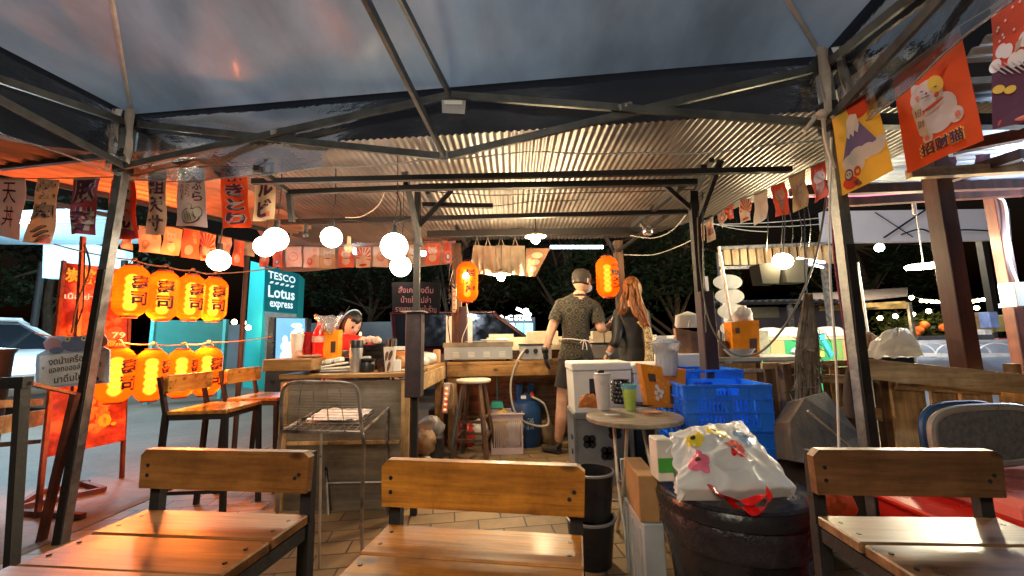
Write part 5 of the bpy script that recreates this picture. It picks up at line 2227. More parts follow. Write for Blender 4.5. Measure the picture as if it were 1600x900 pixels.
ring = [nd['neck'][0] + V((0.068 * math.cos(k * 0.42), 0.062 * math.sin(k * 0.42) + 0.005, -0.012 - 0.014 * math.sin(k * 0.42))) for k in range(15)]
b2 = B()
b2.tube(ring, 0.012, 8, closed=True)
part('collar', b2, shirt_mat(), man, smooth='full')
part('cap', b, pm('brown_cap', (0.025, 0.018, 0.014), 0.8, 0, 0.3, 20, 0.3), man, smooth='full')
b = B()
b.X = Mh
b.ball((0, -0.082, -0.05), (0.056, 0.036, 0.048), 16)
b.tube([(0.05, -0.06, -0.03), (0.078, 0.0, 0.0)], 0.003, 5)
b.tube([(0.05, -0.06, -0.07), (0.074, 0.01, -0.03)], 0.003, 5)
part('mask', b, pm('white_mask', (0.75, 0.78, 0.8), 0.7, 0, 0.06, 8, 0.1), man, smooth='full')
b = B()
c = mp(900, 531)
ring = []
for k in range(25):
    a_ = 2 * math.pi * k / 24
    ring.append(V((c.x + 0.152 * math.cos(a_), YM + 0.148 * math.sin(a_), c.z + 0.012 * math.sin(a_ * 2))))
b.tube(ring[:-1], 0.005, 6, closed=True)
k0 = V((c.x + 0.05, YM - 0.148, c.z))
for dx, dz in ((-0.02, -0.085), (0.02, -0.09), (0.045, -0.03), (-0.04, -0.03)):
    b.tube([k0, k0 + V((dx * 0.6, -0.015, dz * 0.4)), k0 + V((dx, -0.01, dz))], 0.004, 5)
part('apron_string', b, pm('pale_string', (0.55, 0.5, 0.48), 0.8), man, smooth=True)
for nm, q in (('aL', nd['aL'][0]), ('aR', nd['aR'][0])):
    b = B()
    f = V((-0.55, 0.83, 0)) if nm == 'aL' else V((0.3, 0.95, 0))
    f = V((-0.80, 0.6, 0)) if nm == 'aL' else f
    q = V((q.x, q.y, 0))
    vs, fs = skin({'h': (q - f * 0.05 + V((0, 0, 0.045)), (0.042, 0.042)), 'm': (q + f * 0.06 + V((0, 0, 0.04)), (0.044, 0.036)), 't': (q + f * 0.17 + V((0, 0, 0.03)), (0.040, 0.024)), 'a': (q + V((0, 0, 0.075)), 0.045)},
                  [('h', 'm'), ('m', 't'), ('h', 'a')], 2)
    b.add(vs, fs)
    b.add([], [])
    part('shoe', b, pm('dark_shoe', (0.03, 0.025, 0.025), 0.7), man, smooth='full')
b = B()
rr = random.Random(3)
hd_ = nd['wR'][0] + V((0.03, 0.10, 0.05))
b.box(hd_, (0.012, 0.07, 0.13), rot=(R(25), R(35), 0), bev=0.004)
solo('mobile_phone', b, pm('white_phone', (0.75, 0.76, 0.78), 0.3), 'white phone held in the man\'s right hand', 'phone')

YW = 3.82
wp_ = lambda x, y, dy=0.0: P(x, y, YW + dy)
wm = thing('person', 'woman seen from behind in black shirt with long auburn hair at the grill', 'person', (wp_(990, 700).x, YW, 0))
nd = {'pelvis': (wp_(992, 582), 0.125), 'waist': (wp_(990, 548), 0.10), 'chest': (wp_(986, 510), 0.11), 'up': (wp_(985, 490), 0.085), 'neck': (wp_(986, 474), 0.045), 'nt': (wp_(987, 464), 0.043),
      'sL': (wp_(967, 491), 0.050), 'eL': (wp_(963, 532, -0.10), 0.038), 'wL': (wp_(948, 556, -0.02), 0.026),
      'sR': (wp_(1005, 491), 0.050), 'eR': (wp_(1010, 530, 0.10), 0.038), 'wR': (wp_(985, 540, 0.28), 0.026),
      'hL': (wp_(980, 590), 0.09), 'kL': (wp_(981, 645), 0.055), 'aL': (wp_(981, 692), 0.034), 'tL': (wp_(980, 701, 0.09), 0.028),
      'hR': (wp_(1004, 590), 0.09), 'kR': (wp_(1004, 645), 0.055), 'aR': (wp_(1004, 692), 0.034), 'tR': (wp_(1005, 701, 0.09), 0.028)}
eg = [('pelvis', 'waist'), ('waist', 'chest'), ('chest', 'up'), ('up', 'neck'), ('neck', 'nt'), ('up', 'sL'), ('sL', 'eL'), ('eL', 'wL'), ('up', 'sR'), ('sR', 'eR'), ('eR', 'wR'),
      ('pelvis', 'hL'), ('hL', 'kL'), ('kL', 'aL'), ('aL', 'tL'), ('pelvis', 'hR'), ('hR', 'kR'), ('kR', 'aR'), ('aR', 'tR')]
b = B()
wbody = skin(nd, eg, 3)
b.add(*wbody)
Mw = lookM(wp_(987, 452), (-0.25, 0.95, -0.15))
head_geo(b, Mw, r=(0.070, 0.088, 0.108))
hand(b, nd['wL'][0], (-0.35, 0.2, -0.8), (-0.3, -0.9, 0.1), 0.165, 0.4, -1)
hand(b, nd['wR'][0], (-0.6, 0.6, 0), (0, 0, 1), 0.165, 0.6, -1)
part('body', b, SKIN_M, wm, smooth='full')
BLK = pm('black_cloth', (0.013, 0.013, 0.016), 0.6, 0, 0.4, 8, 0.3)
b = B()
cloth(b, wbody, nd, {'all': eg, 'keep': {('pelvis', 'waist'): (0, 1), ('waist', 'chest'): (0, 1), ('chest', 'up'): (0, 1), ('up', 'neck'): (0, 0.7), ('up', 'sL'): (0, 1), ('up', 'sR'): (0, 1), ('sL', 'eL'): (0, 1), ('sR', 'eR'): (0, 1), ('eL', 'wL'): (0, 0.35), ('eR', 'wR'): (0, 0.35), ('pelvis', 'hL'): (0, 0.6), ('pelvis', 'hR'): (0, 0.6)}},
      lambda bn, t: 0.016 if bn[0] != 'pelvis' else 0.024, 0.008)
part('shirt', b, BLK, wm, smooth='full')
b = B()
cloth(b, wbody, nd, {'all': eg, 'keep': {('pelvis', 'waist'): (0, 0.6), ('pelvis', 'hL'): (0, 1), ('pelvis', 'hR'): (0, 1), ('hL', 'kL'): (0, 1), ('hR', 'kR'): (0, 1), ('kL', 'aL'): (0, 0.9), ('kR', 'aR'): (0, 0.9)}}, lambda bn, t: 0.010, 0.004)
part('trousers', b, BLK, wm, smooth='full')
HAIR_A = pm('auburn_hair', (0.21, 0.075, 0.018), 0.42, 0, 0.9, 7, 0.7, stretch=(9, 9, 0.7), bscale=9)
b = B()
hair_cap(b, Mw, 1.12, r=(0.074, 0.092, 0.112), face=0.55, low=-0.95, strands=0.006)
rr = random.Random(12)
for k in range(46):   # locks of hair falling to the right shoulder
    a_ = rr.uniform(-0.5, 1.0)
    s0 = wp_(985 + a_ * 11, 446 + rr.uniform(-6, 10), -0.085 + rr.uniform(-0.02, 0.03) + 0.03 * abs(a_))
    m1_ = wp_(986 + a_ * 18, 470 + rr.uniform(-3, 3), -0.12 + rr.uniform(-.015, .02))
    m2_ = wp_(993 + a_ * 18, 490 + rr.uniform(-3, 3), -0.15 + rr.uniform(-.015, .02))
    e = wp_(1003 + a_ * 15, 505 + 12 * a_ + rr.uniform(-8, 6), -0.15 + rr.uniform(-.02, .02))
    if a_ < -0.1:
        m1_, m2_ = wp_(974 + rr.uniform(-4, 5), 468, -0.11), wp_(973 + rr.uniform(-4, 6), 480, -0.13)
        e = wp_(968 + rr.uniform(-3, 8), 492, -0.11)
    pts = smoothpath([s0, m1_, m2_, e], 4)
    b.tube(pts, [0.014 - 0.010 * (i / len(pts)) ** 2 for i in range(len(pts))], 6)
part('hair', b, HAIR_A, wm, smooth='full')
b = B()
pts = smoothpath([wp_(1000, 500, -0.12), wp_(1011, 515, -0.13), wp_(1014, 540, -0.12), wp_(1013, 570, -0.13)], 5)
b.tube(pts, [0.036] * len(pts), 10)
lm, n_, bb_ = _new('leopard_print')
vo = n_.nodes.new('ShaderNodeTexVoronoi')
vo.inputs['Scale'].default_value = 34
n_.links.new(coords(n_), vo.inputs['Vector'])
n_.links.new(ramp(n_, vo.outputs['Distance'], [(0.25, (0.62, 0.48, 0.26)), (0.40, (0.03, 0.02, 0.015)), (0.6, (0.55, 0.42, 0.22))]), bb_.inputs['Base Color'])
part('scarf', b, lm, wm, smooth='full')
b = B()
wq = nd['wL'][0].lerp(nd['eL'][0], 0.16)
dr = (nd['wL'][0] - nd['eL'][0]).normalized()
b.cyl(wq - dr * 0.008, wq + dr * 0.008, 0.031)
b.cyl(wq + V((0, -0.028, 0)), wq + V((0, -0.038, 0)), 0.017)
part('watch', b, pm('silver_watch', (0.7, 0.7, 0.68), 0.2, 0.8, 0.1), wm, smooth=True)

# seated girl in red
YG = 3.35
gp = lambda x, y, dy=0.0: P(x, y, YG + dy)
gl_ = thing('person', 'girl in red shirt bending over the counter behind the stacked bowls', 'person', (gp(530, 600).x, YG, 0))
hc = gp(549, 507, -0.02)
nd = {'pelvis': (gp(528, 600, 0.1), 0.12), 'waist': (gp(529, 578, 0.08), 0.105), 'chest': (gp(535, 552, 0.02), 0.105), 'up': (gp(539, 536, 0.0), 0.08), 'neck': (gp(543, 524, 0.0), 0.046), 'nt': (gp(546, 515, 0), 0.044),
      'sL': (gp(521, 538, 0.06), 0.05), 'eL': (gp(520, 566, -0.10), 0.037), 'wL': (gp(548, 563, -0.22), 0.026),
      'sR': (gp(566, 535, -0.06), 0.05), 'eR': (gp(588, 556, -0.10), 0.037), 'wR': (gp(566, 565, -0.24), 0.026),
      'hL': (gp(534, 606, -0.05), 0.085), 'kL': (gp(556, 606, -0.28), 0.06), 'aL': (V((gp(556, 606).x, YG - 0.3, 0.09)), 0.04),
      'hR': (gp(520, 606, 0.1), 0.085), 'kR': (gp(545, 606, 0.2), 0.06), 'aR': (V((gp(545, 606).x, YG + 0.2, 0.09)), 0.04)}
eg = [('pelvis', 'waist'), ('waist', 'chest'), ('chest', 'up'), ('up', 'neck'), ('neck', 'nt'), ('up', 'sL'), ('sL', 'eL'), ('eL', 'wL'), ('up', 'sR'), ('sR', 'eR'), ('eR', 'wR'),
      ('pelvis', 'hL'), ('hL', 'kL'), ('kL', 'aL'), ('pelvis', 'hR'), ('hR', 'kR'), ('kR', 'aR')]
b = B()
gbody = skin(nd, eg, 3)
b.add(*gbody)
Mg = lookM(hc, (0.70, -0.55, -0.46))
head_geo(b, Mg, r=(0.068, 0.086, 0.106))
hand(b, nd['wL'][0], (0.8, -0.3, 0.1), (0, 0, 1), 0.16, 0.5, 1)
hand(b, nd['wR'][0], (-0.8, -0.3, 0.1), (0, 0, 1), 0.16, 0.5, -1)
part('body', b, pm('fair_skin', (0.66, 0.41, 0.30), 0.45, 0, 0.05, 14, 0.03, sub=0.1), gl_, smooth='full')
b = B()
b.X = Mg
for s in (-1, 1):
    b.ball((s * 0.026, -0.0755, 0.004), (0.010, 0.004, 0.0026), 10)
    b.ball((s * 0.027, -0.0785, 0.022), (0.012, 0.003, 0.0018), 10, rot=(0, s * R(6), 0))
part('eyes_and_brows', b, INKB, gl_, smooth=True)
b = B()
b.X = Mg
b.ball((0, -0.0815, -0.053), (0.014, 0.004, 0.0045), 10)
part('lips', b, pm('lip_red', (0.50, 0.10, 0.09), 0.4), gl_, smooth=True)
RED = pm('red_cotton', (0.62, 0.016, 0.012), 0.75, 0, 0.15, 10, 0.25)
b = B()
cloth(b, gbody, nd, {'all': eg, 'keep': {('pelvis', 'waist'): (0, 1), ('waist', 'chest'): (0, 1), ('chest', 'up'): (0, 1), ('up', 'neck'): (0, 0.7), ('up', 'sL'): (0, 1), ('up', 'sR'): (0, 1), ('sL', 'eL'): (0, 1), ('sR', 'eR'): (0, 1), ('eL', 'wL'): (0, 0.6), ('eR', 'wR'): (0, 0.6)}},
      lambda bn, t: 0.018 if bn[0] != 'pelvis' else 0.024, 0.008)
part('shirt', b, RED, gl_, smooth='full')
b = B()
cloth(b, gbody, nd, {'all': eg, 'keep': {('pelvis', 'waist'): (0, 0.6), ('pelvis', 'hL'): (0, 1), ('pelvis', 'hR'): (0, 1), ('hL', 'kL'): (0, 1), ('hR', 'kR'): (0, 1), ('kL', 'aL'): (0, 0.9), ('kR', 'aR'): (0, 0.9)}}, lambda bn, t: 0.010, 0.004)
part('trousers', b, BLK, gl_, smooth='full')
HAIR_D = pm('black_hair', (0.012, 0.009, 0.008), 0.38, 0, 0.4, 10, 0.4, stretch=(8, 8, 0.8))
b = B()
hair_cap(b, Mg, 1.10, r=(0.071, 0.091, 0.109), face=0.42, low=-0.55)
rr = random.Random(2)
for k in range(34):
    s = 1 if k % 2 else -1
    a_ = rr.uniform(0, 1)
    p0 = Mg @ V((s * 0.060, 0.0 + 0.07 * a_, 0.075))
    p1 = Mg @ V((s * 0.088, 0.005 + 0.075 * a_, 0.0))
    p2 = Mg @ V((s * 0.080, 0.012 + 0.07 * a_, -0.07)) + V((0, 0, -0.015))
    p3 = Mg @ V((s * 0.066, 0.02 + 0.06 * a_, -0.10)) + V((0, 0, -0.03))
    pts = smoothpath([p0, p1, p2, p3], 4)
    b.tube(pts, [0.013 - 0.007 * (i / len(pts)) ** 2 for i in range(len(pts))], 6)
b.ball(Mg @ V((0, 0.115, 0.02)), 0.035, 12)
b.tube([Mg @ V((-0.02, 0.12, 0.0)), Mg @ V((0.03, 0.15, 0.10))], 0.004, 5)
part('hair', b, HAIR_D, gl_, smooth='full')
b = B()
b.X = Mg
b.tube([(0.088 * math.cos(R(a_)), 0.012, 0.122 * math.sin(R(a_)) + 0.002) for a_ in range(20, 161, 10)], 0.006, 6)
part('headband', b, pm('pale_blue_band', (0.35, 0.55, 0.70), 0.4), gl_, smooth=True)
# her low stool
b = B()
q = gp(526, 600, 0.1)
b.box((q.x, YG + 0.1, 0.50), (0.34, 0.34, 0.03))
for sx in (-1, 1):
    for sy in (-1, 1):
        b.bar((q.x + sx * 0.17, YG + 0.1 + sy * 0.17, 0), (q.x + sx * 0.13, YG + 0.1 + sy * 0.13, 0.49), 0.03, 0.03)
solo('low_stool', b, W_DARKB, 'plain wooden stool under the girl in red', 'stool')
# ================================================================ FLAGS
CLOTH = {}


def flagcol(k):
    return {'grey': (0.50, 0.45, 0.43), 'cream': (0.62, 0.50, 0.33), 'wine': (0.30, 0.06, 0.07), 'red': (0.62, 0.07, 0.02), 'orange': (0.70, 0.10, 0.015), 'beige': (0.48, 0.38, 0.28),
            'pale': (0.72, 0.60, 0.50), 'salmon': (0.75, 0.20, 0.12), 'yellow': (0.85, 0.55, 0.08), 'white': (0.75, 0.70, 0.64), 'violet': (0.20, 0.16, 0.34), 'ink': (0.10, 0.03, 0.06)}[k]


def fm(k):
    return pm('flag_' + k, flagcol(k), 0.8, 0, 0.10, 6, 0.1, bscale=60, thin=0.35)


def flag(corn, Y, base, label, group, draw=None, wave=0.010, seed=0.0, freq=1.0, nu=8, nv=14, th=0.0015, name='banner_flag'):
    Ys = Y if isinstance(Y, tuple) else (Y,) * 4
    pn = Panel(*[P(x, y, yy) for (x, y), yy in zip(corn, Ys)], wave=wave, seed=seed, freq=freq)
    loc = (pn.c[2] + pn.c[3]) / 2
    t = thing(name, label, 'flag', loc, group)
    b = B()
    pn.sheet(b, th, nu, nv)
    part('cloth', b, fm(base), t, smooth=True)
    b = B()
    pn.strip(b, 0.0, 0.965, 1.0, 1.0, 0.0018, 4)
    part('hem', b, fm('beige'), t, fix=False)
    if draw:
        layers = {}

        def L(k):
            return layers.setdefault(k, B())
        draw(pn, L)
        for k, bb in layers.items():
            part('print', bb, fm(k) if k in ('grey', 'cream', 'wine', 'red', 'orange', 'beige', 'pale', 'salmon', 'yellow', 'white', 'violet', 'ink') else pm('print_' + k, (0.3, 0.3, 0.3), 0.7), t, fix=False)
    return t, pn


def vt(text, col, w=0.62, v0=0.04, v1=0.96, out=None, u=0.5, bold=0.03):
    def d(pn, L):
        if out:
            pn.vtext(L(out), text, u, v0, v1, w * 1.12, 0.003, bold + 0.055)
        pn.vtext(L(col), text, u, v0, v1, w, 0.005, bold)
    return d


def d6(pn, L):
    pn.vtext(L('ink'), '天ぷら', 0.70, 0.42, 0.98, 0.34, 0.004, 0.02)
    pn.vtext(L('ink'), 'ひと口さくり', 0.40, 0.48, 0.96, 0.13, 0.004)
    pn.vtext(L('ink'), 'こだわり天', 0.22, 0.42, 0.92, 0.11, 0.004)
    for u, v, ru, rv in ((0.5, 0.17, 0.32, 0.14), (0.72, 0.24, 0.16, 0.10), (0.45, 0.33, 0.1, 0.05)):
        pn.ell(L('ink'), u, v, ru, rv, 0.003)
        pn.ell(L('cream'), u, v, ru * 0.88, rv * 0.86, 0.0045)
    for k in range(4):
        pn.ell(L('ink'), 0.35 + k * 0.1, 0.15 + 0.03 * (k % 2), 0.012, 0.08, 0.006, rot=20)


def d2(pn, L):
    pn.vtext(L('ink'), '焼肉', 0.5, 0.33, 0.99, 0.84, 0.003, 0.06)
    pn.vtext(L('beige'), '焼肉', 0.5, 0.33, 0.99, 0.76, 0.005, 0.03)
    for k in range(3):
        pn.ell(L('ink'), 0.45 + 0.08 * k, 0.22 - 0.07 * k, 0.36, 0.028, 0.003, rot=24)
        pn.ell(L('beige'), 0.45 + 0.08 * k, 0.22 - 0.07 * k, 0.33, 0.018, 0.005, rot=24)
    pn.ell(L('salmon'), 0.8, 0.05, 0.2, 0.06, 0.004)


def d4(pn, L):
    pn.strip(L('cream'), 0.16, 0.12, 0.84, 0.97, 0.002)
    pn.vtext(L('ink'), 'うどん', 0.5, 0.16, 0.95, 0.6, 0.004, 0.05)
    pn.poly(L('wine'), [(0.1, 0.02), (0.9, 0.02), (0.9, 0.12), (0.5, 0.18), (0.1, 0.1)], 0.005)


def d8(pn, L):
    pn.vtext(L('ink'), 'カルビ', 0.52, 0.02, 0.98, 0.74, 0.004, 0.055)
    pn.strip(L('salmon'), 0.1, 0.62, 0.22, 0.72, 0.004, 2)
    pn.strip(L('salmon'), 0.66, 0.04, 0.84, 0.12, 0.004, 2)


G1 = 'long printed food flags hanging along the left roof edge'
YF = 2.32
flag([(-4, 278), (40, 279), (32, 376), (-10, 366)], YF, 'grey', 'grey-white food flag cut by the left edge of the photo', G1, vt('天丼', 'ink', 0.5, 0.15, 0.95, bold=0), seed=.3)
flag([(60, 280), (92, 281), (80, 382), (36, 378)], YF, 'cream', 'cream food flag with outlined grey writing above the white car', G1, d2, seed=.9)
flag([(116, 279), (156, 276), (147, 367), (107, 365)], YF, 'wine', 'dark wine-red food flag reading 豚丼 left of the gazebo leg', G1, vt('豚丼', 'ink', 0.8, 0.02, 0.99, 'beige'), seed=1.6)
flag([(173, 280), (210, 282), (217, 372), (168, 375)], 2.36, 'red', 'red-edged food flag half hidden behind the left gazebo leg', G1, d4, seed=2.1)
flag([(232, 270), (259, 268), (258, 368), (229, 366)], 2.36, 'beige', 'beige food flag with purple writing right of the left gazebo leg', G1, vt('組天サ', 'ink', 0.8, 0.03, 0.92, 'beige'), seed=2.8)
flag([(280, 262), (320, 262), (322, 355), (273, 352)], 2.36, 'grey', 'grey-white food flag reading 天ぷら with a fried prawn drawing', G1, d6, seed=3.3)
flag([(344, 262), (384, 262), (393, 354), (349, 357)], 2.38, 'orange', 'bright orange food flag reading 焼きとり', G1, vt('焼きとり', 'ink', 0.66, 0.02, 0.98, 'grey'), seed=4.0)
flag([(398, 246), (433, 244), (428, 342), (396, 346)], 2.38, 'cream', 'cream food flag reading カルビ, rightmost of the long flags', G1, d8, seed=4.9)
b = B()
b.tube([P(-20, 277, YF), P(60, 279, YF), P(116, 278, YF), P(200, 276, 2.36), P(280, 260, 2.36), P(384, 260, 2.38), P(440, 243, 2.38)], 0.003, 5)
solo('flag_string', b, CABLE, 'thin dark string carrying the long food flags at left', 'string')


# small flags
def s_cat(c1, c2):
    def d(pn, L):
        pn.ell(L(c1), 0.5, 0.62, 0.30, 0.18, 0.003)
        pn.poly(L(c1), [(0.24, 0.72), (0.36, 0.78), (0.24, 0.90)], 0.0035)
        pn.poly(L(c1), [(0.76, 0.72), (0.64, 0.78), (0.76, 0.90)], 0.0035)
        pn.ell(L(c1), 0.5, 0.32, 0.26, 0.2, 0.0035)
        for u in (0.38, 0.62):
            pn.ell(L(c2), u, 0.65, 0.035, 0.025, 0.005, n=8)
        pn.ell(L(c2), 0.5, 0.45, 0.2, 0.018, 0.005, n=10)
    return d


def s_rays(c1):
    def d(pn, L):
        for k in range(9):
            a0, a1 = R(-10 + k * 22), R(1 + k * 22)
            L(c1)
            pts = [(0.5, 0.42)]
            for a_ in (a0, a1):
                x, y = math.cos(a_), math.sin(a_)
                s = min(0.48 / abs(x) if x else 9, 0.56 / abs(y) if y > 0 else 0.38 / max(1e-3, abs(y)))
                pts.append((0.5 + x * s, 0.42 + y * s))
            pn.poly(L(c1), pts, 0.003)
        pn.ell(L('pale'), 0.5, 0.36, 0.2, 0.16, 0.005)
        pn.ell(L(c1), 0.5, 0.12, 0.3, 0.06, 0.005)
    return d


def s_writing(c1, t='招福'):
    def d(pn, L):
        pn.vtext(L(c1), t, 0.72, 0.5, 0.95, 0.22, 0.003)
        pn.ell(L(c1), 0.4, 0.28, 0.2, 0.18, 0.003)
        pn.ell(L('pale'), 0.4, 0.3, 0.12, 0.1, 0.005)
    return d


def s_plain(c1):
    def d(pn, L):
        pn.ell(L(c1), 0.5, 0.5, 0.28, 0.22, 0.003)
        pn.ell(L('pale'), 0.5, 0.5, 0.24, 0.18, 0.0045)
        pn.ell(L(c1), 0.42, 0.53, 0.03, 0.03, 0.006, n=8)
        pn.ell(L(c1), 0.58, 0.53, 0.03, 0.03, 0.006, n=8)
    return d


G2 = 'small printed flags strung across the back of the stall'
small = [  # x0, x1, ytop0, ytop1, ybot, Y, base, draw, label
    (192, 208, 366, 368, 388, 3.0, 'pale', None, 'small pale flag just right of the left gazebo leg'),
    (217, 251, 352, 356, 393, 3.0, 'pale', s_writing('beige'), 'small pale flag below the beige food flag'),
    (255, 284, 352, 358, 397, 3.1, 'cream', s_cat('white', 'ink'), 'small cream flag with a white cat face below the 天ぷら flag'),
    (286, 313, 356, 361, 402, 3.2, 'salmon', s_writing('pale'), 'small salmon flag with pale band below the gap of the long flags'),
    (314, 337, 361, 367, 406, 3.25, 'pale', s_rays('orange'), 'small flag with orange rays above the lowest globe'),
    (341, 362, 368, 372, 396, 3.3, 'grey', s_plain('beige'), 'small grey-white flag partly behind the lowest globe'),
    (366, 382, 374, 377, 414, 3.35, 'salmon', s_writing('pale'), 'small narrow salmon flag right of the lowest globe'),
    (381, 398, 377, 379, 398, 3.4, 'cream', None, 'small cream flag twisted to a corner beside the sign tower'),
    (405, 420, 392, 392, 417, 4.5, 'salmon', s_plain('pale'), 'small salmon flag over the top left corner of the sign tower'),
    (427, 441, 390, 390, 417, 4.5, 'salmon', s_writing('violet'), 'small salmon and violet flag over the sign tower top'),
    (446, 471, 385, 385, 417, 4.6, 'pale', s_plain('salmon'), 'small pale flag directly above the white supermarket lettering'),
    (474, 499, 385, 386, 418, 4.6, 'pale', s_writing('salmon'), 'small pale flag left of the lone globe'),
    (500, 524, 386, 386, 419, 4.6, 'cream', s_cat('white', 'ink'), 'small cream flag with cat face directly below the lone globe'),
    (529, 552, 386, 386, 418, 4.6, 'salmon', s_cat('pale', 'ink'), 'small salmon flag behind the unlit bulb'),
    (556, 579, 386, 386, 418, 4.6, 'pale', s_rays('orange'), 'small flag with red rays under the cold white bulb'),
    (583, 607, 385, 385, 417, 4.6, 'pale', s_plain('salmon'), 'small pale flag behind the largest globe'),
    (637, 651, 382, 382, 413, 4.6, 'cream', s_cat('white', 'ink'), 'small cream flag between the largest globe and the kitchen post'),
    (664, 688, 380, 379, 413, 4.6, 'salmon', s_cat('pale', 'salmon'), 'small salmon flag with pale badge right of the kitchen post'),
    (692, 712, 378, 376, 411, 4.6, 'salmon', s_writing('violet'), 'small reddish flag touching the left rear post'),
]
for i, (x0, x1, y0, y1, yb, Y, base, dr, lab) in enumerate(small):
    flag([(x0, y0), (x1, y1), (x1 - (2 if i < 8 else 0), yb + (3 if i < 8 else 0)), (x0 - (3 if i < 8 else 0), yb)], Y, base, lab, G2, dr, wave=0.012, seed=i * 1.37, freq=0.8, nu=6, nv=8, name='small_flag')
b = B()
b.tube([P(185, 364, 3.0)] + [P((s[0] + s[1]) / 2, (s[2] + s[3]) / 2 - 1, s[5] + 0.004) for s in small] + [P(720, 376, 4.6)], 0.0028, 5)
solo('flag_string', b, CABLE, 'thin string carrying the small flags behind the globes', 'string')

G3 = 'small tattered flags strung at the right of the kitchen'
right = [
    ([(1090, 353), (1101, 347), (1100, 376), (1090, 383)], 3.2, 'cream', s_plain('salmon'), 'tattered cream flag nearest the right front post of the stall'),
    ([(1103, 346), (1114, 338), (1118, 374), (1104, 380)], 3.1, 'pale', s_plain('orange'), 'tattered pale flag, second from the right front post'),
    ([(1120, 335), (1130, 328), (1136, 338), (1128, 358)], 3.0, 'pale', s_plain('orange'), 'tattered flag curled into a narrow strip'),
    ([(1132, 327), (1146, 318), (1147, 341), (1140, 343)], 2.9, 'salmon', s_plain('pale'), 'small salmon flag with rounded bottom in the right string'),
    ([(1155, 312), (1173, 310), (1174, 343), (1158, 348)], 2.75, 'pale', s_rays('orange'), 'tattered flag with orange rays in the right string'),
    ([(1178, 305), (1198, 297), (1200, 340), (1180, 352)], 2.6, 'white', None, 'plain white tattered flag in the right string'),
    ([(1203, 293), (1226, 282), (1234, 334), (1214, 338)], 2.45, 'salmon', s_cat('pale', 'salmon'), 'tattered salmon flag right of the plain white one'),
    ([(1233, 277), (1258, 265), (1262, 322), (1240, 332)], 2.25, 'cream', s_cat('pale', 'beige'), 'yellow-cream tattered flag left of the gazebo leg'),
    ([(1266, 262), (1291, 250), (1291, 306), (1272, 318)], 2.05, 'salmon', s_cat('white', 'salmon'), 'salmon flag with white figure touching the right gazebo leg'),
]
for i, (cn, Y, base, dr, lab) in enumerate(right):
    flag(cn, Y, base, lab, G3, dr, wave=0.012, seed=i * 2.3, freq=1.1, nu=6, nv=8, name='small_flag')
b = B()
b.tube([P(1086, 354, 3.25)] + [P(r_[0][0][0], r_[0][0][1] - 1, r_[1]) for r_ in right] + [P(1300, 246, 1.95)], 0.0035, 5)
solo('flag_string', b, CABLE, 'dark string rising to the right with the tattered flags', 'string')


# three big flags on the right
def d_fuji(pn, L):
    pn.ell(L('red'), 0.64, 0.99, 0.28, 0.22, 0.003, 180, 360, 24)
    pn.poly(L('violet'), [(0.10, 0.38), (0.33, 0.72), (0.58, 0.74), (0.86, 0.42), (0.5, 0.30)], 0.004)
    pn.poly(L('white'), [(0.27, 0.64), (0.33, 0.60), (0.36, 0.66), (0.42, 0.60), (0.46, 0.67), (0.52, 0.62), (0.58, 0.70), (0.56, 0.84), (0.42, 0.88), (0.32, 0.82)], 0.006)
    for u, v, ru, rv in ((0.25, 0.34, 0.16, 0.09), (0.42, 0.36, 0.2, 0.11), (0.62, 0.36, 0.18, 0.09), (0.80, 0.34, 0.18, 0.08), (0.34, 0.26, 0.2, 0.08), (0.92, 0.40, 0.1, 0.06)):
        pn.ell(L('white'), u, v, ru, rv, 0.007)
    # red tumbler doll
    pn.ell(L('red'), 0.20, 0.10, 0.14, 0.08, 0.009, rot=25)
    pn.ell(L('red'), 0.36, 0.20, 0.07, 0.06, 0.009)
    pn.ell(L('ink'), 0.19, 0.20, 0.085, 0.07, 0.010)
    pn.ell(L('pale'), 0.19, 0.20, 0.065, 0.05, 0.012)
    for u in (0.165, 0.215):
        pn.ell(L('ink'), u, 0.205, 0.014, 0.012, 0.014, n=8)
    for u, v in ((0.06, 0.05), (0.37, 0.19)):
        pn.strip(L('yellow'), u - 0.03, v - 0.02, u + 0.03, v + 0.025, 0.012, 1)
    pn.text(L('ink'), '福', 0.33, 0.06, 0.09, 0.011, 0.12, 0.02, rot=20)


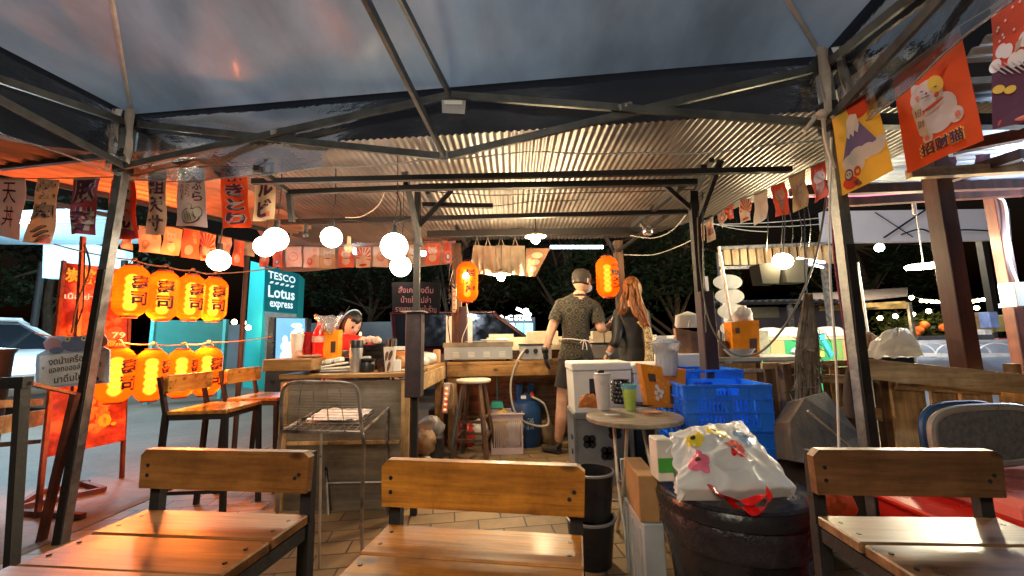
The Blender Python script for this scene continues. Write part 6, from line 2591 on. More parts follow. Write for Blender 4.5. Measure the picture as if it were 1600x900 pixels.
def d_cat(pn, L):
    W_ = 'pale'
    # body tilted back, raised paws: plain beckoning cat
    pn.ell(L(W_), 0.55, 0.40, 0.23, 0.17, 0.003, rot=-15)
    pn.ell(L(W_), 0.34, 0.24, 0.07, 0.055, 0.004)
    pn.ell(L('salmon'), 0.33, 0.235, 0.032, 0.024, 0.008)
    pn.ell(L(W_), 0.74, 0.32, 0.10, 0.07, 0.004)
    pn.ell(L('salmon'), 0.76, 0.315, 0.036, 0.028, 0.008)
    pn.ell(L(W_), 0.42, 0.62, 0.23, 0.135, 0.005, rot=12)
    pn.ell(L('yellow'), 0.56, 0.67, 0.095, 0.085, 0.007, rot=20)
    pn.poly(L('red'), [(0.62, 0.70), (0.76, 0.80), (0.62, 0.79)], 0.006)
    pn.poly(L(W_), [(0.22, 0.70), (0.24, 0.80), (0.36, 0.74)], 0.006)
    for a_ in (0, 1):
        pn.ell(L('ink'), 0.36 + a_ * 0.19, 0.665 - a_ * 0.03, 0.030, 0.012, 0.010, 20, 160, rot=-15)
    pn.ell(L('salmon'), 0.29, 0.64, 0.03, 0.018, 0.009)
    pn.ell(L('red'), 0.55, 0.57, 0.035, 0.02, 0.009, rot=30)
    pn.ell(L('ink'), 0.42, 0.63, 0.018, 0.010, 0.010)
    pn.ell(L('ink'), 0.40, 0.605, 0.07, 0.004, 0.010, rot=-8)
    pn.ell(L('red'), 0.49, 0.50, 0.15, 0.013, 0.009, rot=12)
    # gold tablet
    pn.poly(L('cream'), [(0.19, 0.54), (0.22, 0.585), (0.29, 0.58), (0.32, 0.53), (0.36, 0.28), (0.32, 0.25), (0.27, 0.26), (0.24, 0.29)], 0.011)
    pn.text(L('ink'), '招', 0.265, 0.49, 0.07, 0.013, 0.09, 0.0)
    pn.text(L('ink'), '財', 0.285, 0.38, 0.07, 0.013, 0.09, 0.0)
    pn.text(L('yellow'), '招财猫', 0.50, 0.135, 0.135, 0.006, 0.60, 0.055, rot=0)
    pn.text(L('ink'), '招财猫', 0.50, 0.135, 0.12, 0.009, 0.56, 0.025, rot=0)


def d_wave(pn, L):
    # generic red sky, foam and dark sea with lantern boat shapes
    pn.strip(L('ink'), 0.0, 0.0, 1.0, 0.46, 0.002)
    for k in range(9):
        pn.ell(L('white'), 0.05 + 0.09 * k, 0.50 + 0.09 * math.sin(k * 1.3) + 0.012 * k, 0.09, 0.055, 0.004 + 0.0005 * k)
    for k in range(6):
        pn.ell(L('grey'), 0.10 + 0.1 * k, 0.46 - 0.02 * k, 0.012, 0.08, 0.009, rot=30)
    for k in range(16):
        pn.ell(L('pale'), rnd.uniform(0.05, 0.95), rnd.uniform(0.66, 0.93), 0.018, 0.011, 0.004, n=8)
    for u, v, ru, rv in ((0.1, 0.3, 0.08, 0.035), (0.25, 0.27, 0.08, 0.03), (0.6, 0.12, 0.14, 0.03), (0.85, 0.34, 0.12, 0.04)):
        pn.ell(L('yellow'), u, v, ru, rv, 0.006, rot=20)
    pn.poly(L('beige'), [(0.35, 0.52), (0.9, 0.62), (0.9, 0.70), (0.38, 0.58)], 0.010)
    pn.ell(L('pale'), 0.62, 0.55, 0.14, 0.05, 0.012)
    pn.poly(L('cream'), [(0.45, 0.18), (0.95, 0.14), (0.9, 0.24), (0.6, 0.26)], 0.008)
    pn.ell(L('salmon'), 0.6, 0.03, 0.3, 0.025, 0.006)


flag([(1299, 183), (1364, 138), (1397, 266), (1317, 306)], (1.62, 1.50, 1.52, 1.64), 'yellow', 'yellow flag with red sun, violet snow-capped mountain and clouds beside the gazebo leg', 'three big flags at the right', d_fuji, wave=0.006, seed=0.5, nu=12, nv=14, name='big_flag')
flag([(1394, 120), (1499, 42), (1538, 218), (1418, 271)], (1.50, 1.36, 1.38, 1.52), 'orange', 'big orange flag with a white beckoning cat reading 招财猫', 'three big flags at the right', d_cat, wave=0.007, seed=1.5, nu=12, nv=14, name='big_flag')
flag([(1548, 12), (1660, -70), (1672, 170), (1553, 203)], (1.34, 1.18, 1.20, 1.36), 'red', 'red and dark flag with white foam cut by the top right corner', 'three big flags at the right', d_wave, wave=0.008, seed=2.5, nu=12, nv=14, name='big_flag')
b = B()
b.tube([P(1297, 184, 1.63), P(1364, 137, 1.51), P(1394, 120, 1.5), P(1499, 41, 1.36), P(1548, 11, 1.34), P(1665, -74, 1.17)], 0.003, 5)
solo('flag_string', b, pm('pale_string2', (0.5, 0.4, 0.3), 0.8), 'pale string carrying the three big flags', 'string')
# printed strip behind the beam
b = B()
pn = Panel(P(1300, 146, 1.9), P(1405, 56, 1.7), P(1412, 68, 1.7), P(1302, 166, 1.9), wave=0.004)
gs = thing('printed_strip', 'narrow cream printed strip lying along the truss above the yellow flag', 'banner', pn.f(0.5, 0))
pn.sheet(b, 0.002, 10, 2)
part('cloth', b, fm('cream'), gs, smooth=True)
for k, cn in enumerate(('violet', 'salmon', 'beige', 'salmon', 'yellow', 'salmon', 'violet')):
    b = B()
    pn.strip(b, 0.12 + 0.115 * k, 0.25, 0.19 + 0.115 * k, 0.85, 0.003, 1)
    part('print', b, fm(cn), gs, fix=False)
# white rag tied at the gazebo leg
b = B()
q = P(1270, 190, 1.64)
b.tube(smoothpath([q + V((0.03, 0, 0.04)), q + V((-0.01, -0.02, 0.0)), q + V((-0.05, -0.01, -0.05))], 4), 0.009, 6)
b.tube(smoothpath([q + V((0.03, -0.02, 0.03)), q + V((0.02, -0.03, -0.10)), q + V((0.05, -0.02, -0.22))], 4), 0.008, 6)
b.ball(q + V((0.025, -0.02, 0.02)), 0.022, 10)
solo('tied_rag', b, pm('dirty_rag', (0.5, 0.44, 0.36), 0.9), 'dirty white rag knotted round the right gazebo leg', 'rag', smooth=True)

# aprons on the line
ap = thing('hanging_aprons', 'row of stained cream aprons hanging from a rail at the kitchen back', 'aprons', P(785, 430, 4.35))
for i, (x0, x1, x2, x3) in enumerate(((740, 757, 757, 733), (756, 776, 780, 755), (775, 800, 801, 777), (798, 820, 822, 799))):
    b = B()
    pn = Panel(P(x0, 383 + i % 2, 4.35), P(x1, 384, 4.35), P(x2, 428 + (i % 2) * 3, 4.37), P(x3, 430 - (i % 2), 4.37), wave=0.022, seed=i * 1.9, freq=1.6)
    pn.sheet(b, 0.003, 12, 12)
    part('apron', b, pm('stained_canvas', (0.45, 0.34, 0.24), 0.9, 0, 0.35, 4, 0.3, thin=0.3), ap, smooth=True)
    b = B()
    b.tube([pn.f(0.15, 1), pn.f(0.3, 1) + V((0, 0, 0.10)), pn.f(0.5, 1)], 0.006, 5)
    part('strap', b, pm('stained_strap', (0.35, 0.28, 0.22), 0.9), ap)
pn = Panel(P(822, 388, 4.3), P(860, 388, 4.2), P(836, 432, 4.28), P(822, 432, 4.32), wave=0.012, seed=3)
pf = thing('brown_pennant', 'brown patterned cloth with three pale rounds hanging beside the pendant lamp', 'cloth', pn.f(0.5, 0))
b = B()
pn.sheet(b, 0.003, 8, 8)
part('cloth', b, pm('brown_cloth', (0.32, 0.17, 0.10), 0.85, thin=0.3), pf, smooth=True)
b = B()
for v in (0.25, 0.5, 0.75):
    pn.ell(b, 0.55, v, 0.26, 0.11, 0.004)
pn.text(b, '寿司', 0.22, 0.5, 0.3, 0.004, 0.18)
part('print', b, fm('cream'), pf, fix=False)

# chalk sign on the kitchen post
pn = Panel(P(612, 441, 2.75), P(688, 441, 2.75), P(687, 491, 2.75), P(613, 489, 2.75))
ck = thing('chalk_sign', 'black menu board with faded pink Thai writing behind the padded post', 'sign', pn.f(0.5, 0))
b = B()
b.prism([pn.f(0, 0), pn.f(1, 0), pn.f(1, 1), pn.f(0, 1)], V((0, 0.012, 0)))
part('board', b, pm('black_board', (0.008, 0.007, 0.009), 0.95, spec=0.1), ck)
b = B()
pn.text(b, 'สั่งเครื่องดื่ม', 0.5, 0.76, 0.22, 0.003, 0.72)
pn.text(b, 'น้ำแข็งเปล่า', 0.5, 0.45, 0.22, 0.003, 0.62)
pn.text(b, 'รายการอาหารในร้าน', 0.5, 0.15, 0.22, 0.003, 0.86)
part('writing', b, pm('faded_pink_chalk', (0.22, 0.08, 0.10), 0.9), ck, fix=False)
b = B()
b.tube([pn.f(0.5, 1) + V((0, 0, 0)), P(651, 405, 2.58)], 0.003, 5)
part('hanging_wire', b, STEEL_W, ck)

# ================================================================ LEFT: RACK, FOOD BANNER, ELEPHANT SIGN
fb = thing('food_banner', 'tall orange-red grilled beef banner on a steel frame behind the left gazebo leg', 'banner', P(140, 700, 2.75))
pn = Panel(P(100, 410, 3.15), P(199, 421, 3.3), P(196, 688, 3.3), P(66, 716, 3.0), wave=0.006)
b = B()
pn.sheet(b, 0.003, 10, 20)
m_, n_, bb_ = _new('food_banner_print')
t1 = noise_node(n_, 7.0, 5, coords(n_, (1, 1, 1)), 0.6)
n_.links.new(ramp(n_, t1.outputs[0], [(0.38, (0.13, 0.010, 0.006)), (0.5, (0.34, 0.04, 0.015)), (0.62, (0.50, 0.17, 0.07))]), bb_.inputs['Base Color'])
bb_.inputs['Roughness'].default_value = 0.45
part('cloth', b, m_, fb, smooth=True)
b = B()
rr = random.Random(8)
for k in range(26):
    u, v = rr.uniform(0.2, 0.9), rr.uniform(0.50, 0.72)
    pn.ell(b, u, v, rr.uniform(0.10, 0.18), 0.022, 0.003 + k * 0.0002, rot=rr.uniform(15, 45), n=12)
part('meat_picture', b, pm('grilled_meat', (0.36, 0.12, 0.05), 0.5, 0, 0.7, 30, 0), fb, fix=False)
b = B()
for k in range(40):
    u, v = rr.uniform(0.3, 0.8), rr.uniform(0.08, 0.30)
    pn.ell(b, u, v, rr.uniform(0.05, 0.09), 0.02, 0.003 + k * 0.0002, rot=rr.uniform(-60, 60), n=10)
part('noodle_picture', b, pm('orange_food', (0.60, 0.22, 0.06), 0.5, 0, 0.5, 30, 0), fb, fix=False)
b = B()
for k in range(5):
    pn.ell(b, 0.12 + 0.03 * k, 0.42 + 0.05 * k, 0.05, 0.05, 0.004 + k * .0002, n=12)
pn.ell(b, 0.96, 0.47, 0.08, 0.05, 0.009)
part('pale_marbling', b, pm('pale_meat', (0.65, 0.42, 0.32), 0.5, 0, 0.4, 20, 0), fb, fix=False)
b = B()
pn.text(b, '炭焼牛肉', 0.52, 0.93, 0.085, 0.014, 0.92, 0.03)
pn.text(b, 'baht', 0.86, 0.555, 0.03, 0.014, 0.24, 0.02)
pn.text(b, 'มี', 0.40, 0.22, 0.10, 0.014, 0.22, 0.05)
pn.text(b, '0.', 0.76, 0.13, 0.07, 0.014, 0.25, 0.05)
part('yellow_writing', b, pm('yellow_print', (0.85, 0.50, 0.05), 0.5), fb, fix=False)
b = B()
pn.text(b, 'เนื้อ ย่างโคขุน', 0.5, 0.81, 0.045, 0.014, 0.85, 0.02)
pn.text(b, '79', 0.9, 0.60, 0.035, 0.014, 0.2, 0.02)
part('white_writing', b, pm('white_print', (0.8, 0.75, 0.7), 0.5), fb, fix=False)
for a_, c_, Y in (((100, 408), (60, 795), (3.12, 2.62)), ((130, 370), (105, 800), (2.65, 2.65)), ((205, 415), (196, 690), (3.35, 3.35))):
    b = B()
    p0 = P(*a_, Y[0])
    b.bar(p0, V((P(*c_, Y[1]).x, Y[1], 0.0)), 0.02, 0.025, up=(0, 1, 0))
    part('pole', b, RUST, fb)
for (x0, y0), (x1, y1) in (((20, 800), (162, 769)), ((60, 774), (140, 757)), ((20, 800), (60, 774)), ((162, 769), (120, 757)), ((30, 806), (130, 812))):
    b = B()
    p0, p1 = G(x0, y0), G(x1, y1)
    p0.z = p1.z = 0.02
    b.bar(p0, p1, 0.03, 0.03)
    part('base_bar', b, RUST, fb)

rk = thing('steel_rack', 'dark steel rack with two wooden boards cut by the left edge of the photo', 'rack', G(10, 900))
Yk = 1.30
b = B()
q0 = P(36, 598, Yk)
qf = P(8, 900, Yk - 0.02)
b.bar(q0, V((qf.x + 0.02, Yk, 0)), 0.02, 0.028, up=(0, 1, 0))
part('post', b, STEEL_D, rk)
b = B()
b.bar(P(-60, 602, Yk), P(44, 597, Yk), 0.03, 0.035)
part('top_rail', b, STEEL_D, rk)
b = B()
b.bar(P(118, 614, 2.2), V((P(70, 800, 2.3).x, 2.3, 0.0)), 0.03, 0.03, up=(0, 1, 0))
part('post', b, RUST, rk)
b = B()
b.bar(P(44, 599, Yk), P(118, 616, 2.2), 0.012, 0.012)
part('side_rail', b, STEEL_D, rk)
for y0, y1 in ((625, 628), (668, 652)):
    b = B()
    b.bar(P(-70, y0 + 10, 1.6), P(66, y1, 2.28), 0.012, 0.035 if y0 < 650 else 0.08)
    part('board', b, W_PALLET, rk)
b = B()
b.bar(P(-60, 700, 1.6), P(60, 690, 2.28), 0.02, 0.02)
part('lower_rail', b, STEEL_D, rk)
b = B()
q = P(6, 545, 3.0)
b.lathe((q.x - 0.1, 3.0, 0), [(0, 0), (0.10, 0), (0.12, q.z - 0.04), (0.14, q.z), (0.0, q.z + 0.01)], 24)
solo('waste_bin', b, BLACKP, 'black bin at the far left edge in front of the white car', 'bin', smooth=True)

pn = Panel(P(56, 528, 2.36), P(172, 522, 2.36), P(170, 600, 2.36), P(54, 612, 2.36))
es = thing('elephant_sign', 'white notice with Thai handwriting and a blue-grey elephant head on top, by the gazebo leg', 'sign', pn.f(0.5, 0))
GREYB = pm('blue_grey_card', (0.45, 0.56, 0.70), 0.6)
b = B()
pts = [(0.02, 0.04), (0.0, 0.5), (0.02, 0.68), (0.14, 0.76), (0.10, 0.9), (0.16, 1.0), (0.3, 1.02), (0.5, 0.98), (0.75, 1.02), (0.92, 1.0), (0.97, 0.86), (0.9, 0.76), (1.0, 0.68), (1.0, 0.02)]
b.prism([pn.f(u, v) for u, v in pts], pn.n * -0.006)
part('card', b, GREYB, es)
b = B()
pn.strip(b, 0.06, 0.08, 0.96, 0.66, 0.002, 1)
pp = part('white_field', b, pm('paper_white', (0.85, 0.85, 0.82), 0.6), es, fix=False)
b = B()
pn.text(b, 'งดนำเครื่องดื่ม', 0.52, 0.56, 0.15, 0.005, 0.66, 0.01, rot=3)
pn.text(b, 'แอลกอฮอล์ทุกชนิด', 0.55, 0.38, 0.15, 0.005, 0.7, 0.01, rot=3)
pn.text(b, 'มาดื่มในร้าน', 0.56, 0.21, 0.15, 0.005, 0.58, 0.01, rot=3)
pn.text(b, '×', 0.12, 0.42, 0.05, 0.005)
pn.strip(b, 0.84, 0.10, 0.87, 0.16, 0.005, 1)
part('handwriting', b, INKB, es, fix=False)
b = B()
pn.ell(b, 0.24, 0.86, 0.12, 0.12, 0.004)
pn.ell(b, 0.88, 0.86, 0.10, 0.12, 0.004)
part('ears', b, pm('pink_ear', (0.50, 0.28, 0.28), 0.6), es, fix=False)
b = B()
pn.ell(b, 0.56, 0.84, 0.20, 0.15, 0.006)
pn.ell(b, 0.30, 0.74, 0.10, 0.06, 0.007)
pn.ell(b, 0.78, 0.75, 0.10, 0.06, 0.007)
part('elephant_face', b, pm('elephant_blue', (0.16, 0.20, 0.34), 0.6), es, fix=False)
b = B()
for u in (0.45, 0.68):
    pn.ell(b, u, 0.94, 0.045, 0.055, 0.010)
part('eyes', b, pm('eye_cream', (0.65, 0.6, 0.4), 0.5), es, fix=False)
b = B()
for u in (0.455, 0.675):
    pn.ell(b, u, 0.94, 0.016, 0.02, 0.012, n=10)
part('pupils', b, INKB, es, fix=False)
b = B()
b.tube([pn.f(0.5, 1), P(130, 480, 2.0), P(133, 380, 2.15)], 0.003, 5)
part('cord', b, CABLE, es)
# ================================================================ ROUND TABLE AND WHAT STANDS ON IT
tc = V((P(990, 645, 2.12).x, 2.12, 0))
zt = 0.625
rt2 = thing('round_table', 'small round folding table with chipped top and thin pale legs', 'table', tc)
RT = 0.235
b = B()
b.lathe(tc + V((0, 0, zt)), [(0, -0.022), (RT - 0.004, -0.022), (RT, -0.018), (RT, -0.004), (RT - 0.004, 0), (0, 0)], 48)
part('tabletop', b, wood('chipped_table_top', (0.20, 0.17, 0.13), (0.36, 0.31, 0.24), 'x', 0.45, 1.2, 0.2), rt2)
LEGM = pm('pale_painted_tube', (0.50, 0.45, 0.36), 0.4, 0.2, 0.3, 12, 0.2)
for p0, g in (((938, 652), (975, 862)), ((1020, 655), (945, 800)), ((968, 650), (940, 802)), ((1030, 652), (1010, 800))):
    pass
for s in (-1, 1):
    x = tc.x + s * 0.10
    b = B()
    b.tube(smoothpath([V((x - 0.03 * s, tc.y + 0.13, zt - 0.025)), V((x - 0.01 * s, tc.y + 0.02, zt * 0.5)), V((x + 0.0 * s, tc.y - 0.17, 0.0))], 5), 0.009, 8)
    part('leg', b, LEGM, rt2, smooth=True)
    b = B()
    x -= s * 0.03
    b.tube(smoothpath([V((x, tc.y - 0.13, zt - 0.025)), V((x, tc.y - 0.02, zt * 0.5)), V((x, tc.y + 0.18, 0.0))], 5), 0.009, 8)
    part('leg', b, LEGM, rt2, smooth=True)
for y, z in ((-0.12, 0.14), (0.12, 0.18), (0.0, zt * 0.5)):
    b = B()
    b.cyl((tc.x - 0.1, tc.y + y, z), (tc.x + 0.1, tc.y + y, z), 0.006)
    part('stretcher', b, LEGM, rt2, smooth=True)


def on_t(px, py):      # point on the table top
    return G(px, py, zt)


def cup(name, label, c, h, r0, r1, mat, cat, lid=None, group=None, extra=None):
    t = thing(name, label, cat, c, group)
    b = B()
    b.lathe(c, [(0, 0.001), (r0 * 0.96, 0.001), (r0, 0.005), (r1, h), (r1 * 0.95, h), (r0 * 0.9, 0.01), (0, 0.008)], 28)
    bd_ = part('body', b, mat, t, smooth=True)
    if lid:
        b = B()
        b.lathe(c + V((0, 0, h)), [(0, -0.004), (r1 * 1.04, -0.004), (r1 * 1.04, lid[0] * 0.5), (r1 * 0.9, lid[0]), (0, lid[0])], 28)
        part('lid', b, lid[1], t, smooth=True)
    if extra:
        extra(c, t)
    return t


def tumbler_x(c, t):
    b = B()
    b.box(c + V((-0.005, 0, 0.205)), (0.035, 0.025, 0.014), bev=0.003)
    part('lid_slide', b, BLACKP, t)


cup('white_tumbler', 'tall white tumbler with black slide lid on the round table', on_t(943, 640), 0.19, 0.032, 0.047, pm('white_metal', (0.62, 0.60, 0.62), 0.35, 0.1, 0.05), 'tumbler', (0.008, pm('clear_lid', (0.5, 0.5, 0.52), 0.2)), extra=tumbler_x)


def green_x(c, t):
    b = B()
    b.lathe(c + V((0, 0, 0.001)), [(0.0385, 0.112), (0.0415, 0.131), (0.0417, 0.134)], 28)
    part('blue_rim', b, pm('blue_plastic_rim', (0.16, 0.45, 0.62), 0.3), t, smooth=True)


cup('green_cup', 'lime green plastic cup with blue rim on the round table', on_t(985, 641), 0.13, 0.028, 0.040, pm('lime_plastic', (0.42, 0.58, 0.12), 0.3, 0, 0.08, sub=0.2), 'cup', extra=green_x)
cup('black_flask', 'slim black flask behind the white tumbler on the round table', on_t(927, 633), 0.15, 0.018, 0.018, BLACKP, 'flask')
c = on_t(972, 630)
dj = thing('studded_jar', 'black jar covered with shiny round studs behind the green cup', 'jar', c)
b = B()
b.lathe(c, [(0, 0), (0.05, 0), (0.058, 0.03), (0.055, 0.09), (0.045, 0.13), (0.05, 0.14), (0, 0.145)], 28)
part('body', b, pm('gloss_black', (0.012, 0.012, 0.012), 0.15, 0, 0.2), dj, smooth=True)
b = B()
for z in range(5):
    for k in range(16):
        a_ = 2 * math.pi * (k + 0.5 * (z % 2)) / 16
        b.ball(c + V((0.056 * math.cos(a_), 0.056 * math.sin(a_), 0.02 + z * 0.024)), 0.0085, 8)
part('studs', b, pm('gloss_stud', (0.10, 0.10, 0.10), 0.12, 0.6), dj, smooth=True)
c = on_t(921, 637)
b = B()
b.grid(lambda u, v: c + V((0.062 * math.cos(u * 6.283) * math.sin(v * 1.57), 0.045 * math.sin(u * 6.283) * math.sin(v * 1.57), 0.072 * math.cos(v * 1.57) ** 0.8 + 0.0)) * 1.0
       + V((0.012 * noise(V((u * 7, v * 5, 1))), 0.012 * noise(V((u * 6, v * 5, 4))), 0.010 * noise(V((u * 5, v * 7, 8))) + 0.004)), 40, 16)
solo('brown_cloth', b, pm('rust_towel', (0.36, 0.12, 0.025), 0.95, 0, 0.3, 12, 0.5, bscale=80), 'crumpled rust-brown cloth at the left rim of the round table', 'cloth', smooth='full')
c = on_t(1008, 634)
b = B()
b.lathe(c, [(0, 0), (0.045, 0), (0.062, 0.012), (0.058, 0.012), (0.04, 0.004), (0, 0.004)], 28)
solo('small_plate', b, BLACKP, 'small black dish right of the green cup on the round table', 'dish', smooth=True)
c = on_t(1020, 645)
b = B()
b.box(c + V((0, 0, 0.003)), (0.09, 0.05, 0.004), rot=(0, 0, 0.3))
solo('paper_slip', b, pm('orange_paper', (0.55, 0.22, 0.12), 0.7), 'orange paper slip near the front rim of the round table', 'paper')
c = on_t(957, 649)
b = B()
b.box(c + V((0, 0, 0.003)), (0.07, 0.04, 0.004), rot=(0, 0, 0.1))
solo('paper_slip', b, pm('pale_paper', (0.55, 0.53, 0.48), 0.7), 'pale paper slip below the white tumbler', 'paper')

# orange translucent bucket bag with cups sleeve
ORG = pm('orange_acrylic', (0.85, 0.26, 0.01), 0.12, 0, 0.15, 5, 0.05, trans=0.75, ior=1.3)
ob = thing('orange_holder', 'translucent orange plastic bag holder with white print behind the round table', 'holder', G(1040, 640, zt))
q = [P(1001, 569, 2.36), P(1071, 578, 2.36), P(1068, 637, 2.36), P(1014, 637, 2.36)]
b = B()
dv = V((0.0, 0.10, 0))
for k in range(4):
    a_, c_ = q[k], q[(k + 1) % 4]
    if k == 0:
        continue
    b.prism([a_, c_, c_ + dv, a_ + dv], V((0.003, -0.001, 0.003)))
b.prism(q, V((0, 0.003, 0)))
b.prism([p_ + dv for p_ in q], V((0, 0.003, 0)))
part('shell', b, pm('orange_plastic', (0.80, 0.25, 0.012), 0.25, 0, 0.2, 5, 0.05, trans=0.35), ob)
b = B()
pn = Panel(*q)
for u, v in ((0.26, 0.35), (0.3, 0.5), (0.38, 0.28), (0.34, 0.42), (0.42, 0.38), (0.28, 0.22)):
    pn.ell(b, u, v, 0.05, 0.06, 0.004, n=7)
part('print', b, fm('white'), ob, fix=False)
b = B()
pn.strip(b, 0.62, 0.1, 0.92, 0.55, 0.005, 1)
pn.strip(b, 0.12, 0.62, 0.3, 0.8, 0.005, 1)
part('dark_label', b, pm('dark_label', (0.06, 0.03, 0.02), 0.5), ob, fix=False)
PLAS = plastic_film('crumpled_clear_bag', (0.95, 0.95, 0.97), 0.5, 0.12, 0.5, 0.8, 14.0, (1, 1, 0.4), (0.9, 0.9, 0.92))
c = P(1043, 586, 2.40)
b = B()
b.lathe(c, [(0.055, 0.0), (0.062, 0.05), (0.06, 0.11), (0.072, 0.16), (0.085, 0.185), (0.05, 0.205), (0.06, 0.225)], 40, fn=lambda a_, z: 1 + 0.10 * noise(V((math.cos(a_) * 3, math.sin(a_) * 3, z * 16))))
cs = thing('cup_sleeve', 'clear crumpled plastic sleeve of cups standing in the orange holder', 'plastic sleeve', c)
part('plastic', b, PLAS, cs, smooth=True, fix=False)
b = B()
for k in range(7):
    b.lathe(c + V((0, 0, 0.012 + 0.02 * k)), [(0.040, 0.0), (0.047, 0.018), (0.049, 0.018), (0.049, 0.0205), (0.043, 0.0205)], 24)
part('cups', b, pm('clear_cup', (0.7, 0.72, 0.75), 0.2, 0, 0.05, 5, 0, trans=0.5), cs, smooth=True)

# ================================================================ COOLERS
def cooler(px0, px1, ytop, ylid, Y, zb, label, stand_label):
    a_, c_ = P(px0, ytop, Y), P(px1, ytop, Y)
    w_ = c_.x - a_.x
    x = (a_.x + c_.x) / 2
    zt_ = a_.z
    zl = P(px0, ylid, Y).z
    t = thing('foam_cooler', label, 'cooler', (x, Y + 0.19, zb))
    b = B()
    b.box((x, Y + 0.19, (zt_ + zl) / 2), (w_, 0.38, zt_ - zl), bev=0.008)
    part('lid', b, FOAM, t)
    b = B()
    b.box((x + 0.004, Y + 0.195, (zl + zb) / 2 - 0.0015), (w_ * 0.94, 0.355, zl - zb - 0.003), taper=1.04)
    part('body', b, FOAM, t)
    return x, w_


x1_, w1_ = cooler(893, 986, 567, 580, 2.95, 0.50, 'white foam cooler nearest the man, standing on the patterned grey stool', None)
x2_, w2_ = cooler(988, 1066, 569, 584, 2.98, 0.50, 'white foam cooler behind the orange plastic holder', None)
hs = thing('hollow_stand', 'grey plastic stand with clover-shaped holes carrying the foam cooler', 'stand', (x1_, 3.14, 0))
GRP = pm('grey_plastic', (0.17, 0.18, 0.19), 0.5, 0, 0.15, 10, 0.1)
b = B()
b.box((x1_, 3.14, 0.475), (w1_ * 1.0, 0.36, 0.05), bev=0.01)
for sx in (-1, 1):
    b.box((x1_ + sx * (w1_ / 2 - 0.01), 3.14, 0.225), (0.014, 0.34, 0.45))
b.box((x1_, 2.985, 0.225), (w1_ - 0.04, 0.012, 0.45))
hb_ = part('shell', b, GRP, hs)
b = B()
for cx_, cz_ in ((-0.10, 0.30), (0.08, 0.36), (0.02, 0.22), (-0.10, 0.10), (0.12, 0.14)):
    for k in range(4):
        a_ = R(45 + 90 * k)
        b.lathe((x1_ + cx_ + 0.026 * math.cos(a_), 2.978, cz_ + 0.026 * math.sin(a_)), [(0, 0), (0.027, 0), (0.027, 0.002), (0, 0.002)], 16, axis=(0, -1, 0))
part('clover_holes', b, pm('hole_dark', (0.012, 0.012, 0.015), 0.9), hb_)
b = B()
for z in (0.12, 0.22, 0.32):
    b.lathe((x1_ - w1_ / 2 - 0.001, 3.05, z), [(0, 0), (0.02, 0), (0.02, 0.003), (0, 0.003)], 14, axis=(-1, 0, 0))
part('side_holes', b, pm('hole_dark', (0.012, 0.012, 0.015), 0.9), hb_)
b = B()
b.box((x2_, 3.2, 0.24), (w2_ * 0.95, 0.34, 0.48), bev=0.01)
solo('dark_cabinet', b, pm('dark_green_plastic', (0.02, 0.04, 0.045), 0.5), 'dark plastic cabinet under the second foam cooler behind the round table', 'cabinet')

# brown paper bag on a foam box
b = B()
q0, q1 = P(1052, 555, 2.9), P(1092, 585, 2.9)
b.box(((q0.x + q1.x) / 2, 3.0, (q0.z + q1.z) / 2 - 0.04), (q1.x - q0.x + 0.12, 0.25, q0.z - q1.z + 0.1), bev=0.008)
solo('foam_box', b, FOAM, 'low white foam box under the brown paper bags', 'box')
for i, (x0, x1, yt, yb, w_) in enumerate(((1055, 1078, 513, 556, .03), (1072, 1096, 516, 562, .05))):
    q = [P(x0, yt, 2.92 + w_), P(x1, yt + 3, 2.92 + w_), P(x1 + 4, yb, 2.9 + w_), P(x0 + 6, yb, 2.9 + w_)]
    b = B()
    b.prism(q, V((0.02, 0.09, 0)))
    solo('paper_bag', b, pm('brown_paper_%d' % i, (0.30 - 0.08 * i, 0.15 - 0.03 * i, 0.08), 0.85, 0, 0.45, 9, 0.6), ('brown paper bag with crumpled top left of the right front post', 'darker brown paper bag touching the right front post')[i], 'bag')
b = B()
c = P(1076, 512, 3.0)
b.lathe(c - V((0.0, 0, 0.0)), [(0, 0), (0.09, 0.0), (0.10, 0.02), (0.09, 0.09), (0, 0.12)], 24, sy=0.4)
b.tube([c + V((-0.03, -0.06, 0.0)), c + V((-0.02, -0.07, 0.05)), c + V((0.02, -0.06, 0.0))], 0.004, 5)
solo('white_bundle', b, pm('pale_cloth2', (0.62, 0.58, 0.5), 0.8, 0, 0.1, 6, 0.3), 'round pale bundle standing behind the brown paper bags', 'bundle', smooth=True)

# ================================================================ BLUE CRATES (local space)
BLUE = pm('blue_crate_plastic', (0.02, 0.20, 1.0), 0.28, 0, 0.12, 6, 0.06, spec=0.6)


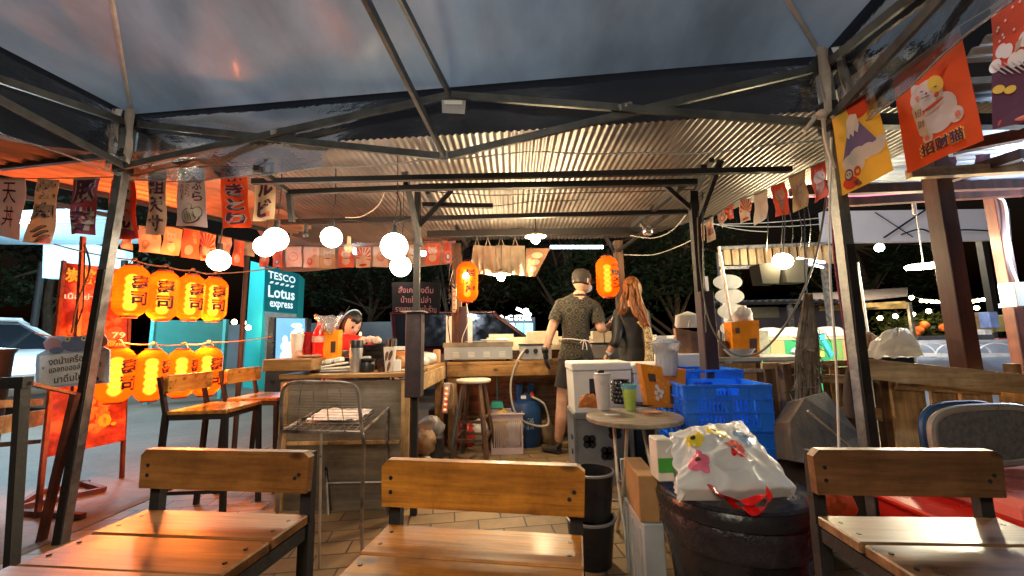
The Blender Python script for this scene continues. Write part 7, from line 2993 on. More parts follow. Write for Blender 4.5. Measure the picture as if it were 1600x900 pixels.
def crate_proto(W_, D_, H_, label, loc, rz, group):
    t = bpy.data.objects.new('plastic_crate', None)
    COL.objects.link(t)
    WINV[t.name] = V((0, 0, 0))
    t.location = loc
    t.rotation_euler = (0, 0, rz)
    t['label'] = label
    t['category'] = 'crate'
    t['group'] = group

    def wall(p, u, L, grp=False):
        """slotted wall in the plane p + u*x, z up"""
        q = B()
        n_ = V((u.y, -u.x, 0)) * 0.004
        U = lambda x, z: p + u * x + V((0, 0, z))

        def bar_(x0, x1, z0, z1, th=0.005):
            d = V((u.y, -u.x, 0)) * th
            q.prism([U(x0, z0) - d * 0.5, U(x1, z0) - d * 0.5, U(x1, z1) - d * 0.5, U(x0, z1) - d * 0.5], d)
        if grp:
            cx = L / 2
            bar_(0, cx - 0.055, H_ - 0.052, H_ - 0.0)
            bar_(cx + 0.055, L, H_ - 0.052, H_ - 0.0)
            bar_(cx - 0.055, cx + 0.055, H_ - 0.016, H_)
            bar_(0, L, H_ - 0.068, H_ - 0.052)
        else:
            bar_(0, L, H_ - 0.068, H_)
        bar_(0, L, 0, 0.03)
        bands = [0.03, 0.03 + (H_ - 0.10) * 0.5, H_ - 0.068]
        bar_(0, L, bands[1] - 0.009, bands[1] + 0.009)
        ns = int(L / 0.021)
        for k in range(ns + 1):
            x = 0.004 + (L - 0.008) * k / ns
            wv = 0.0055
            if k < 3 or k > ns - 3 or abs(k - ns / 2) < 1:
                wv = 0.011
            bar_(max(0, x - wv), min(L, x + wv), 0.03, H_ - 0.068, 0.004)
        # outer ribs
        for z, h in ((H_ - 0.006, 0.012), (H_ - 0.074, 0.006), (0.012, 0.008), (bands[1], 0.005)):
            d = V((u.y, -u.x, 0))
            q.prism([U(-0.004, z - h / 2) + d * 0.002, U(L + 0.004, z - h / 2) + d * 0.002, U(L + 0.004, z + h / 2) + d * 0.002, U(-0.004, z + h / 2) + d * 0.002], d * 0.010)
        for k in range(5):
            x = L * k / 4
            d = V((u.y, -u.x, 0))
            q.prism([U(x - 0.002, 0) + d * 0.002, U(x + 0.002, 0) + d * 0.002, U(x + 0.002, H_) + d * 0.002, U(x - 0.002, H_) + d * 0.002], d * 0.007)
        return q
    hw, hd = W_ / 2, D_ / 2
    for p, u, L, g in ((V((-hw, -hd, 0)), V((1, 0, 0)), W_, True), (V((hw, -hd, 0)), V((0, 1, 0)), D_, False), (V((hw, hd, 0)), V((-1, 0, 0)), W_, True), (V((-hw, hd, 0)), V((0, -1, 0)), D_, False)):
        part('side_wall', wall(p, u, L, g), BLUE, t)
    q = B()
    for k in range(9):
        q.box((-hw + W_ * (k + 0.5) / 9, 0, 0.006), (0.022, D_ - 0.01, 0.006))
    for k in range(6):
        q.box((0, -hd + D_ * (k + 0.5) / 6, 0.011), (W_ - 0.01, 0.02, 0.004))
    part('base_grid', q, BLUE, t)
    return t


ca, cb = P(1060, 690, 2.12), P(1192, 690, 2.12)
cxm, Wc = (ca.x + cb.x) / 2 + 0.075, (cb.x - ca.x)
zt0 = P(1060, 603, 2.12).z
zb0 = P(1060, 684, 2.12).z
hcr = (zt0 - zb0)
c1 = crate_proto(Wc, 0.32, 0.24, 'top blue plastic crate of the front stack beside the round table', (cxm, 2.30, zt0 - 0.24), R(-4), 'blue plastic crates stacked behind the bin')
dup(c1, (cxm + 0.01, 2.31, zt0 - 0.24 - 0.245), R(-4), 'lower blue plastic crate directly under the top front one')
dup(c1, (cxm + 0.06, 2.66, P(1150, 577, 2.5).z - 0.24), R(-4), 'rear blue plastic crate standing higher behind the front stack')
dup(c1, (cxm + 0.06, 2.66, P(1150, 577, 2.5).z - 0.485), R(-4), 'blue plastic crate under the rear one, almost hidden')
b = B()
zz = zt0 - 0.24 - 0.245
for sx in (-1, 1):
    for yy in (2.18, 2.44, 2.56, 2.78):
        b.box((cxm + 0.04 + sx * (Wc / 2 - 0.01), yy, zz / 2 - 0.02), (0.03, 0.03, zz - 0.04))
b.box((cxm + 0.045, 2.48, zz - 0.018), (Wc + 0.14, 0.72, 0.03))
solo('crate_stand', b, W_DARKB, 'dark low stand under the blue crates', 'stand')

# ================================================================ BIN, BAG
zl_ = 0.46
lc = G(1142, 759, zl_)
bn = thing('black_barrel_bin', 'big black lidded barrel bin with the white bag on it', 'bin', (lc.x, lc.y, 0))
rb = 0.258
b = B()
b.lathe((lc.x, lc.y, 0), [(0, 0), (rb * 0.76, 0), (rb * 0.80, 0.02), (rb * 0.93, zl_ - 0.07), (rb * 0.93, zl_ - 0.02)], 56, fn=lambda a_, z: 1 + 0.004 * noise(V((math.cos(a_) * 4, math.sin(a_) * 4, z * 6))))
GB = pm('black_barrel', (0.016, 0.016, 0.02), 0.28, 0, 0.5, 9, 0.5, bscale=14)
part('body', b, GB, bn, smooth='full')
b = B()
b.lathe((lc.x, lc.y, zl_), [(rb * 0.94, -0.065), (rb * 1.02, -0.055), (rb * 1.03, -0.03), (rb * 0.99, -0.01), (rb, -0.004), (rb * 0.97, 0.004), (rb * 0.90, -0.006), (rb * 0.5, -0.002), (0, 0.004)], 56)
part('lid', b, GB, bn, smooth=True)
b = B()
rr = random.Random(9)
b.lathe((lc.x, lc.y, zl_ - 0.10), [(rb * 0.945, -0.06), (rb * 0.99, -0.03), (rb * 0.97, 0.0), (rb * 1.0, 0.02), (rb * 0.96, 0.04)], 64, fn=lambda a_, z: 1 + 0.020 * noise(V((math.cos(a_) * 9, math.sin(a_) * 9, z * 40))))
part('liner_bag', b, pm('wrinkled_black_bag', (0.03, 0.026, 0.035), 0.22, 0, 0.5, 12, 0.9, bscale=30), bn, smooth='full')

# white carrier bag: bulging crumpled body on the lid (its cartoon print is left out)
bgc = [P(1028, 690, 1.36), P(1165, 662, 1.62), P(1252, 770, 1.30), P(1060, 778, 1.16)]
wb = thing('white_carrier_bag', 'bulging glossy white carrier bag with red tie handles lying on the black bin', 'bag', (lc.x, lc.y, zl_))
ctr_ = V((lc.x, lc.y, 0))


FL, FR, BR_, BL_ = G(1060, 776, zl_ + 0.03), G(1246, 774, zl_ + 0.02), P(1160, 668, 1.80), P(1046, 684, 1.64)


def bagf(u, v):
    p = (FL * (1 - u) + FR * u) * (1 - v) + (BL_ * (1 - u) + BR_ * u) * v
    k = (math.sin(math.pi * u) * math.sin(math.pi * v)) ** 0.6
    r = abs(noise(V((u * 3.1 + v * 1.2, v * 2.6 - u, 7.3)))) * 1.5
    r2 = abs(noise(V((u * 7 - v * 3, v * 6 + u * 2, 2.3))))
    r3 = abs(noise(V((u * 15 - v * 7, v * 11 + u * 5, 5.3))))
    h = 0.045 * k - 0.022 * r * (0.3 + k) - 0.010 * r2 + 0.002 * r3
    e = 0.012 * noise(V((u * 6, v * 6, 9)))
    return p + V((e * 2, -0.02 * math.sin(math.pi * u) * (1 - v), h + 0.03))


def bagall(u, v):
    """top sheet for v in 0.2..0.8, tucked under itself along front and back"""
    if v < 0.12:
        q = bagf(u, 0.0)
        q.z = zl_ + 0.012 + (q.z - zl_ - 0.012) * (v / 0.12)
        q.y += 0.02 * (1 - v / 0.12)
        return q
    if v > 0.88:
        q = bagf(u, 1.0)
        t_ = (v - 0.88) / 0.12
        q.z = q.z + (zl_ + 0.012 - q.z) * t_
        q.y -= 0.02 * t_
        return q
    return bagf(u, (v - 0.12) / 0.76)


b = B()
NU, NV = 90, 90
b.grid(bagall, NU, NV)
for s_, u_ in ((1, 0.0), (-1, 1.0)):      # side gussets
    b.grid(lambda a_, c_: (lambda q: V((q.x + s_ * 0.02 * math.sin(c_ * 3.14), q.y, zl_ + 0.012 + (q.z - zl_ - 0.012) * c_)))(bagf(u_, a_)), 40, 6)
BAGM = pm('white_bag_plastic', (0.80, 0.80, 0.79), 0.34, 0, 0.04, 6, 0.12, bscale=12, spec=0.4, thin=0.15)
part('bag', b, BAGM, wb, smooth='full')
kb = B()
kb.grid(lambda u, v: BL_ + V((-0.045 * v + 0.01, -0.05 * u, 0.0 - 0.05 * v * u + 0.012 * math.sin(u * 9) * v)), 10, 6)
PC = [(0.24, 0.62, 0.85, 0.62, 0.05), (0.52, 0.74, 0.80, 0.55, 0.03), (0.62, 0.42, 0.70, 0.02, 0.02), (0.22, 0.28, 0.75, 0.16, 0.25), (0.80, 0.60, 0.20, 0.35, 0.60)]
for fu, fv, *fc in PC:     # plain printed flowers
    q = B()
    for kk in range(6):
        au, av = fu + 0.055 * math.cos(kk * 1.047), fv + 0.085 * math.sin(kk * 1.047)
        if kk == 5:
            au, av = fu, fv
        if kk < 5:
            au, av = fu + 0.055 * math.cos(kk * 1.2566), fv + 0.085 * math.sin(kk * 1.2566)
        vs = [bagf(au, av) + V((0, -0.003, 0.004))]
        for a_ in range(13):
            th = 6.2832 * a_ / 12
            ru = 0.042 if kk < 5 else 0.025
            vs.append(bagf(au + ru * math.cos(th), av + ru * 1.5 * math.sin(th)) + V((0, -0.003, 0.004 + 0.002 * (kk == 5))))
        q.mi = 1 if kk == 5 else 0
        q.add(vs, [(0, j + 1, j + 2) for j in range(12)])
    part('flower_print', q, [pm('flower_%.2f' % (fu + fv), tuple(fc), 0.3), INKB], wb, fix=False)
part('knotted_corner', kb, BAGM, wb, smooth='full')
b = B()
REDP = pm('red_ribbon', (0.75, 0.012, 0.01), 0.25, 0, 0.1, 6, 0.2)
h0 = P(1112, 766, 1.165)
h1 = P(1200, 770, 1.175)


def ribbon(b, pts, w_=0.022, seed=0):
    pts = smoothpath(pts, 8)
    vs = []
    for i, p in enumerate(pts):
        t_ = (pts[min(i + 1, len(pts) - 1)] - pts[max(i - 1, 0)]).normalized()
        a_ = 0.7 * math.sin(i * 0.35 + seed)
        s = V((-t_.z * 0.1, math.cos(a_), math.sin(a_))).normalized()
        vs += [p - s * w_ * 0.5, p + s * w_ * 0.5]
    b.add(vs, [(2 * i, 2 * i + 1, 2 * i + 3, 2 * i + 2) for i in range(len(pts) - 1)])
    b.add([v + V((0, 0, 0.002)) for v in vs], [(2 * i, 2 * i + 1, 2 * i + 3, 2 * i + 2) for i in range(len(pts) - 1)])


ribbon(b, [P(1108, 760, 1.38), G(1130, 776, zl_ + 0.03), G(1155, 795, zl_ + 0.012), G(1180, 798, zl_ + 0.012), G(1200, 786, zl_ + 0.02), P(1202, 766, 1.38)], 0.03)
ribbon(b, [P(1116, 766, 1.37), G(1145, 782, zl_ + 0.03), G(1170, 785, zl_ + 0.035), P(1197, 772, 1.36)], 0.024, 2)
part('handle', b, REDP, wb, smooth='full', fix=False)

# things left of the bin: carton on beer crate, green packet
b = B()
q0, q1 = P(1017, 742, 1.68), P(1058, 825, 1.62)
b.box((lc.x - rb - 0.015, 1.80, (q0.z + q1.z) / 2), (0.075, 0.26, q0.z - q1.z), rot=(0, 0, R(-4)), bev=0.003)
solo('cardboard_box', b, pm('orange_cardboard', (0.45, 0.25, 0.10), 0.8, 0, 0.2, 8, 0.2), 'narrow orange-brown cardboard box wedged left of the black bin', 'box')
b = B()
b.box((lc.x - rb - 0.015, 1.80, (q1.z) / 2), (0.08, 0.28, q1.z - 0.004), bev=0.004)
for k in range(3):
    b.box((lc.x - rb - 0.057, 1.70 + 0.1 * k, q1.z / 2), (0.008, 0.02, q1.z * 0.8))
solo('grey_crate', b, pm('pale_grey_crate', (0.45, 0.48, 0.5), 0.5, 0, 0.1, 8), 'pale grey crate under the cardboard box beside the bin', 'crate')
b = B()
q2, q3 = P(1022, 688, 1.62), P(1050, 742, 1.62)
b.box(((q2.x + q3.x) / 2, 1.64, q0.z + 0.075), (q3.x - q2.x, 0.09, 0.148), bev=0.003)
cr = solo('milk_carton', b, pm('white_carton', (0.65, 0.65, 0.6), 0.5), 'white carton with green band behind the left corner of the white bag', 'carton')
b = B()
b.box(((q2.x + q3.x) / 2, 1.592, q0.z + 0.06), (q3.x - q2.x - 0.002, 0.004, 0.05))
part('green_band', b, pm('leaf_green', (0.04, 0.32, 0.04), 0.5), cr)

# bucket stack and dustpan under the table
for i, (px, py, r, h, z0, lab) in enumerate(((928, 762, 0.10, 0.20, 0.20, 'upper black bucket with pale rim, right of the middle foreground chair'), (925, 800, 0.11, 0.2, 0.0, 'lower black bucket on the floor right of the middle foreground chair'))):
    q = P(px, py, 1.95)
    t = thing('black_bucket', lab, 'bucket', (q.x, 2.0, z0), 'black buckets by the middle chair')
    b = B()
    b.lathe((q.x, 2.0, z0 + 0.002), [(0, 0), (r * 0.8, 0), (r, h), (r * 0.95, h), (r * 0.75, 0.01), (0, 0.01)], 32)
    part('body', b, BLACKP, t, smooth=True)
    b = B()
    b.lathe((q.x, 2.0, z0 + h), [(r * 0.98, -0.006), (r * 1.05, -0.004), (r * 1.05, 0.004), (r * 0.96, 0.006)], 32)
    part('rim', b, pm('grey_rim', (0.22, 0.22, 0.22), 0.4), t, smooth=True)
b = B()
g0 = G(985, 805)
b.box(g0 + V((-0.02, 0.0, 0.17)), (0.035, 0.02, 0.30), rot=(R(10), R(-5), 0))
b.box(g0 + V((0.05, -0.02, 0.035)), (0.16, 0.14, 0.05), rot=(R(8), 0, 0.3), taper=0.9)
solo('dustpan', b, pm('pale_grey_plastic', (0.42, 0.44, 0.44), 0.5), 'grey plastic dustpan with upright handle under the round table', 'dustpan')
b = B()
g0 = G(988, 790)
b.tube([g0, P(978, 668, 2.36)], 0.014, 10)
b.lathe(g0 + V((0, 0, 0.0)), [(0.03, 0), (0.05, 0.02), (0.02, 0.12)], 12)
solo('broom', b, pm('dark_broom', (0.02, 0.02, 0.022), 0.6), 'dark broom standing upright under the round table', 'broom', smooth=True)

# ================================================================ UNDER THE GRILL COUNTER
gt = thing('gas_cylinder', 'blue gas cylinder with collar, valve and pale hose under the grill counter', 'gas cylinder', (P(822, 660, 4.06).x, 4.12, 0))
c = V((P(822, 660, 4.06).x, 4.15, 0))
BL2 = pm('cylinder_blue', (0.012, 0.05, 0.16), 0.4, 0, 0.35, 9, 0.1)
b = B()
b.lathe(c, [(0, 0.01), (0.13, 0.01), (0.135, 0.0), (0.135, 0.03), (0.155, 0.06), (0.158, 0.36), (0.14, 0.41), (0.08, 0.44), (0, 0.45)], 36)
gb = part('body', b, BL2, gt, smooth=True)
b = B()
for k in range(18):
    a0, a1 = R(20 * k - 170), R(20 * (k + 1) - 170)
    if k in (3, 4, 12, 13):
        z0_, z1_ = 0.43, 0.50
    else:
        z0_, z1_ = 0.42, 0.585
    p = [c + V((0.095 * math.cos(a0), 0.095 * math.sin(a0), z0_)), c + V((0.095 * math.cos(a1), 0.095 * math.sin(a1), z0_)), c + V((0.095 * math.cos(a1), 0.095 * math.sin(a1), z1_)), c + V((0.095 * math.cos(a0), 0.095 * math.sin(a0), z1_))]
    b.prism(p, V((math.cos(a0), math.sin(a0), 0)) * -0.005)
part('collar', b, BL2, gt)
b = B()
b.box(c + V((-0.02, -0.100, 0.47)), (0.05, 0.004, 0.03))
part('label', b, WHITEP, gt)
b = B()
pn = Panel(c + V((-0.02, -0.162, 0.30)), c + V((0.10, -0.135, 0.30)), c + V((0.10, -0.135, 0.16)), c + V((-0.02, -0.162, 0.16)))
pn.text(b, 'GAS', 0.5, 0.7, 0.35, 0.004, 0.5)
pn.text(b, '15 กก.', 0.5, 0.25, 0.22, 0.004, 0.6)
part('stencil', b, pm('pale_blue_print', (0.4, 0.5, 0.6), 0.5), gt, fix=False)
b = B()
b.cyl(c + V((0, 0, 0.44)), c + V((0, 0, 0.50)), 0.02)
b.ball(c + V((0.06, -0.07, 0.49)), (0.03, 0.02, 0.03), 12)
part('valve', b, pm('orange_red_knob', (0.6, 0.06, 0.02), 0.4), gt, smooth=True)
b = B()
b.tube(smoothpath([c + V((0.06, -0.08, 0.47)), c + V((0.18, -0.12, 0.40)), c + V((0.2, -0.16, 0.22)), c + V((0.0, -0.20, 0.25)), P(803, 640, 3.9), P(798, 600, 3.92), P(808, 565, 3.94), P(820, 545, 4.0)], 6), 0.010, 8)
solo('gas_hose', b, pm('pale_hose', (0.42, 0.38, 0.32), 0.5), 'pale gas hose looping up from the blue cylinder to the stove', 'hose', smooth=True)

bk = thing('slotted_basket', 'pale pink slotted plastic basket full of bags under the grill counter', 'basket', (P(793, 700, 3.95).x, 3.95, 0))
q0, q1 = P(768, 697, 3.82), P(817, 697, 3.82)
xm, wk = (q0.x + q1.x) / 2, q1.x - q0.x
PINK = pm('pinkish_plastic', (0.52, 0.40, 0.42), 0.45, 0, 0.1, 8)
b = B()
hB = 0.36
for s in (-1, 1):
    for k in range(16):
        x = -wk / 2 + wk * (k + 0.5) / 16
        b.box((xm + x, 3.95 + s * 0.13, 0.19), (0.008, 0.006, 0.28))
    b.box((xm + s * wk / 2, 3.95, hB / 2), (0.006, 0.26, hB - 0.02))
    b.box((xm, 3.95 + s * 0.13, 0.03), (wk, 0.008, 0.06))
    b.box((xm, 3.95 + s * 0.132, hB - 0.04), (wk + 0.01, 0.012, 0.05))
b.box((xm, 3.95, 0.008), (wk, 0.26, 0.012))
part('body', b, PINK, bk)
b = B()
b.box((xm, 3.81, hB - 0.005), (wk + 0.04, 0.02, 0.018), bev=0.004)
b.box((xm, 4.09, hB - 0.005), (wk + 0.04, 0.02, 0.018), bev=0.004)
part('rim', b, PINK, bk)
rr = random.Random(21)
BAGC = [pm('bag_white', (0.62, 0.60, 0.56), 0.3, 0, 0.1, 8, 0.6, bscale=14), pm('bag_yellow', (0.62, 0.40, 0.10), 0.35, 0, 0.2, 8, 0.5), pm('bag_grey', (0.25, 0.25, 0.26), 0.4, 0, 0.2, 8, 0.5), pm('bag_red', (0.5, 0.04, 0.03), 0.4, 0, 0.2, 8, 0.5), pm('bag_brown', (0.22, 0.13, 0.07), 0.6, 0, 0.3, 8, 0.5)]


def lump(name, c, r, mat, label, cat='bag', group=None, seed=0, amp=0.28):
    b = B()
    n_ = len(b.v)
    b.ball((0, 0, 0), 1.0, 28)
    for i, v in enumerate(b.v):
        k = 1 + amp * noise(v * 2.1 + V((seed, seed * 2, 1))) + amp * 0.5 * noise(v * 5 + V((seed, 0, 4)))
        b.v[i] = V(c) + V((v.x * r[0] * k, v.y * r[1] * k, max(-0.8, v.z) * r[2] * k))
    return solo(name, b, mat, label, cat, group, smooth='full')


lump('plastic_bag', (xm - 0.04, 3.95, 0.20), (0.10, 0.10, 0.16), BAGC[1], 'yellowish bag in the left of the slotted basket', seed=1)
lump('plastic_bag', (xm + 0.05, 3.95, 0.19), (0.10, 0.10, 0.15), BAGC[0], 'white bag in the right of the slotted basket', seed=2)
b = B()
q = P(777, 645, 4.1)
b.box((q.x, 4.12, 0.40), (0.13, 0.1, 0.06), taper=0.8)
b.cyl((q.x, 4.15, 0.42), (q.x, 4.16, 0.72), 0.006)
solo('teal_dustpan', b, pm('teal_plastic', (0.02, 0.30, 0.24), 0.4), 'teal dustpan with thin upright handle behind the slotted basket', 'dustpan')
# power strip with red lights
q = P(697, 622, 3.86)
ps = thing('power_strip', 'white power strip with glowing red switches on the counter leg', 'power strip', q)
b = B()
b.box(q, (0.06, 0.03, 0.27), rot=(0, R(4), 0), bev=0.006)
part('housing', b, WHITEP, ps)
for k in range(5):
    b = B()
    b.box(q + V((0.004 * (k - 2), -0.018, -0.10 + k * 0.047)), (0.018, 0.006, 0.012))
    part('switch', b, glow('red_neon', (1.0, 0.10, 0.03), 5), ps)
b = B()
b.tube(smoothpath([q + V((0.0, 0, 0.135)), q + V((0.06, 0, 0.12)), q + V((0.075, 0, -0.02)), q + V((0.07, 0, -0.15))], 5), 0.005, 6)
part('cable', b, CABLE_W, ps, smooth=True)

clut = [  # px, z, Y, r, matidx, label
    (665, 0.08, 3.1, (0.10, 0.10, 0.10), 0, 'crumpled white bag under the right side of the front counter'),
    (672, 0.30, 3.5, (0.12, 0.10, 0.10), 2, 'grey bag on the shelf under the front counter'),
    (664, 0.26, 3.2, (0.09, 0.1, 0.09), 4, 'brown bag on the shelf under the front counter'),
    (728, 0.10, 4.15, (0.10, 0.10, 0.12), 3, 'red bag on the floor behind the round stool'),
    (750, 0.12, 4.2, (0.10, 0.09, 0.13), 0, 'white bag on the floor right of the round stool legs'),
    (712, 0.08, 4.2, (0.10, 0.09, 0.10), 4, 'brown bag on the floor left of the round stool'),
    (855, 0.10, 4.2, (0.10, 0.09, 0.13), 4, 'brown bag on the floor right of the gas cylinder'),
]
for i, (px, z, Y, r, mi, lab) in enumerate(clut):
    lump('plastic_bag', (P(px, 600, Y).x, Y, z), r, BAGC[mi], lab, 'bag', 'bags and bundles under the counters', seed=i * 3.1)
for i, (px, Y, s, h, m_, lab) in enumerate(((680, 3.3, 0.13, 0.28, BLACKP, 'black bin under the right side of the front counter'), (662, 2.95, 0.12, 0.14, FOAM, 'small white box on the floor under the front counter edge'), (738, 4.3, 0.2, 0.2, pm('red_box', (0.35, 0.03, 0.02), 0.5), 'dark red box on the floor behind the round stool legs'), (690, 4.25, 0.22, 0.35, BLACKP, 'black crate left under the grill counter'))):
    x = P(px, 600, Y).x
    b = B()
    b.box((x, Y, h / 2 + 0.002), (s, s, h), bev=0.006)
    solo('storage_box', b, m_, lab, 'box')

# ================================================================ ON THE FRONT COUNTER
zc2 = 0.822


def on_c(px, Y):
    return V((P(px, 560, Y).x, Y, zc2))


def tumbler2():
    c = on_c(556, 2.70)
    t = thing('steel_tumbler', 'tall steel tumbler with black lid at the front edge of the counter', 'tumbler', c)
    b = B()
    b.lathe(c, [(0, 0), (0.030, 0), (0.032, 0.01), (0.043, 0.15), (0.043, 0.158)], 32)
    part('body', b, pm('brushed_steel', (0.7, 0.7, 0.7), 0.34, 0.85, 0.05), t, smooth=True)
    b = B()
    b.lathe(c, [(0.0435, 0.157), (0.0445, 0.20), (0.041, 0.208), (0, 0.210)], 32)
    part('lid', b, BLACKP, t, smooth=True)


tumbler2()


def patterned(c, t):
    H_ = 0.16
    b = B()
    for k, (a0, z) in enumerate(((-1.9, 0.10), (-1.5, 0.035), (-1.2, 0.105))):
        vs = []
        for j in range(14):
            th = 2 * math.pi * j / 14
            aa = a0 + 0.38 * math.cos(th)
            zz = z + 0.026 * math.sin(th) + 0.02 * math.cos(th)
            r_ = 0.028 + (0.041 - 0.028) * zz / H_ + 0.0015
            vs.append(c + V((r_ * math.cos(aa), r_ * math.sin(aa), zz)))
        b.add(vs, [tuple(range(14))])
    part('print', b, pm('brown_print', (0.14, 0.06, 0.04), 0.6), t, fix=False)


cup('paper_cup', 'tall white paper cup with brown pattern at the right end of the counter front', on_c(609, 2.70), 0.16, 0.028, 0.041, pm('paper_cream', (0.68, 0.62, 0.54), 0.6), 'cup', extra=patterned)
cl = V((P(463, 560, 2.78).x, 2.78, P(463, 556, 2.78).z))
zled = P(440, 561, 2.62).z + 0.003
cup('paper_cup', 'white paper cup with brown pattern on the raised ledge at left', V((cl.x, 2.78, zled)), 0.16, 0.030, 0.043, pm('paper_cream', (0.68, 0.62, 0.54), 0.6), 'cup', extra=patterned)
cup('red_pitcher', 'dark red plastic pitcher on the raised ledge', V((P(481, 560, 2.86).x, 2.86, zled)), 0.17, 0.042, 0.046, pm('dark_red_plastic', (0.32, 0.01, 0.012), 0.3), 'pitcher')
c = V((P(498, 560, 2.82).x, 2.82, zled - 0.02))
cb_ = thing('soda_bottle', 'red soda bottle with red cap inside a clear bag on the counter', 'bottle', c)
b = B()
b.lathe(c, [(0, 0), (0.040, 0), (0.046, 0.02), (0.040, 0.07), (0.046, 0.12), (0.046, 0.17), (0.020, 0.235), (0.016, 0.245)], 28)
part('body', b, pm('red_bottle', (0.78, 0.02, 0.012), 0.15, 0, 0.2, 4, 0, spec=0.6), cb_, smooth=True)
b = B()
b.lathe(c, [(0.017, 0.243), (0.019, 0.245), (0.019, 0.262), (0, 0.264)], 20)
part('cap', b, REDP, cb_, smooth=True)
b = B()
b.lathe(c, [(0.0475, 0.12), (0.0475, 0.16)], 28)
part('label', b, pm('pale_red_label', (0.72, 0.30, 0.24), 0.5, 0, 0.7, 30, 0), cb_, smooth=True)
b = B()
b.grid(lambda u, v: c + V((0.055, 0, 0.19)) + V(((0.035 + 0.06 * v + 0.02 * noise(V((u * 9, v * 4, 2)))) * math.cos(u * 6.283), 0.05 * math.sin(u * 6.283), 0.11 * v + 0.03 * noise(V((u * 6, v * 5, 6))))), 40, 12)
solo('clear_bag', b, plastic_film('thin_clear_bag', (0.97, 0.97, 0.98), 0.3, 0.2, 0.22, 0.25, 4.0, (1, 1, 0.5), (0.9, 0.9, 0.92)), 'crumpled clear plastic bag standing open behind the red soda bottle', 'bag', smooth='full', fix=False)
b = B()
q = [P(505, 516, 2.80), P(529, 515, 2.80), P(527, 566, 2.80), P(502, 566, 2.80)]
for p_ in q[2:]:
    p_.z = zc2 + 0.002
b.prism(q, V((0, 0.07, 0)))
ot = solo('orange_packet', b, pm('orange_packet', (0.80, 0.26, 0.015), 0.3, 0, 0.2, 6, 0.1), 'orange packet with small dark windows right of the soda bottle', 'packet')
b = B()
pn = Panel(*q)
pn.strip(b, 0.55, 0.45, 0.85, 0.72, 0.003, 1)
pn.strip(b, 0.6, 0.12, 0.8, 0.3, 0.003, 1)
part('windows', b, pm('dark_label', (0.06, 0.03, 0.02), 0.5), ot, fix=False)
# plate on ledge
b = B()
c = V((P(486, 556, 2.72).x, 2.70, zled))
b.lathe(c, [(0, 0), (0.05, 0), (0.075, 0.016), (0.07, 0.016), (0.045, 0.004), (0, 0.004)], 28)
solo('white_plate', b, pm('ivory_plate', (0.7, 0.66, 0.58), 0.3), 'ivory plate on the raised ledge before the red pitcher', 'plate', smooth=True)
b = B()
b.prism([V((P(455, 559, 2.68).x, 2.68, zled)), V((P(470, 559, 2.68).x, 2.68, zled)), V((P(461, 548, 2.68).x, 2.70, zled + 0.05))], V((0, 0.05, 0)))
solo('folded_card', b, pm('tan_card', (0.40, 0.24, 0.16), 0.7), 'small folded brown card beside the patterned cup on the ledge', 'card')
# foam trays
for i, (x, dx, z, rot, lab) in enumerate(((520, 0, 0.0, 0.02, 'lowest grey tray of the three stacked before the steel tumbler'), (523, 0.0, 0.016, 0.05, 'flat white food tray in the middle of the stack before the steel tumbler'), (518, 0.0, 0.034, 0.16, 'white tray with cup hollows on top of the tray stack'))):
    c = on_c(x, 2.80) + V((0, 0, z))
    b = B()
    L_ = 0.24 if i < 2 else 0.2
    b.box(c + V((0, 0, 0.008)), (L_, 0.13, 0.014), rot=(0, -rot, 0.05 * i), bev=0.005)
    if i == 2:
        for k in range(3):
            b.box(c + V((-0.06 + 0.06 * k, -0.02, 0.028 + 0.009 * k)), (0.05, 0.07, 0.03), rot=(0, -rot, 0), taper=0.8, bev=0.006)
    solo('food_tray', b, (pm('tray_grey', (0.40, 0.40, 0.42), 0.4), pm('tray_ivory', (0.68, 0.64, 0.55), 0.5), pm('tray_white', (0.66, 0.66, 0.62), 0.5))[i], lab, 'tray', 'food trays before the steel tumbler')


def bowls(px, Y, n, r, h, mat, lab, z0=0.0, grp=None, step=0.018, name='bowl'):
    out = []
    for k in range(n):
        c = on_c(px, Y) + V((0.004 * math.sin(k * 2.2), 0.003 * math.cos(k * 3), z0 + 0.002 + step * k))
        b = B()
        b.lathe(c, [(0, 0), (r * 0.5, 0), (r * 0.85, h * 0.5), (r, h), (r * 0.96, h), (r * 0.8, h * 0.5), (r * 0.45, 0.006), (0, 0.006)], 32)
        out.append(solo(name, b, mat, lab(k), 'bowl', grp, smooth=True))
    return out


OD = ['lowest', 'second', 'third', 'fourth', 'fifth', 'sixth', 'seventh', 'top']
bowls(583, 2.98, 6, 0.098, 0.055, BLACKP, lambda k: ('topmost' if k == 5 else OD[k]) + ' bowl of the wide black stack behind the steel tumbler' + (' from below' if 0 < k < 5 else ''), grp='stack of black bowls on the counter', step=0.024)
bowls(535, 2.98, 1, 0.055, 0.045, INOX, lambda k: 'small steel bowl left of the steel tumbler', z0=0.09)
b = B()
c = on_c(535, 2.98)
b.lathe(c, [(0, 0), (0.06, 0), (0.06, 0.086), (0, 0.088)], 28)
solo('black_tub', b, BLACKP, 'black tub under the small steel bowl', 'tub', smooth=True)
cj = on_c(575, 2.72)
jt = thing('black_jar', 'squat black jar with pale label right of the steel tumbler', 'jar', cj)
b = B()
b.lathe(cj, [(0, 0), (0.042, 0), (0.045, 0.01), (0.043, 0.055), (0.036, 0.065), (0.045, 0.07), (0.045, 0.085), (0, 0.088)], 28)
part('body', b, BLACKP, jt, smooth=True)
b = B()
b.box(cj + V((-0.01, 0, 0.095)), (0.05, 0.03, 0.012))
part('label', b, pm('pale_paper', (0.55, 0.53, 0.48), 0.7), jt)
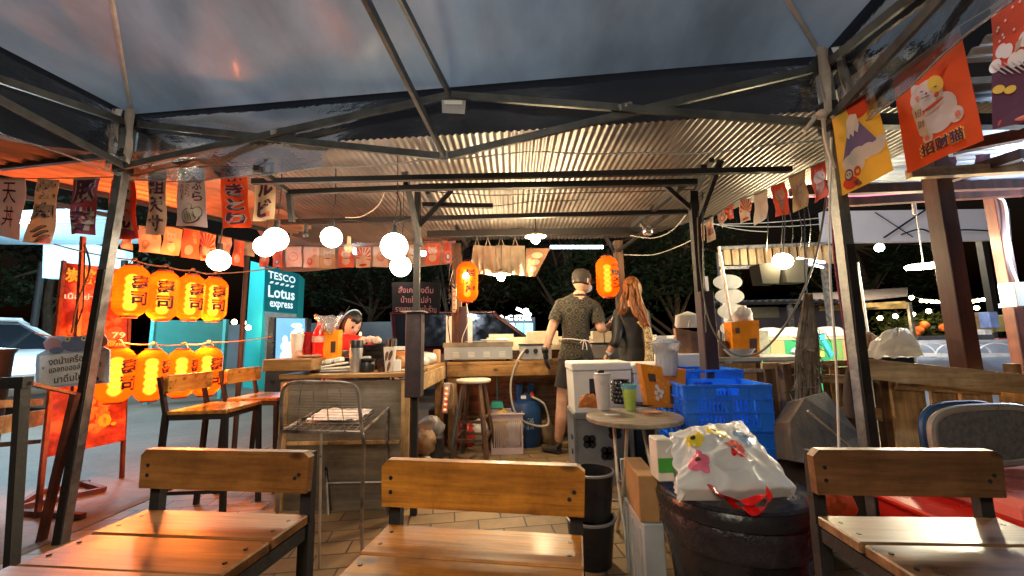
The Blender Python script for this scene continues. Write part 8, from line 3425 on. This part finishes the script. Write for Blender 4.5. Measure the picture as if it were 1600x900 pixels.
cup('drink_can', 'small dark can left of the tall patterned paper cup', on_c(597, 2.72), 0.075, 0.026, 0.026, pm('brown_black_can', (0.07, 0.035, 0.03), 0.3, 0.3, 0.6, 20), 'can')
b = B()
b.box(on_c(621, 2.72) + V((0, 0, 0.038)), (0.045, 0.05, 0.075), rot=(0, 0, 0.2), bev=0.002)
solo('small_white_box', b, WHITEP, 'small white box at the right of the tall patterned paper cup', 'box')
lump('bread_roll', on_c(627, 2.92) + V((0, 0, 0.05)), (0.036, 0.036, 0.045), pm('bread_crust', (0.50, 0.26, 0.10), 0.7, 0, 0.4, 20), 'wrapped bread roll behind the small white box', 'bread', seed=5, amp=0.1)
lump('lettuce', on_c(643, 2.80) + V((0, 0, 0.02)), (0.035, 0.03, 0.03), pm('lettuce_green', (0.22, 0.42, 0.06), 0.5, 0, 0.4, 30), 'green lettuce beside the padded post on the counter', 'lettuce', seed=6, amp=0.5)
b = B()
b.box(on_c(638, 2.80) + V((0, 0, 0.004)), (0.10, 0.16, 0.007), bev=0.002)
solo('cutting_board', b, pm('pale_board', (0.62, 0.55, 0.42), 0.5), 'small pale cutting board under the lettuce', 'cutting board')
for i, (px, Y, z, sx, sz, col, lab) in enumerate(((605, 3.1, 0.10, 0.09, 0.05, (0.52, 0.40, 0.28), 'tan food container right above the black bowls'), (626, 3.1, 0.13, 0.10, 0.03, (0.66, 0.66, 0.64), 'white stacked food container near the padded post'),
                                             (628, 3.1, 0.085, 0.07, 0.04, (0.62, 0.22, 0.05), 'orange food tub near the padded post'), (606, 3.1, 0.055, 0.08, 0.04, (0.60, 0.56, 0.48), 'pale food container under the tan one'), (628, 3.12, 0.025, 0.09, 0.05, (0.30, 0.18, 0.10), 'brown container under the orange tub'))):
    b = B()
    b.box(on_c(px, Y) + V((0, 0, z + sz / 2)), (sx, 0.1, sz), bev=0.004)
    solo('food_container', b, pm('container_%d' % i, col, 0.5), lab, 'container', 'food containers left of the padded post')
b = B()
b.box(on_c(616, 3.12) + V((0, 0, 0.012)), (0.25, 0.14, 0.024))
solo('serving_board', b, W_DARKB, 'dark board under the food containers', 'board')
for i, (px, lab) in enumerate(((607, 'left black menu cup standing behind the tan container'), (615, 'right black menu cup standing behind the tan container'))):
    b = B()
    c = on_c(px, 3.3)
    b.lathe(c, [(0, 0), (0.022, 0), (0.026, 0.20), (0.02, 0.22), (0, 0.222)], 20)
    solo('black_bottle', b, BLACKP, lab.replace('menu cup', 'bottle'), 'bottle', smooth=True)
for i, (px, zz) in enumerate(((567, 0.150), (578, 0.155), (588, 0.150))):
    lump('food_heap', on_c(px, 3.0) + V((0, 0, zz + 0.055)), (0.035, 0.03, 0.028), pm('pinkish_food', (0.72, 0.48, 0.38), 0.5, 0, 0.3, 20), ('left', 'middle', 'right')[i] + ' pinkish wrapped piece on top of the black bowls', 'food', 'wrapped pieces on the black bowls', seed=i + 7, amp=0.3)
b = B()
b.ball(on_c(562, 3.02) + V((0, 0, 0.255)), (0.008, 0.008, 0.014), 10)
solo('candle_lamp', b, glow('candle', (1.0, 0.40, 0.10), 5), 'tiny orange light beside the girl\'s chin', 'lamp', smooth=True)
for i, (px, Y, s, lab) in enumerate(((668, 3.35, (0.14, 0.2, 0.07), 'clear-wrapped white pack nearest the padded post'), (676, 3.62, (0.15, 0.2, 0.09), 'clear-wrapped white pack farther along the counter arm'))):
    c = V((min(P(px, 560, Y).x, xR - 0.09), Y, zc2 + s[2] * 0.5))
    lump('wrapped_pack', c, (s[0] * 0.55, s[1] * 0.5, s[2] * 0.65), pm('glossy_wrap', (0.6, 0.6, 0.58), 0.15, 0, 0.2, 12, 0.8, bscale=24), lab, 'pack', 'wrapped packs on the counter arm', seed=i + 3, amp=0.15)
b = B()
c = V((xR - 0.05, 3.86, zc2))
b.lathe(c, [(0, 0), (0.035, 0), (0.035, 0.11), (0.03, 0.12), (0, 0.125)], 20)
solo('sauce_jar', b, pm('amber_jar', (0.45, 0.26, 0.10), 0.2, 0, 0.2), 'amber jar at the corner where the two counters meet', 'jar', smooth=True)

# ================================================================ RIGHT SIDE TABLE AND FENCE
YS = 3.05
rtb = thing('side_table', 'plank-fronted side table behind the blue crates', 'table', (P(1175, 600, YS).x, YS, 0))
t0_, t1_ = P(1108, 560, YS), P(1262, 556, YS)
ztb = t0_.z - 0.01
b = B()
b.box(((t0_.x + t1_.x) / 2, YS + 0.22, ztb), (t1_.x - t0_.x, 0.5, 0.025))
part('top', b, pm('stained_grey_top', (0.42, 0.40, 0.34), 0.5, 0, 0.3, 6), rtb)
k = 0
x = t0_.x
rr = random.Random(31)
while x < t1_.x - 0.02:
    w_ = rr.uniform(0.07, 0.11)
    b = B()
    b.box((x + w_ / 2, YS + 0.01 + rr.uniform(0, 0.01), (ztb - 0.03) / 2), (w_ - 0.005, 0.015, ztb - 0.03))
    part('front_plank', b, W_PALLETZ if rr.random() < 0.35 else W_DARKZ, rtb)
    x += w_
for z in (ztb - 0.08, ztb - 0.36):
    b = B()
    b.box(((t0_.x + t1_.x) / 2, YS - 0.012, z), (t1_.x - t0_.x, 0.015, 0.03))
    part('rail', b, STEEL_W, rtb)
# orange tin on it
q = [P(1143, 503, 3.12), P(1186, 500, 3.12), P(1187, 556, 3.12), P(1146, 556, 3.12)]
for p_ in q[2:]:
    p_.z = ztb + 0.014
b = B()
b.prism(q, V((0, 0.12, 0)))
ot2 = solo('orange_bag_holder', b, pm('orange_packet', (0.80, 0.26, 0.015), 0.3, 0, 0.2, 6, 0.1), 'bright orange square holder with dark windows on the side table', 'holder')
b = B()
pn = Panel(*q)
for a_ in ((0.62, 0.1, 0.9, 0.5), (0.12, 0.66, 0.28, 0.82)):
    pn.strip(b, *a_, 0.003, 1)
part('window', b, pm('dark_label', (0.06, 0.03, 0.02), 0.5), ot2, fix=False)
lump('paper_heap', P(1160, 494, 3.18), (0.07, 0.04, 0.07), pm('grey_white_heap', (0.60, 0.56, 0.50), 0.5, 0, 0.4, 9, 0.4), 'crumpled pale wrappers sticking out of the square orange holder', 'paper', seed=3, amp=0.5)
c = V((P(1165, 550, 2.98).x + 0.0, 3.10, ztb + 0.013))
c.x = P(1163, 550, 3.02).x
c.y = YS + 0.04
b = B()
b.lathe(c, [(0, 0), (0.05, 0), (0.085, 0.03), (0.11, 0.062), (0.104, 0.062), (0.08, 0.032), (0.045, 0.006), (0, 0.006)], 32)
solo('grey_bowl', b, pm('grey_melamine', (0.42, 0.44, 0.48), 0.35), 'wide grey bowl at the front of the side table', 'bowl', smooth=True)
c = V((P(1128, 550, 3.2).x, 3.2, ztb + 0.013))
hs2 = thing('chopstick_holder', 'brown holder full of chopsticks at the left of the side table', 'holder', c)
b = B()
b.lathe(c, [(0, 0), (0.045, 0), (0.048, 0.12), (0.043, 0.12), (0.04, 0.01), (0, 0.01)], 20)
part('pot', b, pm('dark_brown_pot', (0.10, 0.06, 0.04), 0.5), hs2, smooth=True)
b = B()
for k in range(14):
    a_ = rr.uniform(0, 6.28)
    q_ = V((0.025 * math.cos(a_), 0.025 * math.sin(a_), 0))
    b.cyl(c + q_ + V((0, 0, 0.02)), c + q_ * 1.7 + V((0, 0, rr.uniform(0.17, 0.21))), 0.0035, seg=6)
part('chopsticks', b, pm('pale_bamboo', (0.65, 0.55, 0.38), 0.6), hs2)
b = B()
b.box(V((P(1198, 514, 3.3).x, 3.35, ztb + 0.11)), (0.07, 0.02, 0.2))
solo('menu_card', b, pm('green_white_card', (0.60, 0.66, 0.52), 0.5, 0, 0.3, 20), 'small pale green menu card behind the square orange holder', 'card')
b = B()
b.grid(lambda u, v: V((P(1190, 550, YS).x + 0.34 * u, YS - 0.02 + 0.4 * v, ztb + 0.017 + 0.012 * abs(noise(V((u * 5, v * 5, 2))))))
       + V((0, 0, -0.05 * max(0, 0.12 - v) / 0.12)), 20, 16)
solo('white_cloth', b, pm('white_green_cloth', (0.58, 0.62, 0.55), 0.8, 0, 0.15, 5, 0.3), 'white cloth lying on the right of the side table', 'cloth', smooth='full')
b = B()
b.box(V((P(1132, 583, 2.75).x, 2.86, P(1132, 583, 2.8).z)), (0.14, 0.16, 0.06))
solo('teal_tub', b, pm('teal_plastic', (0.02, 0.30, 0.24), 0.4), 'teal tub under the side table behind the blue crates', 'tub')

# white oval discs on a rod
for i, (px, py) in enumerate(((1137, 441), (1140, 463), (1144, 487), (1148, 513))):
    b = B()
    c = P(px, py, 3.6)
    b.lathe(c, [(0, -0.004), (0.128, -0.004), (0.130, 0), (0.128, 0.004), (0, 0.004)], 40, axis=(0, -1, 0), sy=1.0)
    for j, v in enumerate(b.v):
        b.v[j] = V((v.x, v.y, c.z + (v.z - c.z) * 0.54))
    solo('oval_disc', b, pm('disc_white', (0.62, 0.64, 0.60), 0.5), ('topmost', 'second highest', 'third highest', 'lowest')[i] + ' of four white oval boards on the hanging rod', 'board', 'white oval boards on the rod')
b = B()
b.bar(P(1123, 385, 3.5), P(1143, 502, 3.55), 0.02, 0.012)
solo('metal_rod', b, STEEL_W, 'slim metal rod carrying the white oval boards', 'rod')
b = B()
q0, q1 = P(1092, 432, 3.6), P(1108, 459, 3.6)
b.box(((q0.x + q1.x) / 2, 3.6, (q0.z + q1.z) / 2), (q1.x - q0.x, 0.006, q0.z - q1.z))
solo('white_card', b, pm('pale_card', (0.62, 0.62, 0.66), 0.5), 'small blank white card hanging right of the stall post', 'card')

# far buffet tables with foam boxes
ftb = thing('green_table', 'long table with green cloth front beyond the side table', 'table', (P(1260, 560, 4.6).x, 4.6, 0))
q0, q1 = P(1186, 530, 4.6), P(1345, 530, 4.6)
zg = q0.z
b = B()
b.box(((q0.x + q1.x) / 2, 4.85, zg), (q1.x - q0.x, 0.5, 0.03))
part('top', b, pm('beige_top', (0.5, 0.45, 0.32), 0.6), ftb)
x = q0.x
for i, (frac, cc) in enumerate(((0.10, (0.03, 0.34, 0.14)), (0.14, (0.45, 0.36, 0.18)), (0.46, (0.03, 0.36, 0.16)), (0.10, (0.20, 0.42, 0.12)), (0.20, (0.42, 0.34, 0.16)))):
    w_ = (q1.x - q0.x) * frac
    b = B()
    b.box((x + w_ / 2, 4.6, zg / 2), (w_ - 0.004, 0.02, zg - 0.04))
    part('cloth_panel', b, pm('cloth_panel_%d' % i, cc, 0.7, 0, 0.1, 5, 0.2), ftb)
    x += w_
for i, (px, w_, lab) in enumerate(((1207, 34, 'leftmost white foam box on the green table'), (1238, 26, 'second white foam box on the green table'), (1262, 26, 'third white foam box on the green table, behind the rope bundle'), (1300, 40, 'rightmost white foam box on the green table'))):
    c = P(px, 526, 4.8)
    b = B()
    ww = w_ * 4.8 / FPX
    b.box((c.x, 4.85, zg + 0.055), (ww, 0.3, 0.075), bev=0.012)
    b.ball((c.x, 4.85, zg + 0.10), (ww * 0.45, 0.14, 0.035), 16)
    solo('foam_box', b, FOAM, lab, 'box', 'white foam boxes on the green table', smooth=True)
b = B()
c = P(1293, 545, 4.3)
b.box(c, (0.05, 0.03, 0.18), rot=(0, R(-24), 0), bev=0.005)
b.box(c + V((-0.045, 0, 0.12)), (0.05, 0.03, 0.07), rot=(0, R(8), 0), bev=0.005)
solo('cleaning_brush', b, pm('sky_blue_plastic', (0.06, 0.42, 0.62), 0.35), 'sky blue brush leaning beyond the pallet fence', 'brush')
b = B()
c = P(1275, 552, 4.3)
b.box(c, (0.14, 0.06, 0.09), bev=0.006)
solo('lime_packet', b, pm('lime_packet', (0.45, 0.65, 0.15), 0.4), 'lime green packet left of the sky blue brush', 'packet')
b = B()
c = P(1245, 551, 4.0)
lump('blue_white_packet', c, (0.06, 0.04, 0.05), pm('blue_white', (0.25, 0.45, 0.75), 0.4, 0, 0.8, 20), 'small blue and white packet behind the rope bundle', 'packet', seed=3)

fs2 = thing('far_food_stall', 'far white-and-blue food stall table beyond the pallet fence', 'table', (P(1500, 560, 4.8).x, 4.8, 0))
q0, q1 = P(1425, 535, 4.8), P(1620, 535, 4.8)
b = B()
b.box(((q0.x + q1.x) / 2, 5.1, q0.z), (q1.x - q0.x, 0.7, 0.03))
part('top', b, pm('pale_lilac_top', (0.55, 0.58, 0.70), 0.4), fs2)
b = B()
b.box(((q0.x + q1.x) / 2, 4.77, q0.z / 2), (q1.x - q0.x, 0.02, q0.z - 0.03))
part('front', b, pm('pale_blue_front', (0.38, 0.46, 0.60), 0.5, 0, 0.2, 4), fs2)
for i, (px, py, Y, s, cc, lab) in enumerate(((1452, 528, 5.0, (0.5, 0.2, 0.05), (0.06, 0.06, 0.07), 'long dark tray on the far blue stall table'), (1520, 527, 5.0, (0.3, 0.2, 0.06), (0.08, 0.08, 0.09), 'second dark tray on the far stall right of the thick post'),
    (1545, 500, 5.2, (0.12, 0.12, 0.20), (0.25, 0.35, 0.70), 'blue and white tub on the far stall'), (1512, 505, 5.6, (0.45, 0.2, 0.28), (0.60, 0.42, 0.25), 'open wooden crate shelf on the far stall'), (1572, 505, 5.5, (0.16, 0.2, 0.22), (0.40, 0.34, 0.12), 'stack of yellowish boxes at the far right post'),
    (1493, 488, 5.7, (0.3, 0.1, 0.06), (0.65, 0.68, 0.75), 'pale box on top of the wooden crate shelf'), (1560, 535, 4.95, (0.10, 0.10, 0.10), (0.60, 0.10, 0.09), 'red and white packet at the right edge of the far stall'), (1537, 520, 5.0, (0.10, 0.10, 0.08), (0.72, 0.72, 0.72), 'white cup stack on the far stall'))):
    c = P(px, py, Y)
    b = B()
    b.box(c, s, bev=0.008)
    if 'crate shelf' in lab:
        pass
    solo('stall_item', b, pm('stall_item_%d' % i, cc, 0.5, 0, 0.3, 12), lab, 'container')
for i, (px, lab) in enumerate(((1430, 'left arched clear food cover on the far stall'), (1495, 'middle arched clear food cover on the far stall'), (1560, 'right arched clear food cover on the far stall'))):
    c = P(px, 556, 4.3)
    b = B()
    b.tube([c + V((0.22 * math.cos(R(a_)), 0, 0.13 * math.sin(R(a_)))) for a_ in range(0, 181, 12)], 0.008, 6)
    b.tube([c + V((0.22 * math.cos(R(a_)), 0.25, 0.13 * math.sin(R(a_)))) for a_ in range(0, 181, 12)], 0.008, 6)
    b.box(c + V((0, 0.12, 0.005)), (0.46, 0.3, 0.03))
    solo('food_cover', b, pm('cover_white', (0.6, 0.62, 0.66), 0.3), lab, 'food cover', 'arched food covers on the far stall', smooth=True)

# ---- pallet fence
fn = thing('pallet_fence', 'fence of old wooden pallets with a thick top rail at the right', 'fence', (P(1470, 640, 2.4).x, 2.4, 0))
YFN = 2.42


def plank(x0, y0, x1, y1, w_px, Y=YFN, mat=W_PALLET, th=0.022, name='plank'):
    a_, c_ = P(x0, y0, Y), P(x1, y1, Y)
    b = B()
    b.bar(a_, c_, th, w_px * Y / FPX, up=(0, -0.05, 1) if abs(x1 - x0) > abs(y1 - y0) else (1, 0, 0))
    return part(name, b, mat, fn)


plank(1342, 575, 1640, 604, 30, YFN - 0.05, name='top_rail', th=0.05)
plank(1190, 572, 1350, 566, 9, YFN + 0.12)
plank(1270, 590, 1345, 594, 12, YFN + 0.05)
b = B()
for (x0, x1, yt) in ((1390, 1440, 595), (1452, 1488, 600), (1498, 1545, 603), (1562, 1600, 606)):
    a_, c_ = P((x0 + x1) / 2, yt, YFN + 0.03), P((x0 + x1) / 2 + 14, 720, YFN + 0.03)
    q = B()
    q.bar(V((a_.x, YFN + 0.03, a_.z)), V((c_.x - 0.0, YFN + 0.03, 0.0)), (x1 - x0) * YFN / FPX, 0.02, up=(0, 1, 0))
    part('upright_board', q, W_PALLETZ, fn)
plank(1400, 603, 1560, 612, 10, YFN - 0.0, W_PALLET)
plank(1345, 640, 1402, 655, 18, YFN + 0.08)
plank(1240, 652, 1345, 640, 14, YFN + 0.10)
rr = random.Random(77)
x = 1192
while x < 1352:
    wv = rr.uniform(10, 20)
    Yv = YFN + 0.16 + rr.uniform(0, 0.03)
    a_ = P(x + wv / 2, 570 + rr.uniform(-4, 6), Yv)
    q = B()
    q.bar(V((a_.x, Yv, a_.z)), V((a_.x + rr.uniform(-.01, .01), Yv, 0)), (wv - 2) * Yv / FPX, 0.016, up=(0, 1, 0))
    part('upright_board', q, W_DARKZ if rr.random() < 0.6 else W_PALLETZ, fn)
    x += wv + rr.uniform(0, 3)
for px, Y in ((1225, 2.5), (1372, 2.5), (1580, 2.5)):
    a_ = P(px, 568, Y)
    q = B()
    q.bar(V((a_.x, Y, a_.z)), V((a_.x, Y, 0)), 0.05, 0.05, up=(0, 1, 0))
    part('fence_post', q, W_DARKZ, fn)

# white bag on the fence, dark rounded bundle behind
b = B()
c = P(1396, 552, 2.60)
def wbf(u, v):
    a_ = u * 2 * math.pi
    prof = (1 - v) ** 0.42
    r = 0.175 * prof * (1 + 0.14 * noise(V((math.cos(a_) * 2, math.sin(a_) * 2, v * 3))))
    z = -0.02 + 0.165 * v + 0.03 * noise(V((math.cos(a_) * 3, math.sin(a_) * 3, v * 5)))
    return c + V((r * math.cos(a_) * (1.0) + 0.045 * v, r * 0.5 * math.sin(a_), z))
b.grid(wbf, 60, 20)
solo('white_sack', b, pm('translucent_white_bag', (0.68, 0.68, 0.66), 0.35, 0, 0.08, 8, 0.8, bscale=10, thin=0.3), 'white plastic sack peaking above the pallet fence', 'bag', smooth='full')
lump('brown_bundle', P(1358, 545, 2.75), (0.07, 0.06, 0.11), pm('brown_fur', (0.14, 0.08, 0.05), 0.9, 0, 0.4, 20, 0.5), 'dark brown bundle left of the white sack beyond the fence', 'bundle', seed=2)

# hanging rope bundle
b = B()
rr = random.Random(5)
for k in range(210):
    x0 = rr.uniform(-10, 12)
    top = P(1262 + x0 * 0.6, 470 + rr.uniform(-12, 20), 2.35 + rr.uniform(-0.04, 0.04))
    mid = P(1260 + x0 * 1.4 + rr.uniform(-4, 4), 545, 2.35 + rr.uniform(-0.06, 0.06))
    bot = P(1262 + x0 * 1.9 + rr.uniform(-5, 5), rr.uniform(590, 668), 2.35 + rr.uniform(-0.06, 0.06))
    b.tube(smoothpath([top, mid, bot], 5), 0.0045, 4)
for k in range(160):
    py0 = rr.uniform(500, 650)
    sp = 8 + (py0 - 500) * 0.10
    p0 = P(1262 + rr.uniform(-sp, sp), py0, 2.35 + rr.uniform(-0.07, 0.07))
    p1 = p0 + V((rr.gauss(0, .03), rr.gauss(0, .02), rr.uniform(-.05, .02)))
    p2 = p1 + V((rr.gauss(0, .03), rr.gauss(0, .02), rr.uniform(-.06, .01)))
    b.tube([p0, p1, p2], 0.0028, 3)
hr = solo('rope_bundle', b, pm('old_hemp', (0.17, 0.12, 0.075), 0.95, 0, 0.5, 14, 0.3), 'shaggy hanging bundle of old grey-brown rope', 'rope')
b = B()
b.tube([P(1262, 480, 2.35), P(1258, 430, 2.38), P(1256, 290, 2.4)], 0.004, 5)
part('hanging_cord', b, CABLE, hr)

# tilted dirty box and clutter behind the right chair
q = [P(1258, 622, 2.0), P(1290, 612, 2.15), P(1345, 680, 2.15), P(1330, 740, 1.9), P(1240, 720, 1.85), P(1234, 660, 1.9)]
b = B()
b.prism(q, V((0.06, 0.22, -0.05)))
dbx = solo('crushed_box', b, pm('dusty_grey_card', (0.15, 0.12, 0.085), 0.9, 0, 0.5, 6, 0.6), 'dusty crushed box tilted against the pallet fence', 'box')
b = B()
b.bar(P(1262, 642, 1.88), P(1330, 700, 1.92), 0.01, 0.008)
part('torn_edge', b, pm('torn_card', (0.5, 0.42, 0.32), 0.8), dbx)
b = B()
b.box(P(1290, 770, 1.85) + V((0, 0.2, -0.1)), (0.5, 0.3, 0.3))
solo('low_box', b, pm('dark_carton', (0.05, 0.035, 0.025), 0.8), 'dark carton on the ground behind the right foreground chair', 'box')
c = P(1300, 792, 1.40)
lump('snack_bag', c, (0.07, 0.04, 0.055), pm('red_orange_foil', (0.62, 0.08, 0.02), 0.3, 0, 0.7, 12, 0.5), 'red and orange snack bag seen under the right foreground backrest', 'packet', seed=4)
b = B()
q = [P(1378, 808, 1.5), P(1400, 778, 1.55), P(1430, 778, 1.5), P(1392, 805, 1.45)]
b.prism(q, V((0, 0.0, -0.004)))
solo('paper_sheet', b, pm('pale_paper', (0.55, 0.53, 0.48), 0.7), 'pale sheet of paper under the right foreground backrest', 'paper')

# folding chairs and red tub
def folding(px, py, Y, wpx, hpx, mat_f, mat_p, label, rot):
    c = P(px, py, Y)
    w_, h_ = wpx * Y / FPX, hpx * Y / FPX
    t = thing('folding_chair', label, 'chair', (c.x, c.y, 0), 'folding chairs at the red tub')
    X = Mx.Translation(c) @ Mx.Rotation(rot, 4, 'Z')

    def rr_(sx, sz, n=40, e=3.2):
        out = []
        for k in range(n):
            a_ = 2 * math.pi * k / n
            x, z = math.cos(a_), math.sin(a_)
            out.append(V((sx * abs(x) ** (2 / e) * (1 if x > 0 else -1), 0, sz * abs(z) ** (2 / e) * (1 if z > 0 else -1))))
        return out
    b = B()
    b.X = X
    b.tube(rr_(w_ / 2, h_ / 2), 0.013, 8, closed=True)
    part('back_frame', b, mat_f, t, smooth=True)
    b = B()
    b.X = X
    o = rr_(w_ / 2 - 0.008, h_ / 2 - 0.008)
    b.prism([p + V((0, 0.006, 0)) for p in o], V((0, -0.012, 0)))
    part('back_panel', b, mat_p, t)
    b = B()
    b.X = X
    b.lathe((0, 0.1, -c.z + 0.43), [(0, -0.012), (0.17, -0.012), (0.18, 0), (0.17, 0.012), (0, 0.012)], 32)
    part('seat', b, mat_p, t, smooth=True)
    for s in (-1, 1):
        b = B()
        b.X = X
        b.tube([V((s * (w_ / 2 - 0.0), 0, -h_ * 0.3)), V((s * w_ / 2 * 0.95, 0.08, -c.z + 0.43)), V((s * w_ / 2, 0.25, -c.z))], 0.011, 8)
        part('leg', b, mat_f, t, smooth=True)
        b = B()
        b.X = X
        b.tube([V((s * w_ / 2 * 0.9, 0.2, -c.z + 0.43)), V((s * w_ / 2, -0.08, -c.z))], 0.011, 8)
        part('leg', b, mat_f, t, smooth=True)


folding(1545, 680, 1.42, 190, 82, pm('grey_frame', (0.34, 0.33, 0.30), 0.35, 0.3), pm('grey_fabric', (0.12, 0.125, 0.125), 0.9, 0, 0.4, 60, 0.3), 'grey padded folding chair nearest the red tub', R(6))
folding(1508, 680, 1.62, 140, 92, pm('blue_frame', (0.04, 0.10, 0.25), 0.35, 0.3), pm('blue_black_fabric', (0.02, 0.035, 0.07), 0.9), 'blue-framed folding chair just behind the grey one', R(6))
rb_ = thing('red_tub', 'red plastic tub with fogged lid cut by the right edge of the photo', 'tub', P(1560, 760, 1.2))
REDT = pm('red_tub_plastic', (0.72, 0.02, 0.012), 0.3, 0, 0.1, 5, 0.05)
p0 = P(1535, 740, 1.12)
zr_ = 0.47
b = B()
b.box((p0.x + 0.36, 1.29, zr_ / 2), (0.72, 0.36, zr_ - 0.004), bev=0.015)
part('body', b, REDT, rb_)
b = B()
b.box((p0.x + 0.36, 1.29, zr_ + 0.006), (0.76, 0.40, 0.02), bev=0.006)
part('rim', b, REDT, rb_)
b = B()
b.box((p0.x + 0.43, 1.31, zr_ + 0.05), (0.60, 0.34, 0.07), bev=0.02)
part('lid', b, pm('fogged_red_lid', (0.50, 0.13, 0.11), 0.3, 0, 0.6, 3, 0.1), rb_)

# ================================================================ CABLES
def cable(name, pts, Ys, r, mat, label, cat='cable', n=6):
    b = B()
    if not isinstance(Ys, (list, tuple)):
        Ys = [Ys] * len(pts)
    b.tube(smoothpath([P(x, y, Y) for (x, y), Y in zip(pts, Ys)], n), r, 6)
    return solo(name, b, mat, label, cat, smooth=True)


cable('cable', [(1292, 300), (1275, 400), (1238, 490), (1195, 545), (1162, 556), (1135, 545), (1108, 500), (1094, 420), (1090, 340)], [2.2, 2.2, 2.2, 2.3, 2.35, 2.4, 2.45, 2.5, 2.55], 0.006, pm('grey_brown_cable', (0.12, 0.10, 0.07), 0.5), 'thick cable drooping in a deep loop between the stall post and gazebo leg')
cable('cable', [(1299, 215), (1296, 400), (1306, 560), (1311, 704), (1312, 800)], [1.62, 1.60, 1.58, 1.56, 1.5], 0.0045, CABLE_W, 'white cable hanging straight down beside the right gazebo leg')
cable('rope', [(1300, 300), (1304, 400), (1318, 500), (1328, 580)], 1.80, 0.006, pm('purple_red_rope', (0.20, 0.03, 0.07), 0.8, 0, 0.7, 60), 'thin purple-red rope left of the right gazebo leg', 'rope')
b = B()
b.lathe(P(1330, 615, 1.84), [(0.006, 0.11), (0.02, 0.06), (0.035, -0.04), (0.03, -0.1), (0, -0.11)], 14)
solo('hanging_pouch', b, pm('dark_cloth', (0.05, 0.035, 0.03), 0.9), 'dark pouch tied to the end of the purple-red rope', 'pouch', smooth=True)
b = B()
b.cyl(P(1340, 410, 3.2), P(1362, 560, 3.2), 0.008)
solo('white_pole', b, WHITEP, 'thin slanting white pole behind the right gazebo leg', 'pole')
cable('cable', [(452, 310), (462, 335), (480, 350), (510, 350), (545, 344), (600, 350), (652, 340)], [2.6] * 7, 0.0035, CABLE, 'black cable sagging under the frame above the globes')
cable('cable', [(612, 292), (624, 310), (626, 335), (616, 346)], [2.55, 2.55, 2.5, 2.4], 0.004, CABLE, 'black cable curling down to the largest globe')
cable('cable', [(602, 298), (590, 322), (565, 338), (540, 340)], [2.6, 2.65, 2.7, 2.75], 0.0035, pm('tan_cable', (0.40, 0.32, 0.22), 0.6), 'tan cable hanging from the frame right of the lone globe')
cable('cable', [(660, 298), (760, 305), (870, 302), (980, 300), (1085, 296)], [2.7, 3.0, 3.0, 3.0, 2.7], 0.004, CABLE, 'black cable sagging along the roof behind the front frame')
cable('cable', [(700, 318), (770, 322), (830, 315), (900, 313), (1000, 303), (1075, 300)], [3.2] * 6, 0.003, CABLE, 'thin cable running across the corrugated roof')
cable('cable', [(1075, 331), (1050, 360), (1020, 372), (985, 368)], [3.3, 3.4, 3.5, 3.6], 0.004, CABLE_W, 'white cable drooping at the rear right brace')
cable('cable', [(975, 398), (1020, 398), (1060, 385), (1090, 370)], [4.3, 4.0, 3.4, 2.8], 0.004, CABLE_W, 'pale cable from the rear post to the right front post')
cable('cable', [(708, 420), (702, 450), (706, 475), (700, 500), (704, 540)], [4.35] * 5, 0.006, CABLE, 'bundle cable running down the left rear post')
cable('cable', [(714, 400), (703, 415), (703, 440), (712, 450), (708, 430)], [4.3] * 5, 0.009, CABLE, 'thick coil of cable on the left rear post')
cable('cable', [(728, 470), (732, 500), (722, 530), (726, 548)], [4.2] * 4, 0.004, CABLE_W, 'thin pale cord hanging under the left kitchen lantern')
cable('cable', [(132, 382), (140, 420), (122, 470), (112, 520)], [2.3, 2.3, 2.5, 2.6], 0.005, CABLE, 'black cable hanging in front of the orange food banner')
cable('cable', [(1098, 300), (1099, 420), (1103, 520)], [2.52, 2.52, 2.5], 0.004, CABLE, 'black cable running down the right front post')
for i, (x, y0, y1) in enumerate(((1195, 300, 392), (1218, 288, 388), (1234, 330, 390), (1248, 330, 392), (1262, 322, 386))):
    cable('cable', [(x, y0), (x + 5, (y0 + y1) / 2), (x + 2, y1)], [3.6, 3.6, 3.7], 0.0035, CABLE, ORD[i] + ' from the left of the thin wires above the floodlight', 'wire', 4)
for i, (a_, c_) in enumerate((((1085, 350), (1300, 338)), ((1130, 352), (1300, 348)), ((1100, 345), (1200, 362)))):
    b = B()
    b.tube(sag(P(*a_, 5.8), P(*c_, 5.8), 0.04), 0.006, 5)
    solo('overhead_wire', b, CABLE_W, ('highest', 'middle', 'lowest')[i] + ' of the pale overhead wires in the dark behind the tattered flags', 'wire')
# breaker box and sockets on the left rear post
b = B()
q = P(710, 466, 4.33)
b.box(q, (0.04, 0.03, 0.30))
bb2 = solo('socket_row', b, pm('ivory_socket', (0.6, 0.52, 0.38), 0.5), 'ivory row of sockets on the left rear post', 'socket row')
b = B()
for k in range(6):
    b.box(q + V((0, -0.017, -0.12 + 0.047 * k)), (0.028, 0.004, 0.005))
part('slots', b, BLACKP, bb2)
b = B()
for k in range(4):
    c = P(702, 455 + 6 * k, 4.3)
    b.lathe(c, [(0.016, -0.006), (0.02, 0.0), (0.016, 0.006)], 12, axis=(1, 0, 0))
solo('insulator_row', b, BLACKP, 'row of black ring insulators beside the ivory sockets', 'insulators', smooth=True)
